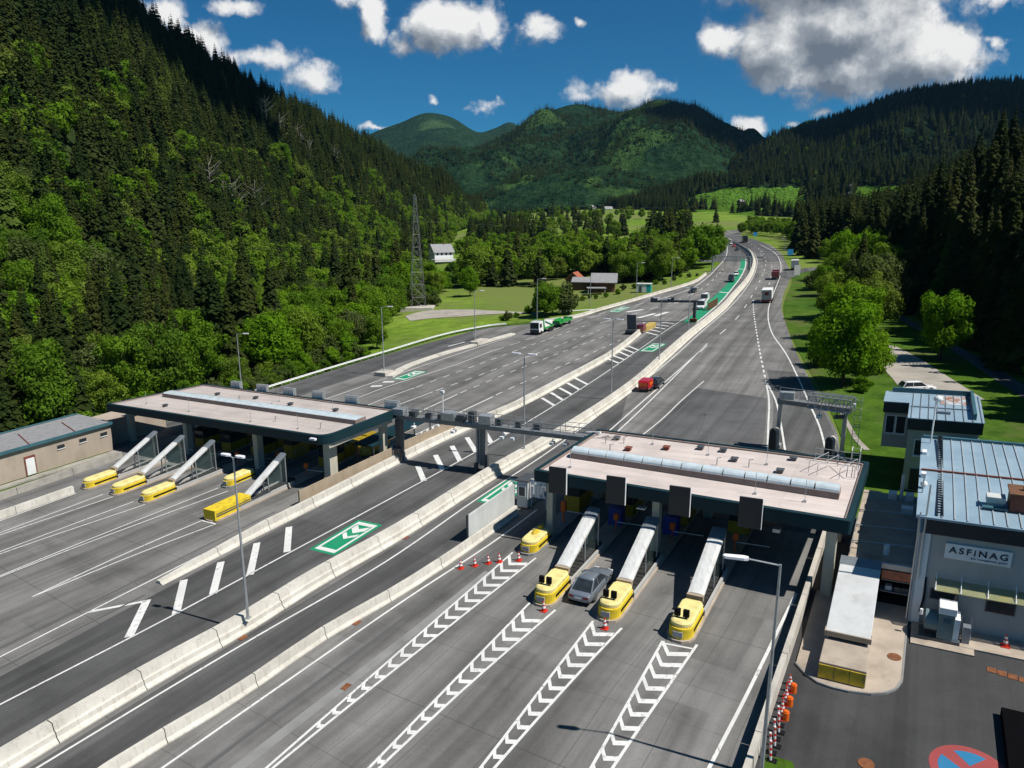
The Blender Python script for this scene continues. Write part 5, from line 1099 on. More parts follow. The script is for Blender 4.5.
pxlamp('thin lamp post at the right verge beyond the white lorry', (785, 251), (784.5, 239), -80, False, 1.0, 0)

# ================================================================ cones and beacons
def cone(pos, label, group=None, s=1.0):
    root = thing('traffic_cone', label, 'traffic cone', pos, road_euler(30), group); root.scale = (s, s, s)
    k = MB(); k.box(-.24, .24, -.24, .24, 0, .05); k.build('base', M['red'], root, bevel=.02, local=True)
    k = MB(); k.tube([(0, 0, .05), (0, 0, .8)], .17, 14, r2=.035); o = k.build('body', M['red'], root, local=True)
    for a, b in ((.27, .42), (.54, .68)):
        ra = .17-.135*(a-.05)/.75+.006; rb = .17-.135*(b-.05)/.75+.006
        k = MB(); k.tube([(0, 0, a), (0, 0, b)], ra, 14, r2=rb, cap=False); k.build('reflective_band', M['white'], o, local=True)
    return root
cone(G(461, 568.5), 'red and white traffic cone, first of the row from the concrete barrier end', 'cones before the right toll lanes')
for p, lb in (((475, 566), 'red and white traffic cone, second of the row from the concrete barrier end'), ((488.5, 563.5), 'red and white traffic cone in the middle of the row at the chevrons'), ((499.5, 562), 'red and white traffic cone, fourth of the row at the tip of the chevrons'),
              ((519, 560.5), 'red and white traffic cone close in front of the lone short yellow crash cushion'), ((544, 611), 'red and white traffic cone in front of the island left of the silver car'), ((605, 628.5), 'red and white traffic cone in front of the island right of the silver car')):
    cone(G(*p), lb, 'cones before the right toll lanes')
cone(P(*RF(G(1005, 648)), .12), 'single red and white traffic cone standing by the office wall', None)
def px_z(t): return (lerp(792, 777, t), lerp(686, 731, t))
for i in range(9):
    r, f = -4.15+.05*(i % 2), 39.6-.62*i
    if i < 6:
        root = cone(P(r, f), 'red and white traffic cone in the tight row along the edge wall', 'cones stored along the edge wall', .85)
        if i in (1, 3, 5):
            b = MB(lambda a, c, h: P(-3.88+a, f+c, h)); b.cyl((0, 0, 0), 'z', .17, .5, 14); b.cyl((0, 0, .5), 'z', .12, .06, 14); tag(b.build('warning_drum', M['orange']), 'orange plastic warning drum beside the row of cones at the edge wall', 'warning drum', 'drums stored along the edge wall')
    else: pass
for i in range(6):
    r, f = -4.15+.12*(i % 2), 35.9-.55*i; root = thing('delineator_post', 'white and red delineator post leaning in the row along the edge wall', 'delineator', P(r, f), group='delineator posts stored along the edge wall')
    k = MB(P); k.box(r-.18, r+.3, f-.16, f+.16, 0, .07); k.build('base', M['black'], root)
    k = MB(P); k.tube([(r, f, .05), (r-.08, f+.03, 1.15)], .06, 8); o = k.build('post', M['white'], root)
    for h in (.3, .62, .94): k = MB(P); k.tube([(r-.07*h, f+.03*h, h), (r-.07*(h+.15), f+.03*(h+.15), h+.15)], .066, 8); k.build('red_band', M['red'], o)
# ================================================================ vehicles
def car(label, pos, az, paint, L=4.5, Wd=1.82, Ht=1.45, kind='sedan', name='car', cat='car', group=None):
    root = thing(name, label, cat, pos, road_euler(az), group); w = Wd/2; l = L/2
    def loft(mb, rings, cap=True):
        n = len(rings[0]); vs = [p for r_ in rings for p in r_]
        fs = [(i*n+j, i*n+(j+1) % n, (i+1)*n+(j+1) % n, (i+1)*n+j) for i in range(len(rings)-1) for j in range(n)]
        if cap: fs += [tuple(range(n-1, -1, -1)), tuple(range((len(rings)-1)*n, len(rings)*n))]
        mb.add(vs, fs)
    tall = kind in ('van',)
    belt = Ht*.60 if not tall else Ht*.52
    if kind == 'sedan': st = [(-1, .50, .80, .38), (-.97, .9, .93, .26), (-.8, .99, .98, .22), (-.5, 1, 1.0, .2), (0, 1, 1.0, .2), (.42, 1, .98, .2), (.75, .98, .86, .2), (.94, .88, .76, .24), (1, .6, .62, .36)]
    elif kind == 'hatch': st = [(-1, .6, .85, .36), (-.97, .92, 1.0, .26), (-.75, .99, 1.02, .22), (0, 1, 1.0, .2), (.45, 1, .97, .2), (.78, .97, .84, .2), (.95, .86, .72, .24), (1, .6, .58, .36)]
    else: st = [(-1, .8, .95, .34), (-.98, .96, 1.02, .26), (-.5, 1, 1.02, .22), (.4, 1, 1.0, .2), (.8, .98, .9, .2), (.96, .9, .75, .24), (1, .7, .6, .36)]
    rings = []
    for y, ws, hs, zb in st:
        W_ = w*ws; zt = belt*hs; rings.append([(-W_*.86, y*l, zb), (-W_*.98, y*l, zb+.12), (-W_, y*l, zb+(zt-zb)*.55), (-W_*.93, y*l, zt-.04), (-W_*.8, y*l, zt), (W_*.8, y*l, zt), (W_*.93, y*l, zt-.04), (W_, y*l, zb+(zt-zb)*.55), (W_*.98, y*l, zb+.12), (W_*.86, y*l, zb)])
    b = MB(); loft(b, rings); body = b.build('body', paint, root, bevel=.03, smooth=True, local=True)
    gb = {'sedan': (-.80, -.42, .08, .42), 'hatch': (-.97, -.78, .1, .45), 'van': (-.985, -.93, .42, .72)}[kind]
    z0 = belt-.05; z1 = Ht
    G0 = [(gb[0], z0), (gb[1], z1-.03), (gb[2], z1-.03), (gb[3], z0)]
    g = MB(); wb, wt = w*.88, w*.68 if not tall else w*.8
    vs = [(-wb, gb[0]*l, z0), (-wt, gb[1]*l, z1-.05), (-wt, gb[2]*l, z1-.05), (-wb, gb[3]*l, z0), (wb, gb[0]*l, z0), (wt, gb[1]*l, z1-.05), (wt, gb[2]*l, z1-.05), (wb, gb[3]*l, z0)]
    g.add(vs, [(0, 1, 2, 3), (7, 6, 5, 4), (0, 4, 5, 1), (1, 5, 6, 2), (2, 6, 7, 3), (3, 7, 4, 0)]); g.build('window', M['glass'], root, local=True)
    r_ = MB(); n = 5
    rings = []
    for i in range(n):
        t = i/(n-1); y = lerp(gb[1]*l-.06, gb[2]*l+.08, t); cr_ = .04*math.sin(math.pi*t); rings.append([(-wt-.03, y, z1-.09), (-wt*.9, y, z1-.02+cr_*.6), (0, y, z1+cr_), (wt*.9, y, z1-.02+cr_*.6), (wt+.03, y, z1-.09)])
    loft(r_, rings); r_.build('roof', paint, root, smooth=True, local=True)
    ym = ((gb[1]+gb[2])/2-.03)
    if math.hypot(pos[0], pos[1]) < 140:
        for s in (-1, 1):
            for y0, y1, rr in ((gb[0], gb[1], .06), (gb[3], gb[2], .045), (ym, ym, .035)): p_ = MB(); p_.tube([(s*wb, y0*l, z0), (s*(wt+.01), y1*l, z1-.06)], rr, 6); p_.build('pillar', paint, root, local=True)
    if tall: p_ = MB(); p_.box(-wb-.01, wb+.01, gb[0]*l, .25*l, z0, z1-.3); p_.build('cargo_side', paint, root, local=True)
    for s in (-1, 1):
        for y in (-.6*l, .62*l):
            k = MB(); k.cyl((s*(w-.11)-.1, y, .33), 'x', .33, .2, 18); o = k.build('wheel', M['tyre'], root, local=True)
            k = MB(); k.cyl((s*(w-.0)-.006, y, .33), 'x', .21, .012, 12); k.build('rim', M['rim'], o, local=True)
        k = MB(); k.box(s*w*.6-.2, s*w*.6+.2, -l-.01, -l*.945, belt*.68, belt*.84); k.build('tail_light', M['lamp_red'], root, bevel=.02, local=True)
        k = MB(); k.box(s*w*.6-.19, s*w*.6+.19, l*.93, l+.0, belt*.58, belt*.72); k.build('headlight', M['lamp_clear'], root, bevel=.02, local=True)
        k = MB(); k.box(s*(w+.09)-.09, s*(w+.09)+.09, gb[3]*l-.35, gb[3]*l-.2, belt-.02, belt+.12); k.build('wing_mirror', paint, root, bevel=.02, local=True)
    k = MB(); k.box(-.26, .26, -l-.02, -l+.05, .52, .63); k.build('number_plate', M['white'], root, local=True)
    k = MB(); k.box(-w*.85, w*.85, -l+.02, l-.05, .16, .3); k.build('underbody', M['black'], root, local=True)
    return root
def head_at(p):
    i = min(range(len(MEDN)), key=lambda j: (MEDN[j][0].x-p.x)**2+(MEDN[j][0].y-p.y)**2); t = MEDN[i][1]; return math.degrees(math.atan2(t.x, t.y))
def pxcar(label, px, paint, away=True, dl=2.0, **kw):
    p = G(*px); az = head_at(p); q = p+Vector((math.sin(math.radians(az)), math.cos(math.radians(az)), 0))*dl
    return car(label, W(q.x, q.y, .005), az if away else az+180, M[paint], **kw)
car('blue-grey silver saloon car entering the toll lane between two yellow crash cushions', P(-18.95, 44.75, .005), 30, M['car_silver'], 4.75, 1.86, 1.46)
pxcar('dark blue car towing the red box trailer', (652, 389.5), 'car_dark', True, 2.2, L=4.4, kind='hatch', Ht=1.5)
tp = G(643.5, 392.5); az = head_at(tp); q = tp+Vector((math.sin(math.radians(az)), math.cos(math.radians(az)), 0))*1.3
tr = thing('box_trailer', 'red box trailer towed by the dark blue car', 'trailer', W(q.x, q.y, 0), road_euler(az))
k = MB(); k.side([(-1.3, .5), (1.2, .5), (1.35, .9), (1.1, 1.75), (-1.15, 1.75), (-1.3, 1.5)], -.82, .82); k.build('body', M['car_red'], tr, bevel=.05, local=True)
k = MB(); k.box(-.55, .55, -1.34, -1.29, .95, 1.35); k.box(.823, .835, -.6, .7, .95, 1.4); k.build('panel', M['orange'], tr, local=True)
k = MB(); k.tube([(0, 1.2, .5), (0, 2.5, .48)], .05); k.box(-.85, .85, -1.25, 1.2, .4, .5); k.build('drawbar', M['steel_dark'], tr, local=True)
for s in (-1, 1): k = MB(); k.cyl((s*.88-.09, -.1, .3), 'x', .3, .18, 16); k.build('wheel', M['tyre'], tr, local=True)
for s in (-1, 1): k = MB(); k.box(s*.62-.12, s*.62+.12, -1.35, -1.3, .55, .68); k.build('tail_light', M['lamp_red'], tr, local=True)
def box_truck(label, px, cabp, boxm, away=True, L=8.0, boxh=3.5, boxw=2.5, rear=None, side=None, off=None, name='lorry', cat='lorry', pos=None, az=None):
    p = pos or G(*px); az = head_at(p) if az is None else az
    if off is None: off = L/2
    q = p+Vector((math.sin(math.radians(az)), math.cos(math.radians(az)), 0))*off
    root = thing(name, label, cat, W(q.x, q.y, 0), road_euler(az if away else az+180)); l = L/2; w = boxw/2
    k = MB(); k.box(-w*.5, w*.5, -l+.2, l-.3, .65, .95); k.build('chassis', M['steel_dark'], root, local=True)
    k = MB(); k.box(-w, w, -l, l-2.3, 1.0, boxh); o = k.build('box_body', M[boxm], root, bevel=.04, local=True)
    k = MB(); k.side([(l-2.1, .6), (l, .6), (l, 1.6), (l-.35, 2.75), (l-2.1, 2.85)], -w*.96, w*.96); c = k.build('cab', M[cabp], root, bevel=.06, local=True)
    k = MB(); k.add([(-w*.85, l-.0+.012, 1.65), (w*.85, l+.012, 1.65), (w*.8, l-.31, 2.6), (-w*.8, l-.31, 2.6)], [(0, 1, 2, 3)])
    for s in (-1, 1): k.add([(s*w*.975, l-1.6, 1.7), (s*w*.975, l-.35, 1.7), (s*w*.975, l-.6, 2.5), (s*w*.975, l-1.6, 2.5)], [(0, 1, 2, 3)])
    k.build('window', M['glass'], c, local=True)
    if rear: k = MB(); k.box(-w*.97, w*.97, -l-.03, -l, 1.05, boxh-.1); k.build('rear_door', M[rear], o, local=True)
    if rear: k = MB(); k.box(-.5, .5, -l-.05, -l-.03, 2.1, 2.9); k.build('emblem', M['lamp_red' if rear == 'offwhite' else 'white'], o, local=True)
    k = MB(); k.box(-w, w, -l-.02, -l+.15, .55, .95); k.build('rear_bumper', M['car_maroon' if rear else 'steel_dark'], root, local=True)
    for s in (-1, 1):
        for y in (-l+1.0, -l+2.2, l-1.1): k = MB(); k.cyl((s*(w-.16)-.15, y, .5), 'x', .5, .3, 16); k.build('wheel', M['tyre'], root, local=True)
        k = MB(); k.box(s*w*.75-.18, s*w*.75+.18, -l-.06, -l-.02, .66, .82); k.build('tail_light', M['lamp_red'], root, local=True)
        k = MB(); k.box(s*w*.75-.18, s*w*.75+.18, l, l+.03, .75, .95); k.build('headlight', M['lamp_clear'], root, local=True)
    return root
box_truck('white box lorry with a pale rear and maroon bumper driving away, nearest of the lorries', (766.5, 303.5), 'car_maroon', 'white', True, 7.5, 3.5, 2.5, rear='offwhite')
box_truck('small red truck driving away ahead of the white box lorry', (775, 280), 'car_maroon', 'car_maroon', True, 6.0, 2.6, 2.3)
box_truck('pale grey lorry parked at the right verge by the side road', (795, 270.5), 'car_white', 'panel_grey', True, 7.0, 3.6, 2.5)
box_truck('dark lorry with a white roof edge far away at the bend', (745.5, 243), 'car_black', 'sign_back', True, 9, 4.0, 2.6)
pxcar('small white car driving away before the far bend', (760.5, 257.5), 'car_white', True, kind='hatch')
pxcar('dark car on the left carriageway approaching past the turquoise cabin', (692, 293), 'car_black', False, kind='hatch')
pxcar('white van on the green lane, the nearer of two', (701, 309), 'car_white', False, dl=1.0, L=5.2, Wd=2.0, Ht=2.2, kind='van', name='van', cat='van')
pxcar('white van on the green lane close behind another white van', (704, 302.5), 'car_white', False, dl=1.5, L=5.2, Wd=2.0, Ht=2.3, kind='van', name='van', cat='van')
pxcar('dark blue van on the green lane before the far gantry', (731, 282), 'car_dark', False, dl=1, L=5.0, Wd=2.0, Ht=2.2, kind='van', name='van', cat='van')
pxcar('light blue car behind the dark blue van on the green lane', (735.5, 276), 'car_white', False, kind='hatch')
for px, pt, lb in (((737, 250.5), 'car_dark', 'dark car beyond the far gantry, last of the queue'), ((734, 247), 'car_red', 'red car in the queue beyond the far gantry'), ((731, 244.3), 'car_white', 'pale car in the queue beyond the far gantry'), ((727, 241), 'car_silver', 'grey car at the head of the queue behind the big tree')):
    pxcar(lb, px, pt, False, dl=.5, kind='hatch')
pxcar('white hatchback parked on the gravel behind the annex', (917, 391), 'car_white', False, kind='hatch', dl=0)
bpy.data.objects[[o.name for o in C.objects if o.get('label', '').startswith('white hatchback')][0]].rotation_euler = road_euler(95)
# green two-axle transporter with its trailer
p = G(538, 334); az = head_at(p)+180+6; q = p+Vector((math.sin(math.radians(az)), math.cos(math.radians(az)), 0))*-2.2
tk = thing('tow_lorry', 'green and white skip lorry pulling a low green trailer, on the left carriageway', 'lorry', W(q.x, q.y, 0), road_euler(az))
k = MB(); k.side([(1.6, .6), (3.6, .6), (3.65, 1.5), (3.45, 2.9), (1.6, 3.0)], -1.2, 1.2); o = k.build('cab', M['car_white'], tk, bevel=.06, local=True)
k = MB(); k.add([(-1.1, 3.67, 1.45), (1.1, 3.67, 1.45), (1.05, 3.475, 2.75), (-1.05, 3.475, 2.75)], [(0, 1, 2, 3)]); k.box(-1.15, 1.15, 3.6, 3.7, .5, 1.2); k.box(-1.215, 1.215, 2.3, 3.3, 1.6, 2.5); k.build('window', M['glass'], o, local=True)
k = MB(); k.box(-.5, .5, -3.5, 3.4, .7, 1.0); k.build('chassis', M['steel_dark'], tk, local=True)
k = MB(); k.box(-1.2, 1.2, -3.4, 1.4, 1.0, 1.35); k.box(-1.2, -.9, 1.0, 1.45, 1.0, 3.2); k.box(.9, 1.2, 1.0, 1.45, 1.0, 3.2); k.box(-1.22, 1.22, 1.5, 1.62, .8, 1.6); k.build('bed', M['truck_green'], tk, local=True)
k = MB(); k.side([(-2.9, 1.35), (.4, 1.35), (.9, 2.4), (-3.2, 2.4)], -1.0, 1.0); k.build('skip', M['white'], tk, local=True)
k = MB(); k.tube([(-1.1, -3.2, 1.2), (-1.1, .5, 2.7)], .12); k.tube([(1.1, -3.2, 1.2), (1.1, .5, 2.7)], .12); k.build('lift_arm', M['truck_green'], tk, local=True)
for s in (-1, 1):
    for y in (2.7, -1.6, -2.7): k = MB(); k.cyl((s*1.05-.15, y, .5), 'x', .5, .3, 16); k.build('wheel', M['tyre'], tk, local=True)
q2 = q+Vector((math.sin(math.radians(az)), math.cos(math.radians(az)), 0))*-9.4
t2 = thing('flat_trailer', 'low green two-axle trailer behind the skip lorry', 'trailer', W(q2.x, q2.y, 0), road_euler(az))
k = MB(); k.box(-1.2, 1.2, -3.6, 3.2, .85, 1.25); k.box(-1.2, 1.2, -3.6, -3.3, 1.25, 1.6); k.box(-1.2, 1.2, 2.9, 3.2, 1.25, 1.6); k.box(-1.2, -1.05, -1.8, 1.6, 1.25, 1.7); k.box(1.05, 1.2, -1.8, 1.6, 1.25, 1.7); k.build('bed', M['truck_green'], t2, bevel=.04, local=True)
k = MB(); k.tube([(0, 3.2, .8), (0, 5.6, .75)], .08); k.box(-.5, .5, -3, 3, .6, .85); k.build('drawbar', M['steel_dark'], t2, local=True)
for s in (-1, 1):
    for y in (2.2, -2.2): k = MB(); k.cyl((s*1.0-.15, y, .45), 'x', .45, .3, 16); k.build('wheel', M['tyre'], t2, local=True)
# impact attenuator trailer panel and barrier end
p = G(632, 334); az = head_at(p); at_ = thing('warning_trailer', 'dark upright warning sign trailer standing before the barrier end on the left carriageway', 'warning trailer', p, road_euler(az))
k = MB(); k.box(-1.0, 1.0, -.15, .15, 1.0, 4.2); k.build('sign_panel', M['steel_dark'], at_, local=True)
k = MB(); k.box(-1.2, 1.2, -1.0, 1.6, .45, 1.0); k.build('trailer_bed', M['steel_dark'], at_, local=True)
k = MB(); k.box(.9, 2.4, .5, 2.6, .5, 1.9); k.build('motor_box', M['car_maroon'], at_, bevel=.05, local=True)
for s in (-1, 1): k = MB(); k.cyl((s*1.2-.1, 0, .4), 'x', .4, .2, 14); k.build('wheel', M['tyre'], at_, local=True)
p = RF(G(648, 329)); k = MB(lambda a, b, c: P(p[0]+a, p[1]+b, c)); stack(k, [(capsule(.8, -3.2, 3.2), 0), (capsule(.8, -3.2, 3.2), 1.0)]); tag(k.build('crash_cushion', worn('dusty_yellow_cushion', (.50, .36, .10), .3, 1, .7)), 'dusty yellow crash cushion at the far end of the bypass barrier', 'crash cushion')
p = [G(713, 311), G(722, 305.5)]; k = MB(); t = (p[1]-p[0]).normalized(); n = Vector((t.y, -t.x, 0))
for i in range(9): b = p[0].lerp(p[1], i/8)-n*1.3; k.box(b.x-.1, b.x+.1, b.y-.1, b.y+.1, b.z, b.z+1.9)
for h in (.6, 1.2, 1.8): k.tube([p[0]-n*1.3+Vector((0, 0, h)), p[1]-n*1.3+Vector((0, 0, h))], .12, 5)
tag(k.build('crossing_gate', M['wood']), 'brown barred gate in the gap of the far median barrier', 'gate')
# ================================================================ houses, barns, pylons
def gable(name, label, pos, az, L, Wd, hw, hr, wallm, roofm, over=.5, base=-2, cat='house', wins=()):
    root = thing(name, label, cat, pos, (0, 0, -math.radians(az))); l, w = L/2, Wd/2
    k = MB(); k.front([(-w, base), (w, base), (w, hw), (0, hr-.15), (-w, hw)], -l, l); wl = k.build('wall', M[wallm], root, local=True)
    k = MB(); s = (hr-hw)/w; k.front([(-w-over, hw-s*over), (0, hr), (w+over, hw-s*over), (w+over, hw-s*over+.2), (0, hr+.22), (-w-over, hw-s*over+.2)], -l-over, l+over); ro = k.build('roof', M[roofm], root, local=True)
    for s_, y, z, a, b in wins:
        k = MB(); k.box(s_*w-.05, s_*w+.05, y-a, y+a, z-b, z+b); k.build('window', M['glass'], root, local=True)
    k = MB()
    for y, z in (((-w*.4), hw*.55), ((w*.4), hw*.55), (0, hw+.2)): k.box(y-.45, y+.45, -l-.05, l+.05, z-.6, z+.6)
    k.build('gable_window', M['glass'], root, local=True)
    return root, ro
hz = at(441, 259, 430); hz = Vector((hz.x, hz.y, hz.z))
hs, ro = gable('house', 'white house with grey gabled roof above the trees at the forest foot', hz, 60, 12, 9, 4.6, 8.6, 'white', 'slate', .8, -6, wins=[(1, y, 3.2, .6, .8) for y in (-4.2, -1.4, 1.4, 4.2)])
k = MB(); k.box(-.4, .4, 1.5, 2.3, 7.2, 9.6); k.build('chimney', M['wood'], ro, local=True)
k = MB(); k.box(5.5, 12, -9, 5, -.4, .3); k.build('terrace', M['panel_grey'], hs, local=True)
b1, _ = gable('barn', 'dark timber barn with a grey sheet roof behind the meadow', G(604, 291), 100, 7.0, 7.5, 3.4, 5.6, 'wood', 'slate', .8, -1, 'barn')
b2, _ = gable('barn', 'long low brown timber shed left of the dark timber barn', G(587, 289), 105, 9, 5, 2.6, 3.8, 'wood', 'slate', .5, -1, 'barn')
b3, _ = gable('barn', 'small hut with a red tiled roof at the left end of the barns', G(575, 286), 20, 6, 5, 2.6, 4.8, 'wood', 'tile', .5, -1, 'hut')
k = MB(); p = G(596, 294); k.box(p.x-3, p.x+3, p.y-2.5, p.y+1.5, p.z+1.9, p.z+2.1); 
for dx in (-2.7, 2.5): k.box(p.x+dx-.12, p.x+dx+.12, p.y-2.4, p.y-2.2, p.z, p.z+1.9)
tag(k.build('lean_to', M['slate']), 'open lean-to roof on posts in front of the dark timber barn', 'shelter')
pc = thing('portable_cabin', 'small white and turquoise portable cabin beside the road', 'cabin', G(686, 293), (0, 0, -.3)); pc.location = G(644, 292)
k = MB(); k.box(-2.2, .8, -1.2, 1.2, 0, 2.5); k.build('white_part', M['white'], pc, bevel=.05, local=True)
k = MB(); k.box(.81, 2.2, -1.2, 1.2, 0, 2.4); k.build('turquoise_part', M['turquoise'], pc, bevel=.05, local=True)
k = MB(); k.box(-2.4, 2.3, -1.3, 1.3, 2.5, 2.7); k.build('roof', M['white'], pc, local=True)
k = MB(); k.box(-1.4, -.6, -1.26, -1.2, .1, 2.0); k.build('door', M['steel_dark'], pc, local=True)
p = G(567, 311.5); k = MB(); k.box(p.x-.65, p.x+.65, p.y-.06, p.y+.06, p.z+.9, p.z+2.3); sg = thing('road_sign', 'bright green square sign with a dark symbol at the meadow edge', 'sign', p)
k.build('sign_board', M['sign_green'], sg)
k = MB(); k.box(p.x+.05, p.x+.4, p.y-.1, p.y-.062, p.z+1.2, p.z+2.0); k.build('symbol', M['ink'], sg)
k = MB(); k.box(p.x-.6, p.x-.5, p.y-.02, p.y+.08, p.z-.2, p.z+1.0); k.box(p.x+.5, p.x+.6, p.y-.02, p.y+.08, p.z-.2, p.z+1.0); k.build('post', M['steel'], sg)
for px, w_, h_, mt, lb in (((790, 257), 2.4, 2.4, 'blue_light', 'blue square road sign beyond the parked pale lorry'), ((796.5, 278), 2.0, 3.2, 'panel_grey', 'back of a pale upright road sign at the right verge'), ((755, 237.5), 2.5, 2.4, 'blue_light', 'small blue and white sign far away at the bend')):
    p = G(*px); sg = thing('road_sign', lb, 'sign', p); k = MB(); k.box(p.x-w_/2, p.x+w_/2, p.y-.06, p.y+.06, p.z+.9, p.z+.9+h_); k.build('sign_board', M[mt], sg)
    k = MB(); k.box(p.x-.08, p.x+.08, p.y+.065, p.y+.2, p.z-.1, p.z+1.2+h_*.5); k.build('post', M['steel'], sg)
for i, (u, v, y, az) in enumerate(((592, 208.5, 1350, 30), (601, 207, 1420, 110), (608, 210, 1280, 70), (583, 209.5, 1400, 80), (664, 229, 640, 40), (741, 201, 1100, 60))):
    gable('house', ['white house in the distant village, left of centre', 'white house in the distant village, farthest back', 'white house in the distant village, nearest of the group', 'white house at the left end of the distant village', 'white house among the dark trees beyond the barns', 'small dark hut on the sloping meadow below the ridge'][i], (lambda q: Vector((q.x, q.y, q.z-4)))(at(u, v, y)), az, 14 if i < 5 else 9, 10 if i < 5 else 7, 6 if i < 5 else 3.5, 10 if i < 5 else 6, 'white' if i < 5 else 'wood', 'slate', .6, -8)
def pylon(label, base, h, w, arms, name='power_pylon', az=0):
    root = thing(name, label, 'pylon', base, (0, 0, az)); k = MB(); lv = 9
    for i in range(lv):
        t0, t1 = i/lv, (i+1)/lv; w0, w1 = w*(1-t0*.86)/2, w*(1-t1*.86)/2; z0, z1 = h*t0, h*t1
        c0 = [(-w0, -w0, z0), (w0, -w0, z0), (w0, w0, z0), (-w0, w0, z0)]; c1 = [(-w1, -w1, z1), (w1, -w1, z1), (w1, w1, z1), (-w1, w1, z1)]
        for j in range(4): k.tube([c0[j], c1[j]], .07, 4); k.tube([c0[j], c1[(j+1) % 4]], .04, 4); k.tube([c0[(j+1) % 4], c1[j]], .04, 4); k.tube([c1[j], c1[(j+1) % 4]], .04, 4)
    k.build('lattice_mast', M['steel_dark' if w < 3 else 'gantry'], root, local=True)
    for z, a in arms:
        k = MB(); ww = w*(1-z/h*.86)/2
        for s in (-1, 1):
            for d in (-ww, ww): k.tube([(0, d, z), (s*a, 0, z+.4)], .09, 4); k.tube([(0, d, z+1.5), (s*a, 0, z+.5)], .07, 4)
            k.tube([(s*a, 0, z+.3), (s*a, 0, z-1.2)], .06, 5)
        k.build('cross_arm', M['steel_dark'], root, local=True)
    return root
b = G(418, 309); pylon('tall steel lattice power pylon on a concrete pad left of the meadow', b, 34, 4.4, ((33, .5), (27, .5)), az=.3)
k = MB(); k.box(b.x-5, b.x+5, b.y-4, b.y+4, b.z-.5, b.z+.9); tag(k.build('pylon_base', M['pale_concrete'], bevel=.1), 'pale concrete pad under the lattice power pylon', 'concrete pad')
pr = at(846, 236, 620); pylon('distant thin power pylon in front of the dark right ridge', pr, 44, 2.9, ((41, 2.5), (35, 3.5)), az=.5)
def wire(label, a, b, sag, r=.016, group=None):
    k = MB(); n = 24; k.tube([a.lerp(b, i/n)-Vector((0, 0, sag*4*(i/n)*(1-i/n))) for i in range(n+1)], r, 4); tag(k.build('power_line', M['steel_dark']), label, 'power line', group)
top = b+Vector((0, 0, 33)); lo = b+Vector((0, 0, 26.6))
wire('upper power line sagging from the pylon towards the right ridge', top, pr+Vector((-4, 0, 43)), 9); wire('lower power line sagging from the pylon towards the right ridge', lo, pr+Vector((-6, 0, 35)), 11)
wire('upper power line from the pylon towards the left hillside', top, at(-60, 185, 230), 4); wire('lower power line from the pylon towards the left hillside', lo, at(-60, 205, 230), 4)
wire('lowest power line crossing the left hillside', b+Vector((0, 0, 20)), at(-60, 224, 228), 4)
# ================================================================ trees
def leaf_mat(name, cols, trans=.3):
    m = bpy.data.materials.new(name); m.use_nodes = True; nt = m.node_tree; b = NB(nt); p = nt.nodes['Principled BSDF']; out = nt.nodes['Material Output']
    oi = b.n('ShaderNodeObjectInfo'); tc = b.n('ShaderNodeTexCoord').outputs['Object']
    n = b.noise(tc, .55, 3, .7)
    c = b.ramp(oi.outputs['Random'], [(i/(len(cols)-1), x) for i, x in enumerate(cols)])
    c = b.mix(1, c, b.ramp(n, [(.3, .62), (.7, 1.38)]), 'MULTIPLY')
    b.link(c, p.inputs['Base Color']); p.inputs['Roughness'].default_value = .8; p.inputs['Specular IOR Level'].default_value = .08
    t = b.n('ShaderNodeBsdfTranslucent'); b.link(b.mix(1, c, (1.25, 1.3, .6), 'MULTIPLY'), t.inputs['Color'])
    mx = b.n('ShaderNodeMixShader'); mx.inputs[0].default_value = trans; b.link(p.outputs[0], mx.inputs[1]); b.link(t.outputs[0], mx.inputs[2]); b.link(mx.outputs[0], out.inputs['Surface'])
    return m
M['spruce'] = leaf_mat('spruce_needles', [(.011, .024, .005), (.022, .036, .006), (.036, .045, .007), (.015, .029, .007), (.046, .054, .010)], .15)
M['larch'] = leaf_mat('larch_needles', [(.085, .125, .018), (.066, .105, .016), (.105, .138, .022)], .25)
M['beech'] = leaf_mat('broad_leaves', [(.088, .180, .012), (.130, .230, .014), (.072, .145, .014), (.165, .240, .026), (.110, .205, .012), (.150, .195, .036)], .42)
M['maple'] = leaf_mat('bright_leaves', [(.115, .235, .008), (.140, .255, .012), (.095, .205, .010)], .42)
M['dull'] = leaf_mat('dull_leaves', [(.085, .115, .028), (.065, .095, .022), (.095, .125, .036)], .28)
M['bark'] = worn('tree_bark', (.07, .052, .038), .3, 3, .95, stretch=(3, 3, .5))
M['bark_pale'] = worn('pale_bark', (.22, .20, .17), .3, 3, .9)
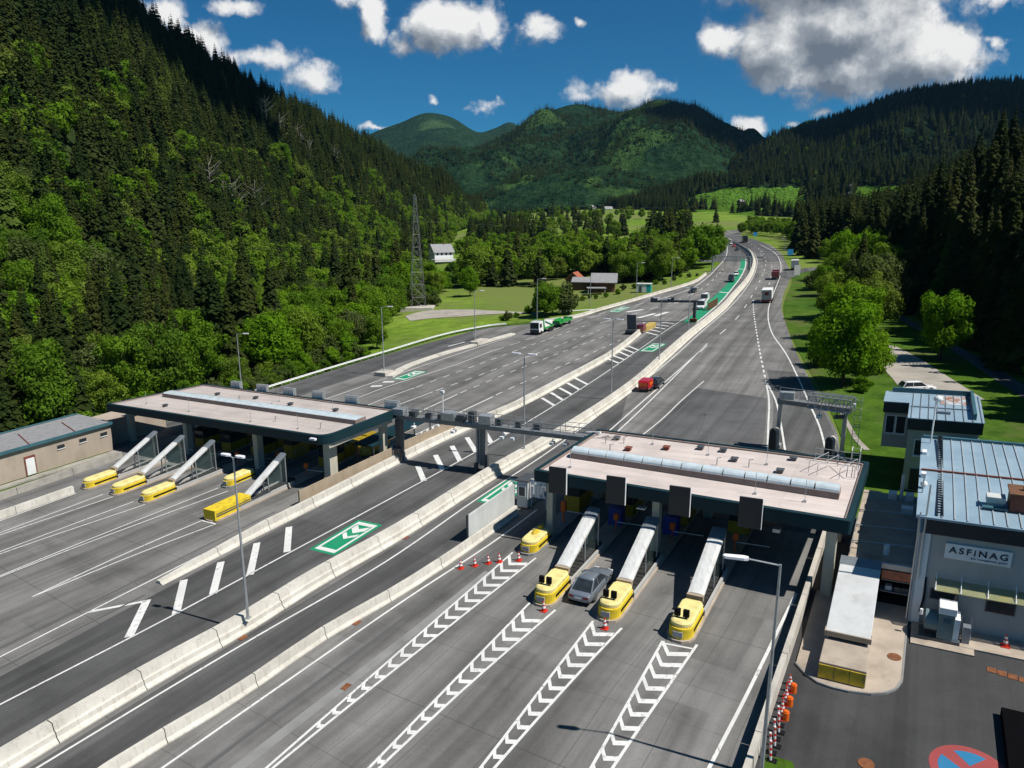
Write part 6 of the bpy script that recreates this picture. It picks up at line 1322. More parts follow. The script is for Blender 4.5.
def conifer_mesh(h, rad, whorls, per, seed, mat, mat2=None):
    r = random.Random(seed); mb = MB()
    for i in range(whorls):
        t = (i+r.uniform(-.3, .3))/whorls; t = max(0, min(.99, t)); z = h*(.06+.93*t); R = rad*((1-t)**.85)*r.uniform(.8, 1.15)+.12
        n = max(4, int(per*(1-t*.55))); ph = r.uniform(0, 6.28)
        for j in range(n):
            a = ph+6.283*j/n+r.uniform(-.25, .25); L = R*r.uniform(.7, 1.15); ca, sa = math.cos(a), math.sin(a); w = L*r.uniform(.20, .32)+.1
            droop = L*r.uniform(.22, .5); lift = r.uniform(-.05, .12)*L
            pts = [(0, 0, z+.1), (L*.5*ca-w*sa, L*.5*sa+w*ca, z-droop*.42+lift), (L*ca, L*sa, z-droop), (L*.5*ca+w*sa, L*.5*sa-w*ca, z-droop*.42+lift), (L*.55*ca, L*.55*sa, z-droop*.2+lift+.12*L)]
            k = len(mb.v); mb.v += [Vector(q) for q in pts]
            mb.f += [(k, k+1, k+4), (k+1, k+2, k+4), (k+2, k+3, k+4), (k+3, k, k+4)]; mb.m += [0]*4
            # hanging side sprays
            for s in (-1, 1):
                q0 = Vector((L*.35*ca, L*.35*sa, z-droop*.12)); q1 = Vector((L*.85*ca, L*.85*sa, z-droop*.8)); q2 = q0.lerp(q1, .6)+Vector((-s*sa*w*1.5, s*ca*w*1.5, -.28*L-.2))
                k = len(mb.v); mb.v += [q0, q1, q2]; mb.f.append((k, k+1, k+2)); mb.m.append(0)
    k = len(mb.v); mb.v += [Vector((.12, 0, h*.93)), Vector((-.06, .1, h*.93)), Vector((-.06, -.1, h*.93)), Vector((0, 0, h*1.03))]; mb.f += [(k, k+1, k+3), (k+1, k+2, k+3), (k+2, k, k+3)]; mb.m += [0]*3
    return mb.mesh('conifer_crown', M[mat])
def trunk_mesh(h, r0, seed, limbs=0, mat='bark'):
    r = random.Random(seed); mb = MB(); pts = [(r.uniform(-.02, .02)*h*i/5, r.uniform(-.02, .02)*h*i/5, -.8+(h+.8)*i/5) for i in range(6)]
    mb.tube(pts, r0, 7, r2=r0*.25)
    for i in range(limbs):
        z = h*r.uniform(.4, .85); a = r.uniform(0, 6.28); L = h*r.uniform(.25, .45); b = Vector(pts[min(5, int(z/h*5))]); b.z = z
        e = b+Vector((math.cos(a)*L*.8, math.sin(a)*L*.8, L*.6)); mb.tube([b, b.lerp(e, .5)+Vector((0, 0, -.08*L)), e], r0*.42, 5, r2=r0*.1)
    return mb.mesh('trunk', M[mat])
def broad_mesh(h, rx, rz, clumps, leaves, size, seed, mat, zc=None):
    """crown of leaf clumps with gaps; h = height of crown top"""
    r = random.Random(seed); mb = MB(); zc = h-rz if zc is None else zc
    for c in range(clumps):
        while True:
            d = Vector((r.gauss(0, 1), r.gauss(0, 1), r.gauss(0, 1)))
            if d.length > .1: break
        d.normalize(); q = r.uniform(.35, 1.0)**.6
        if d.z < -.55: q *= .75
        rr = (.82+.36*noise.noise(Vector((d.x*1.7+seed, d.y*1.7, d.z*1.7))))
        cc = Vector((d.x*rx*q*rr, d.y*rx*q*rr, zc+d.z*rz*q*rr)); cr = r.uniform(.20, .36)*rx
        for l in range(leaves):
            e = Vector((r.gauss(0, 1), r.gauss(0, 1), r.gauss(.25, 1)*.8)).normalized(); p = cc+e*cr*r.uniform(.55, 1.08); p.z -= .1*cr
            nrm = (e+Vector((r.uniform(-.8, .8), r.uniform(-.8, .8), r.uniform(-.5, .9)))).normalized()
            a = nrm.cross(Vector((0, 0, 1)) if abs(nrm.z) < .9 else Vector((1, 0, 0))).normalized(); b = nrm.cross(a); s = size*r.uniform(.6, 1.3); th = r.uniform(0, 6.28)
            u_ = (a*math.cos(th)+b*math.sin(th))*s; v_ = (b*math.cos(th)-a*math.sin(th))*s*.62
            k = len(mb.v); mb.v += [p-u_, p-v_*.9+nrm*.05*s, p+u_, p+v_*.9+nrm*.05*s]; mb.f.append((k, k+1, k+2, k+3)); mb.m.append(0)
    return mb.mesh('broadleaf_crown', M[mat])
CON = [(conifer_mesh(24, 4.9, 32, 12, s, mt), trunk_mesh(23, .3, s)) for s, mt in ((1, 'spruce'), (2, 'spruce'), (3, 'spruce'), (4, 'spruce'), (5, 'larch'))]
BRD = [(broad_mesh(12, 4.7, 5.7, 70, 150, .25, s, mt, 5.7), trunk_mesh(8.5, .28, s, 5)) for s, mt in ((11, 'beech'), (12, 'beech'), (13, 'beech'), (14, 'maple'), (15, 'dull'), (16, 'beech'))]
BSH = [(broad_mesh(4.2, 2.7, 2.2, 34, 130, .19, s, mt, 2.0), trunk_mesh(2.2, .1, s, 3)) for s, mt in ((21, 'beech'), (22, 'maple'), (23, 'dull'))]
CONS = [conifer_mesh(23, 5.1, 19, 9, 31+s, mt) for s, mt in enumerate(('spruce', 'spruce', 'spruce', 'larch'))]
BRDS = [broad_mesh(12, 4.9, 5.6, 40, 84, .40, 41+s, mt, 6.3) for s, mt in enumerate(('beech', 'beech', 'dull'))]
TINY = [conifer_mesh(20, 3.6, 6, 5, 51+s, 'spruce') for s in range(2)]
def tree(name, label, cat, meshes, p, s, rz, group, sz=None):
    root = thing(name, label, cat, p, (0, 0, rz), group); root.scale = (s, s, sz or s)
    for nm, me in (('crown', meshes[0]), ('trunk', meshes[1])):
        o = bpy.data.objects.new(nm, me); C.objects.link(o); o.parent = root
    return root
def visible(p, m=40):
    d = p-Vector((0, 0, H)); c = d.dot(Vector(D))
    if c < 5: return False
    u = 512+F*d.x/c; v = 384-F*d.dot(Vector(U))/c
    return -m < u < 1024+m and -200 < v < 900
def inside(p, poly):
    c = False
    for (x0, y0), (x1, y1) in zip(poly, poly[1:]+poly[:1]):
        if (y0 > p[1]) != (y1 > p[1]) and p[0] < (x1-x0)*(p[1]-y0)/(y1-y0)+x0: c = not c
    return c
CLEAR = [(421, 466, 258, 440), (566, 620, 283, 285), (638, 652, 290, 262)]       # plots kept open in front of the house, the barns and the cabin
def hides_house(p, h):
    u, v = project(p); u2, v2 = project(p+Vector((0, 0, h)))
    return any(a < u < b and v2 < vb and math.hypot(p.x, p.y) < dist for a, b, vb, dist in CLEAR)
cand = []       # (distance, kind, point, scale)
def scatter(poly, n, pick, mind=3.0, zf=Z):
    xs = [p[0] for p in poly]; ys = [p[1] for p in poly]; got = []; tries = 0
    while len(got) < n and tries < n*30:
        tries += 1; x, y = rnd.uniform(min(xs), max(xs)), rnd.uniform(min(ys), max(ys))
        if not inside((x, y), poly): continue
        if any((x-a)**2+(y-b)**2 < mind*mind for a, b in got): continue
        got.append((x, y)); p = Vector((x, y, zf(x, y)))
        if visible(p, 300):
            k, s = pick(x, y)
            hh = 24 if k == 'conifer' else 4.5 if k == 'bush' else 12
            if hides_house(p, s*hh): s *= .5
            if not hides_house(p, s*hh): cand.append((math.hypot(x, y), k, p, s))
def px_poly(l): return [tuple(G(*p).xy) for p in l]
# flat wood behind the left canopy
def pick_left(x, y):
    r, f = RF((x, y)); q = rnd.random()
    if r > -106: return ('bush', rnd.uniform(.7, 1.5)) if q < .72 else ('broad', rnd.uniform(.45, .75))
    w = noise.noise(Vector((x*.03, y*.03, 4)))+.1-max(0, (y-150))*.004
    if q < (.34+w*1.1 if project(W(x, y))[0] < 300 else .06): return ('conifer', rnd.uniform(.6, 1.0))
    return ('broad', rnd.uniform(.6, 1.12))
scatter([(-66, 90), (-49.5, 117), (-31, 147), (-27, 168), (-36, 178), (-34, 214), (-40, 236), (-112, 250), (-112, 60), (-84, 70)], 330, pick_left, 3.6)
scatter([tuple(v.xy) for v in rf_line([(-99.6, 58), (-104, 58), (-104, 112), (-99.3, 112)])], 60, lambda x, y: ('bush', rnd.uniform(.45, .95)), 1.8)
# valley woods beyond the meadow
vb = lambda x, y: ('broad', rnd.uniform(.75, 1.3)) if rnd.random() < .78 else ('conifer', rnd.uniform(.6, .9))
vm = lambda x, y: ('broad', rnd.uniform(.8, 1.3)) if rnd.random() < .5 else ('conifer', rnd.uniform(.7, 1.1))
vc = lambda x, y: ('conifer', rnd.uniform(.85, 1.15)) if rnd.random() < .85 else ('broad', rnd.uniform(.9, 1.3))
scatter(px_poly([(425, 300), (452, 292), (470, 287), (560, 286), (560, 268), (470, 266), (420, 282)]), 95, vb, 4.5)
scatter(px_poly([(396, 312), (408, 300), (430, 300), (440, 307), (424, 306)]), 14, lambda x, y: ('bush', rnd.uniform(.8, 1.4)), 3)
scatter(px_poly([(450, 266), (640, 268), (640, 255), (560, 250), (470, 252)]), 105, vb, 5.5)
scatter(px_poly([(560, 286), (578, 281), (612, 282), (655, 283), (690, 273), (700, 262), (620, 268), (560, 270)]), 85, vb, 4)
scatter(px_poly([(468, 250), (545, 250), (540, 236), (470, 236)]), 70, vc, 7)
scatter(px_poly([(470, 236), (590, 246), (640, 236), (690, 236), (690, 228), (470, 226)]), 110, vm, 9)
scatter(px_poly([(640, 262), (688, 262), (690, 240), (650, 240)]), 45, vc, 6)
scatter(px_poly([(470, 226), (720, 228), (720, 221), (470, 221)]), 110, vm, 14)
scatter(px_poly([(800, 238), (880, 262), (900, 240), (890, 224), (800, 224)]), 70, vm, 8)
scatter([(-36, 236), (-42, 330), (-48, 450), (-62, 800), (-103, 600), (-113, 400), (-113, 250)], 330, lambda x, y: vb(x, y) if rnd.random() < .8 else vc(x, y), 5.5)
for u, v, k, s in ((702, 268, 'broad', 1.55), (712, 264, 'broad', 1.45), (693, 266, 'broad', 1.3), (686, 264, 'conifer', .8), (678, 264, 'conifer', .75), (708, 258, 'broad', 1.4), (546, 317, 'broad', .82), (552, 315, 'broad', .75), (562, 314, 'bush', 1.7), (540, 313, 'broad', .5), (470, 296, 'broad', .8)):
    p = G(u, v); cand.append((math.hypot(p.x, p.y), k, p, s))
for u in range(500, 700, 9):
    t = (u-500)/200; p = G(u+rnd.uniform(-3, 3), 325-t*48+rnd.uniform(-5.5, -1.5)); cand.append((math.hypot(p.x, p.y), 'bush', p, rnd.uniform(.25, .55)))
# right verge
for u, v, k, s in ((842, 386, 'maple', 1.02), (860, 382, 'maple', .72), (826, 366, 'bush', 1.2), (822, 350, 'maple', .6), (841, 338, 'maple', .95), (858, 340, 'maple', .95), (830, 318, 'broad', .8), (850, 322, 'broad', 1.0), (874, 330, 'broad', .9), (872, 372, 'bush', 1.3), (812, 290, 'bush', 1.2), (824, 296, 'broad', .7), (884, 300, 'broad', 1.3), (890, 285, 'broad', 1.3), (846, 280, 'maple', 1.25), (878, 276, 'maple', 1.3), (862, 318, 'broad', 1.22), (880, 313, 'dullbroad', 1.15), (848, 306, 'conifer', .62), (858, 296, 'conifer', .78), (838, 288, 'broad', 1.05), (836, 276, 'maple', 1.0), (866, 285, 'broad', 1.35), (852, 272, 'maple', 1.2), (872, 268, 'broad', 1.3), (848, 258, 'dullbroad', 1.2), (862, 250, 'broad', 1.3), (826, 262, 'broad', .8),
                   (940, 360, 'maple', .9), (834, 300, 'bush', .8), (862, 392, 'bush', .5), (812, 258, 'conifer', .9), (803, 255, 'conifer', .85), (820, 254, 'conifer', .95), (812, 248, 'conifer', .9), (796, 248, 'conifer', .8), (828, 248, 'conifer', 1.0), (836, 244, 'dullbroad', 1.1)):
    p = G(u, v); cand.append((math.hypot(p.x, p.y), k, p, s))
scatter(px_poly([(792, 252), (830, 252), (840, 238), (790, 236)]), 26, vc, 6)
scatter(px_poly([(740, 234.5), (790, 238), (800, 228), (750, 226)]), 46, lambda x, y: ('broad', rnd.uniform(.5, .9)), 8)
scatter(px_poly([(878, 300), (906, 318), (960, 346), (1024, 384), (1040, 380), (960, 332), (905, 306), (880, 292)]), 34, lambda x, y: ('bush', rnd.uniform(.6, 1.3)) if rnd.random() < .6 else ('conifer', rnd.uniform(.4, .7)), 4)
# hillsides: near bands become individuals, the rest one mass
far = {'hillside': [], 'ridge': [], 'mountain': []}
def hill_scatter(hill, n, pick, key, tmax=1.03, seed=1, tpow=1.0, keep=None):
    r = random.Random(seed)
    for _ in range(n):
        u, t = r.random(), r.random()**tpow*tmax
        p = hill.pt(u, t)
        if not visible(p, 420): continue
        if keep and not keep(p, u, t): continue
        k, s = pick(p, t, r); cand.append((p.length, k, p, s)) if key is None else far[key].append((p.length, k, p, s))
def hl(p, t, r):
    m = noise.noise(Vector((p.x*.011, p.y*.011, 2.0)))+.35*noise.noise(Vector((p.x*.04, p.y*.04, 6.0)))
    if t < .36 and r.random() < (.95 if m > -.06 else .25)*(1-t/.42): return 'broad', r.uniform(.8, 1.55)
    if m > .16 and r.random() < .28: return 'broad' if r.random() < .15 else 'larch', r.uniform(.65, 1.05)
    return 'conifer', r.choice((r.uniform(.5, .9), r.uniform(.8, 1.25)))
hill_scatter(hillL, 10500, hl, 'hillside', 1.02, 3, 1.15)
def he(p, t, r): return ('conifer', r.uniform(.7, 1.15)) if r.random() < .88 else (('larch', r.uniform(.6, .9)) if r.random() < .5 else ('broad', r.uniform(.7, 1.1)))
hill_scatter(hillE, 3600, he, None, 1.05, 5)
mead = px_poly([(690, 222), (735, 226), (790, 226), (830, 212), (800, 196), (740, 198), (700, 206)])
def on_meadow(p):
    d = p-Vector((0, 0, H)); c = d.dot(Vector(D)); u = 512+F*d.x/c; v = 384-F*d.dot(Vector(U))/c
    m = (684 < u < 806 and 187+max(0, (720-u))*.35 < v < 217-abs(u-745)*.04) or (855 < u < 905 and 186 < v < 204)
    return m and noise.noise(Vector((p.x*.02, p.y*.02, 9))) < .32
hill_scatter(hillD, 17000, lambda p, t, r: ('conifer', r.uniform(.65, 1.05)) if r.random() < .95 else ('broad', r.uniform(.6, .9)), 'ridge', 1.02, 8, 1.0, lambda p, u, t: not on_meadow(p))
def hc_keep(p, u, t): return noise.fractal(Vector((p.x*.0035, p.y*.0035, 3)), 1, 2, 4) > -.12 and t > .06
hill_scatter(hillC, 17000, lambda p, t, r: ('tiny', r.uniform(.7, 1.15)), 'mountain', 1.01, 9, 1.0, hc_keep)
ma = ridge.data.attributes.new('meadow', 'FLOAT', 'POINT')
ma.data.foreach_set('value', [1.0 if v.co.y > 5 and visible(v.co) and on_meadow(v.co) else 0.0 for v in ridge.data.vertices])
# bare pale trees standing out of the left hillside
BARE = [trunk_mesh(17, .3, 70+i, 16, 'bark_pale') for i in range(3)]
grid = [hillL.pt(i/160, j/50) for i in range(161) for j in range(1, 50)]
for i, (u, v) in enumerate(((232, 226), (238, 228), (244, 225), (250, 229), (256, 226), (212, 205), (262, 128), (268, 131), (276, 138), (284, 141), (300, 152), (304, 158), (309, 164), (333, 170), (338, 176))):
    p = min((q for q in grid if visible(q)), key=lambda q: (project(q)[0]-u)**2+(project(q)[1]-v)**2)+Vector((rnd.uniform(-3, 3), rnd.uniform(-3, 3), 0))
    o = bpy.data.objects.new('bare_tree', BARE[i % 3]); C.objects.link(o); o.location = p; s_ = rnd.uniform(1.15, 1.5); o.scale = (s_, s_, s_); o.rotation_euler = (0, 0, i*1.3)
    tag(o, 'pale bare leafless tree among the conifers on the left hillside', 'bare tree', 'bare trees on the left hillside')
# pick the individuals
cand.sort(key=lambda c: c[0]); nearL = sorted((c for c in far['hillside'] if visible(c[2])), key=lambda c: c[0])
LIM = {'conifer': 300, 'broad': 300, 'bush': 200}; cnt = {'conifer': 0, 'broad': 0, 'bush': 0}
fam = {'conifer': 'conifer', 'larch': 'conifer', 'broad': 'broad', 'maple': 'broad', 'dullbroad': 'broad', 'bush': 'bush'}
rest = [c for c in cand if not visible(c[2])]; cand = [c for c in cand if visible(c[2])]
pool = sorted([(c, None) for c in cand]+[(c, 'hillside') for c in nearL[:260]], key=lambda q: q[0][0]); used = set()
def zone(p): return 'right' if p.x > (110 if p.y < 300 else p.y*.33) else ('left' if p.x < -22 else 'valley')
TXT = {'conifer': {'left': ('dark tall conifer in the forest left of the toll plaza', 'conifers left of the plaza'), 'valley': ('dark conifer among the valley woods beyond the meadow', 'conifers in the valley'), 'right': ('dark conifer in the shaded forest on the right slope', 'conifers on the right slope')},
       'broad': {'left': ('leafy green tree at the foot of the left hillside', 'leafy trees on the left'), 'valley': ('bright leafy tree in the valley woods behind the meadow', 'leafy trees in the valley'), 'right': ('leafy green tree right of the motorway', 'leafy trees right of the motorway')},
       'bush': {'left': ('bushy green shrub at the forest edge behind the left canopy', 'shrubs on the left'), 'valley': ('small green shrub along the meadow edge beside the motorway', 'shrubs along the meadow'), 'right': ('green shrub beside the path at the right forest edge', 'shrubs on the right')}}
for (d, k, p, s), src in pool:
    f = fam[k]
    if cnt[f] >= LIM[f]: 
        if src is None: rest.append((d, k, p, s))
        continue
    cnt[f] += 1
    if src: used.add(id(p))
    lb, grp = TXT[f][zone(p)]
    ms = {'conifer': lambda: CON[rnd.randrange(4)], 'larch': lambda: CON[4], 'broad': lambda: BRD[rnd.choice((0, 1, 2, 2, 4, 5, 3))], 'maple': lambda: BRD[3], 'dullbroad': lambda: BRD[4], 'bush': lambda: BSH[rnd.randrange(3)]}[k]()
    nm = {'conifer': 'conifer_tree', 'broad': 'broadleaf_tree', 'bush': 'shrub'}[f]
    t = tree(nm, lb, {'conifer': 'conifer', 'broad': 'tree', 'bush': 'shrub'}[f], ms, p-Vector((0, 0, .15)), s*rnd.uniform(.92, 1.08), rnd.uniform(0, 6.28), grp, s*rnd.uniform(.85, 1.2))
# single out a few that stand alone
def relabel(px, label):
    p = G(*px); o = min((o for o in C.objects if o.parent is None and o.get('category') in ('tree', 'shrub', 'conifer')), key=lambda o: (o.location.x-p.x)**2+(o.location.y-p.y)**2)
    o['label'] = label; del o['group']
relabel((842, 386), 'bright round leafy tree on the verge nearest the slip lane gantry'); relabel((940, 360), 'solitary leafy tree between the path and the dark right forest')
relabel((841, 335), 'bright leafy tree on the verge just beyond the nearest round one'); relabel((546, 317), 'leafy tree alone at the meadow edge behind the green lorry')
relabel((552, 315), 'slimmer leafy tree beside the bright green sign at the meadow edge'); relabel((702, 268), 'big broad tree left of the motorway by the far gantry')
# the rest of the forest as instanced masses
def mass(name, label, items, meshes):
    """items (kind index, point, scale); one object that carries all its trees as instances"""
    me = bpy.data.meshes.new(name); me.from_pydata([tuple(p) for _, p, _ in items], [], [])
    at_s = me.attributes.new('tree_scale', 'FLOAT', 'POINT'); at_s.data.foreach_set('value', [s for _, _, s in items])
    at_k = me.attributes.new('tree_kind', 'INT', 'POINT'); at_k.data.foreach_set('value', [k for k, _, _ in items])
    at_r = me.attributes.new('tree_turn', 'FLOAT_VECTOR', 'POINT'); fl = []
    for k, p, s in items: fl += [0, 0, (p.x*12.9898+p.y*78.233) % 6.283]
    at_r.data.foreach_set('vector', fl)
    o = bpy.data.objects.new(name, me); C.objects.link(o); tag(o, label, 'forest', kind='stuff')
    ng = bpy.data.node_groups.new(name, 'GeometryNodeTree'); ng.interface.new_socket('Geometry', in_out='INPUT', socket_type='NodeSocketGeometry'); ng.interface.new_socket('Geometry', in_out='OUTPUT', socket_type='NodeSocketGeometry')
    gi = ng.nodes.new('NodeGroupInput'); go = ng.nodes.new('NodeGroupOutput'); jn = ng.nodes.new('GeometryNodeJoinGeometry')
    def attr(nm, dt): a = ng.nodes.new('GeometryNodeInputNamedAttribute'); a.data_type = dt; a.inputs[0].default_value = nm; return a.outputs[0]
    sc, kd, tn = attr('tree_scale', 'FLOAT'), attr('tree_kind', 'INT'), attr('tree_turn', 'FLOAT_VECTOR')
    for i, m_ in enumerate(meshes):
        src = bpy.data.objects.new(name+'_pattern', m_)
        oi = ng.nodes.new('GeometryNodeObjectInfo'); oi.inputs['Object'].default_value = src; oi.inputs['As Instance'].default_value = True
        eq = ng.nodes.new('FunctionNodeCompare'); eq.data_type = 'INT'; eq.operation = 'EQUAL'; ng.links.new(kd, eq.inputs[2]); eq.inputs[3].default_value = i
        ip = ng.nodes.new('GeometryNodeInstanceOnPoints'); ng.links.new(gi.outputs[0], ip.inputs['Points']); ng.links.new(eq.outputs[0], ip.inputs['Selection']); ng.links.new(oi.outputs['Geometry'], ip.inputs['Instance'])
        er = ng.nodes.new('FunctionNodeEulerToRotation'); ng.links.new(tn, er.inputs[0]); ng.links.new(er.outputs[0], ip.inputs['Rotation']); ng.links.new(sc, ip.inputs['Scale']); ng.links.new(ip.outputs[0], jn.inputs[0])
    ng.links.new(jn.outputs[0], go.inputs[0]); md = o.modifiers.new('trees', 'NODES'); md.node_group = ng
    return o
def idx(k): return {'conifer': rnd.randrange(3), 'larch': 3, 'broad': 4+rnd.randrange(2), 'dullbroad': 6, 'maple': 4, 'bush': 4}[k]
NEARM = CONS+BRDS
def pts_of(lst, skip=()): return [(idx(k), p-Vector((0, 0, .3)), s*(.5 if k == 'bush' else 1)) for d, k, p, s in lst if id(p) not in skip]
mass('hillside_forest', 'dense mixed conifer and broadleaf forest covering the long left hillside', pts_of(far['hillside'], used), NEARM)
mass('ridge_forest', 'dark shaded conifer forest covering the right ridge', pts_of(far['ridge']), NEARM)
mass('slope_forest', 'further trees of the valley and the right forest seen as one mass', pts_of(rest), NEARM)
mass('mountain_forest', 'distant conifer forest on the central mountain', [(rnd.randrange(2), p-Vector((0, 0, .5)), s) for d, k, p, s in far['mountain']], TINY)
# unseen clouds added to shade the right ridge, right forest and upper left hillside
M['shade_cloud'] = worn('cloud_white', (.8, .8, .8), .05, .002, 1, spec=0)
def shade_cloud(label, c, rx, ry, rz, n, seed):
    r = random.Random(seed); k = MB()
    for i in range(n):
        a = r.uniform(0, 6.28); q = r.random()**.5; e = r.uniform(.22, .42)
        k.ico((c[0]+rx*q*math.cos(a), c[1]+ry*q*math.sin(a), c[2]+rz*r.uniform(0, .8)*(1-q*q)), rx*e, ry*e, rz*r.uniform(.4, .7)*(1.1-q*.5), n=10, k=16)
    tag(k.build('shade_cloud', M['shade_cloud'], smooth=True), label, 'shade_cloud')
shade_cloud('large unseen cumulus added high up to shade the right ridge', (2270, 1500, 1650), 850, 950, 330, 60, 2)
shade_cloud('smaller unseen cumulus added to shade the right forest', (1075, -30, 1130), 155, 190, 90, 30, 5)
shade_cloud('unseen cumulus added to shade the upper left hillside', (245, 205, 1180), 185, 240, 100, 30, 9)
# valley air
hz_ = MB(); hz_.box(-4200, 5200, -700, 7600, -220, 1040); hzo = hz_.build('haze', [])
tag(hzo, kind='stuff'); hm = bpy.data.materials.new('haze'); hm.use_nodes = True; hn = hm.node_tree; hn.nodes.remove(hn.nodes['Principled BSDF'])
hv = hn.nodes.new('ShaderNodeVolumePrincipled'); hv.inputs['Color'].default_value = (.28, .62, 1, 1); hv.inputs['Density'].default_value = 2.0e-5; hv.inputs['Anisotropy'].default_value = .2
hn.links.new(hv.outputs[0], hn.nodes['Material Output'].inputs['Volume']); hzo.data.materials.append(hm)
# ================================================================ sky, sun, camera
w = bpy.data.worlds.new('World'); SC.world = w; w.use_nodes = True; nt = w.node_tree; b = NB(nt); bg = nt.nodes['Background']
SUN_AZ, SUN_EL = 117, 56
sky = b.n('ShaderNodeTexSky', sky_type='NISHITA'); sky.sun_disc = False; sky.sun_elevation = math.radians(SUN_EL); sky.sun_rotation = math.radians(SUN_AZ); sky.altitude = 700; sky.air_density = .85; sky.dust_density = .35; sky.ozone_density = 2.2
blue = b.mix(1, sky.outputs[0], (.11, .51, .72), 'MULTIPLY')
tcn = b.n('ShaderNodeTexCoord'); sp = b.n('ShaderNodeSeparateXYZ'); b.link(tcn.outputs['Generated'], sp.inputs[0])
yy = b.math('MAXIMUM', sp.outputs[1], .02); cu = b.math('DIVIDE', sp.outputs[0], yy); cw = b.math('DIVIDE', sp.outputs[2], yy)
cv = b.n('ShaderNodeCombineXYZ'); b.link(cu, cv.inputs[0]); b.link(cw, cv.inputs[1])
CL = [(850, 30, 112, 58), (778, 50, 42, 40), (930, 55, 62, 34), (962, 44, 26, 13), (850, 62, 70, 30), (727, 41, 24, 14), (830, -30, 120, 50), (445, 24, 42, 27), (402, 40, 21, 13), (488, 22, 22, 16), (452, 48, 18, 9), (540, 31, 27, 11), (372, 16, 16, 24), (352, -6, 22, 14),
      (188, 38, 32, 18), (168, 14, 20, 18), (262, 54, 38, 11), (313, 78, 25, 15), (238, 2, 26, 7), (128, 2, 24, 10), (622, 88, 46, 17), (650, 92, 26, 12), (590, 92, 20, 9), (752, 122, 17, 14), (828, 110, 14, 7), (793, 124, 10, 5), (486, 109, 18, 6), (996, 3, 32, 8), (432, 97, 6, 5), (582, 18, 7, 6), (1000, 40, 8, 7), (380, 130, 20, 4)]
grp = bpy.data.node_groups.new('cloud_field', 'ShaderNodeTree'); grp.interface.new_socket('Vector', in_out='INPUT', socket_type='NodeSocketVector'); grp.interface.new_socket('Value', in_out='OUTPUT', socket_type='NodeSocketFloat')
g = NB(grp); gi = g.n('NodeGroupInput'); go = g.n('NodeGroupOutput'); gv = gi.outputs[0]
wv = g.n('ShaderNodeVectorMath', operation='SUBTRACT'); g.link(g.noise(gv, 14, 5, .6, 'Color'), wv.inputs[0]); wv.inputs[1].default_value = (.5, .5, .5)
ws = g.n('ShaderNodeVectorMath', operation='SCALE'); g.link(wv.outputs[0], ws.inputs[0]); ws.inputs['Scale'].default_value = .055
wa = g.n('ShaderNodeVectorMath', operation='ADD'); g.link(gv, wa.inputs[0]); g.link(ws.outputs[0], wa.inputs[1]); pv = wa.outputs[0]
best = None
for (u, v, rx, ry) in CL:
    d0 = ray(u, v); cx, cz = d0[0]/d0[1], d0[2]/d0[1]; kx = rx/F*1.05; kz = ry/F*1.05
    mp = g.mapping(pv, (1/kx, 1/kz, 1), loc=(-cx/kx, -cz/kz, 0)); ln_ = g.n('ShaderNodeVectorMath', operation='LENGTH'); g.link(mp, ln_.inputs[0])
    val = g.math('SUBTRACT', 1.0, ln_.outputs['Value']); wgt = min(1, max(.35, ry/30)); val = g.math('MULTIPLY', val, wgt)
    best = val if best is None else g.math('SMOOTH_MAX', best, val, .12)
nz = g.noise(gv, 22, 8, .62); nz2 = g.noise(gv, 7, 4, .5)
tot = g.math('ADD', best, g.math('ADD', g.math('MULTIPLY', g.math('SUBTRACT', nz, .5), 1.0), g.math('MULTIPLY', g.math('SUBTRACT', nz2, .5), .45)))
g.link(tot, go.inputs[0])
def cf(vec): x = b.n('ShaderNodeGroup'); x.node_tree = grp; b.link(vec, x.inputs[0]); return x.outputs[0]
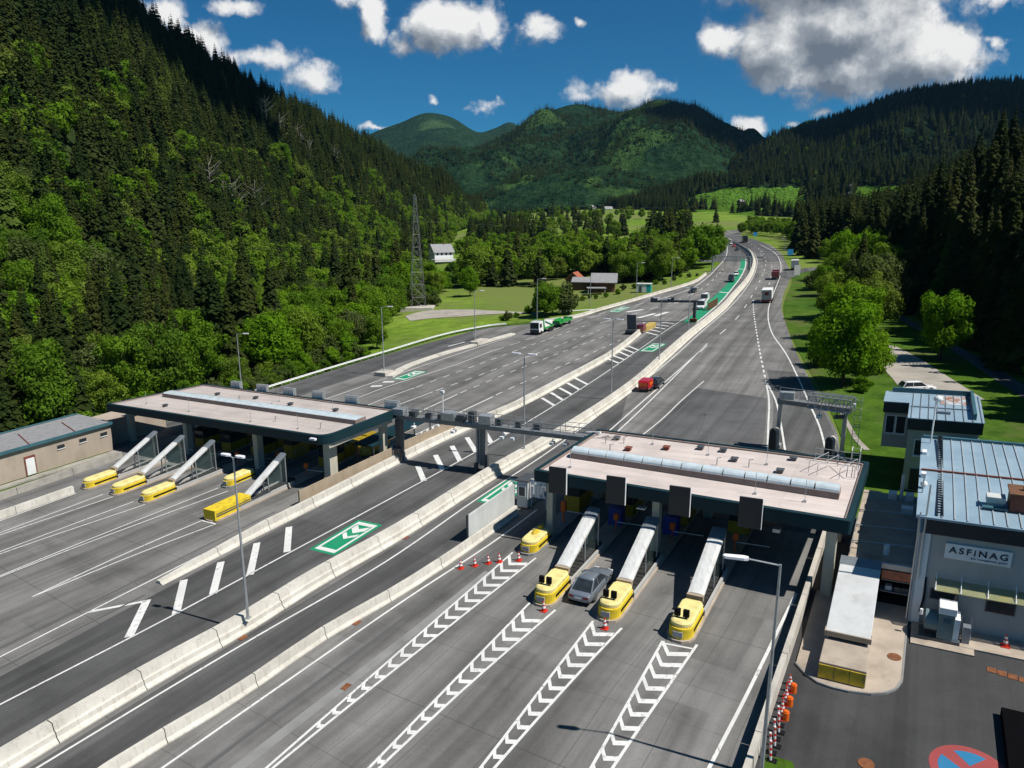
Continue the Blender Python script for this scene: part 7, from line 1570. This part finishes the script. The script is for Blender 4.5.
d1 = cf(cv.outputs[0]); off = b.n('ShaderNodeVectorMath', operation='ADD'); b.link(cv.outputs[0], off.inputs[0]); off.inputs[1].default_value = (.018, .026, 0); d2 = cf(off.outputs[0])
mask = b.math('MULTIPLY', b.rng(d1, -.02, .36), b.math('GREATER_THAN', sp.outputs[1], .05))
lit = b.math('ADD', .62, b.math('MULTIPLY', b.math('SUBTRACT', d1, d2), 1.5)); thick = b.rng(d1, .25, 1.0); lit = b.math('SUBTRACT', lit, b.math('MULTIPLY', thick, .34), None, False)
lit = b.math('MINIMUM', b.math('MAXIMUM', lit, .0), 1.0)
ccol = b.ramp(lit, [(0, (1.6, 1.9, 2.3)), (.42, (3.4, 3.7, 4.1)), (.85, (7.8, 7.9, 7.9)), (1, (9.6, 9.5, 9.3))])
b.link(b.mix(mask, blue, ccol), bg.inputs[0]); bg.inputs[1].default_value = .075
w.cycles.sampling_method = 'MANUAL'; w.cycles.sample_map_resolution = 256
sun = bpy.data.lights.new('sun', 'SUN'); sun.energy = 4.6; sun.angle = math.radians(.53); sun.color = (1, .955, .88); so = bpy.data.objects.new('sun', sun); C.objects.link(so)
dv = Vector((math.sin(math.radians(SUN_AZ))*math.cos(math.radians(SUN_EL)), math.cos(math.radians(SUN_AZ))*math.cos(math.radians(SUN_EL)), math.sin(math.radians(SUN_EL))))
so.rotation_euler = (-dv).to_track_quat('-Z', 'Y').to_euler(); so.location = (40, -20, 90)
cam = bpy.data.cameras.new('camera'); co = bpy.data.objects.new('camera', cam); C.objects.link(co); SC.camera = co
cam.sensor_width = 36; cam.lens = F/1024*36; cam.clip_end = 20000; cam.clip_start = .5
co.location = (0, 0, H); co.rotation_euler = (math.radians(90)-PITCH, 0, 0)
SC.view_settings.view_transform = 'Standard'; SC.view_settings.look = 'None'; SC.view_settings.exposure = .35; SC.view_settings.gamma = 1
SC.cycles.max_bounces = 5; SC.cycles.diffuse_bounces = 2; SC.cycles.glossy_bounces = 2; SC.cycles.transparent_max_bounces = 8; SC.cycles.transmission_bounces = 2; SC.cycles.use_denoising = True
print('trees', cnt, 'rest', len(rest), {k: len(v) for k, v in far.items()})
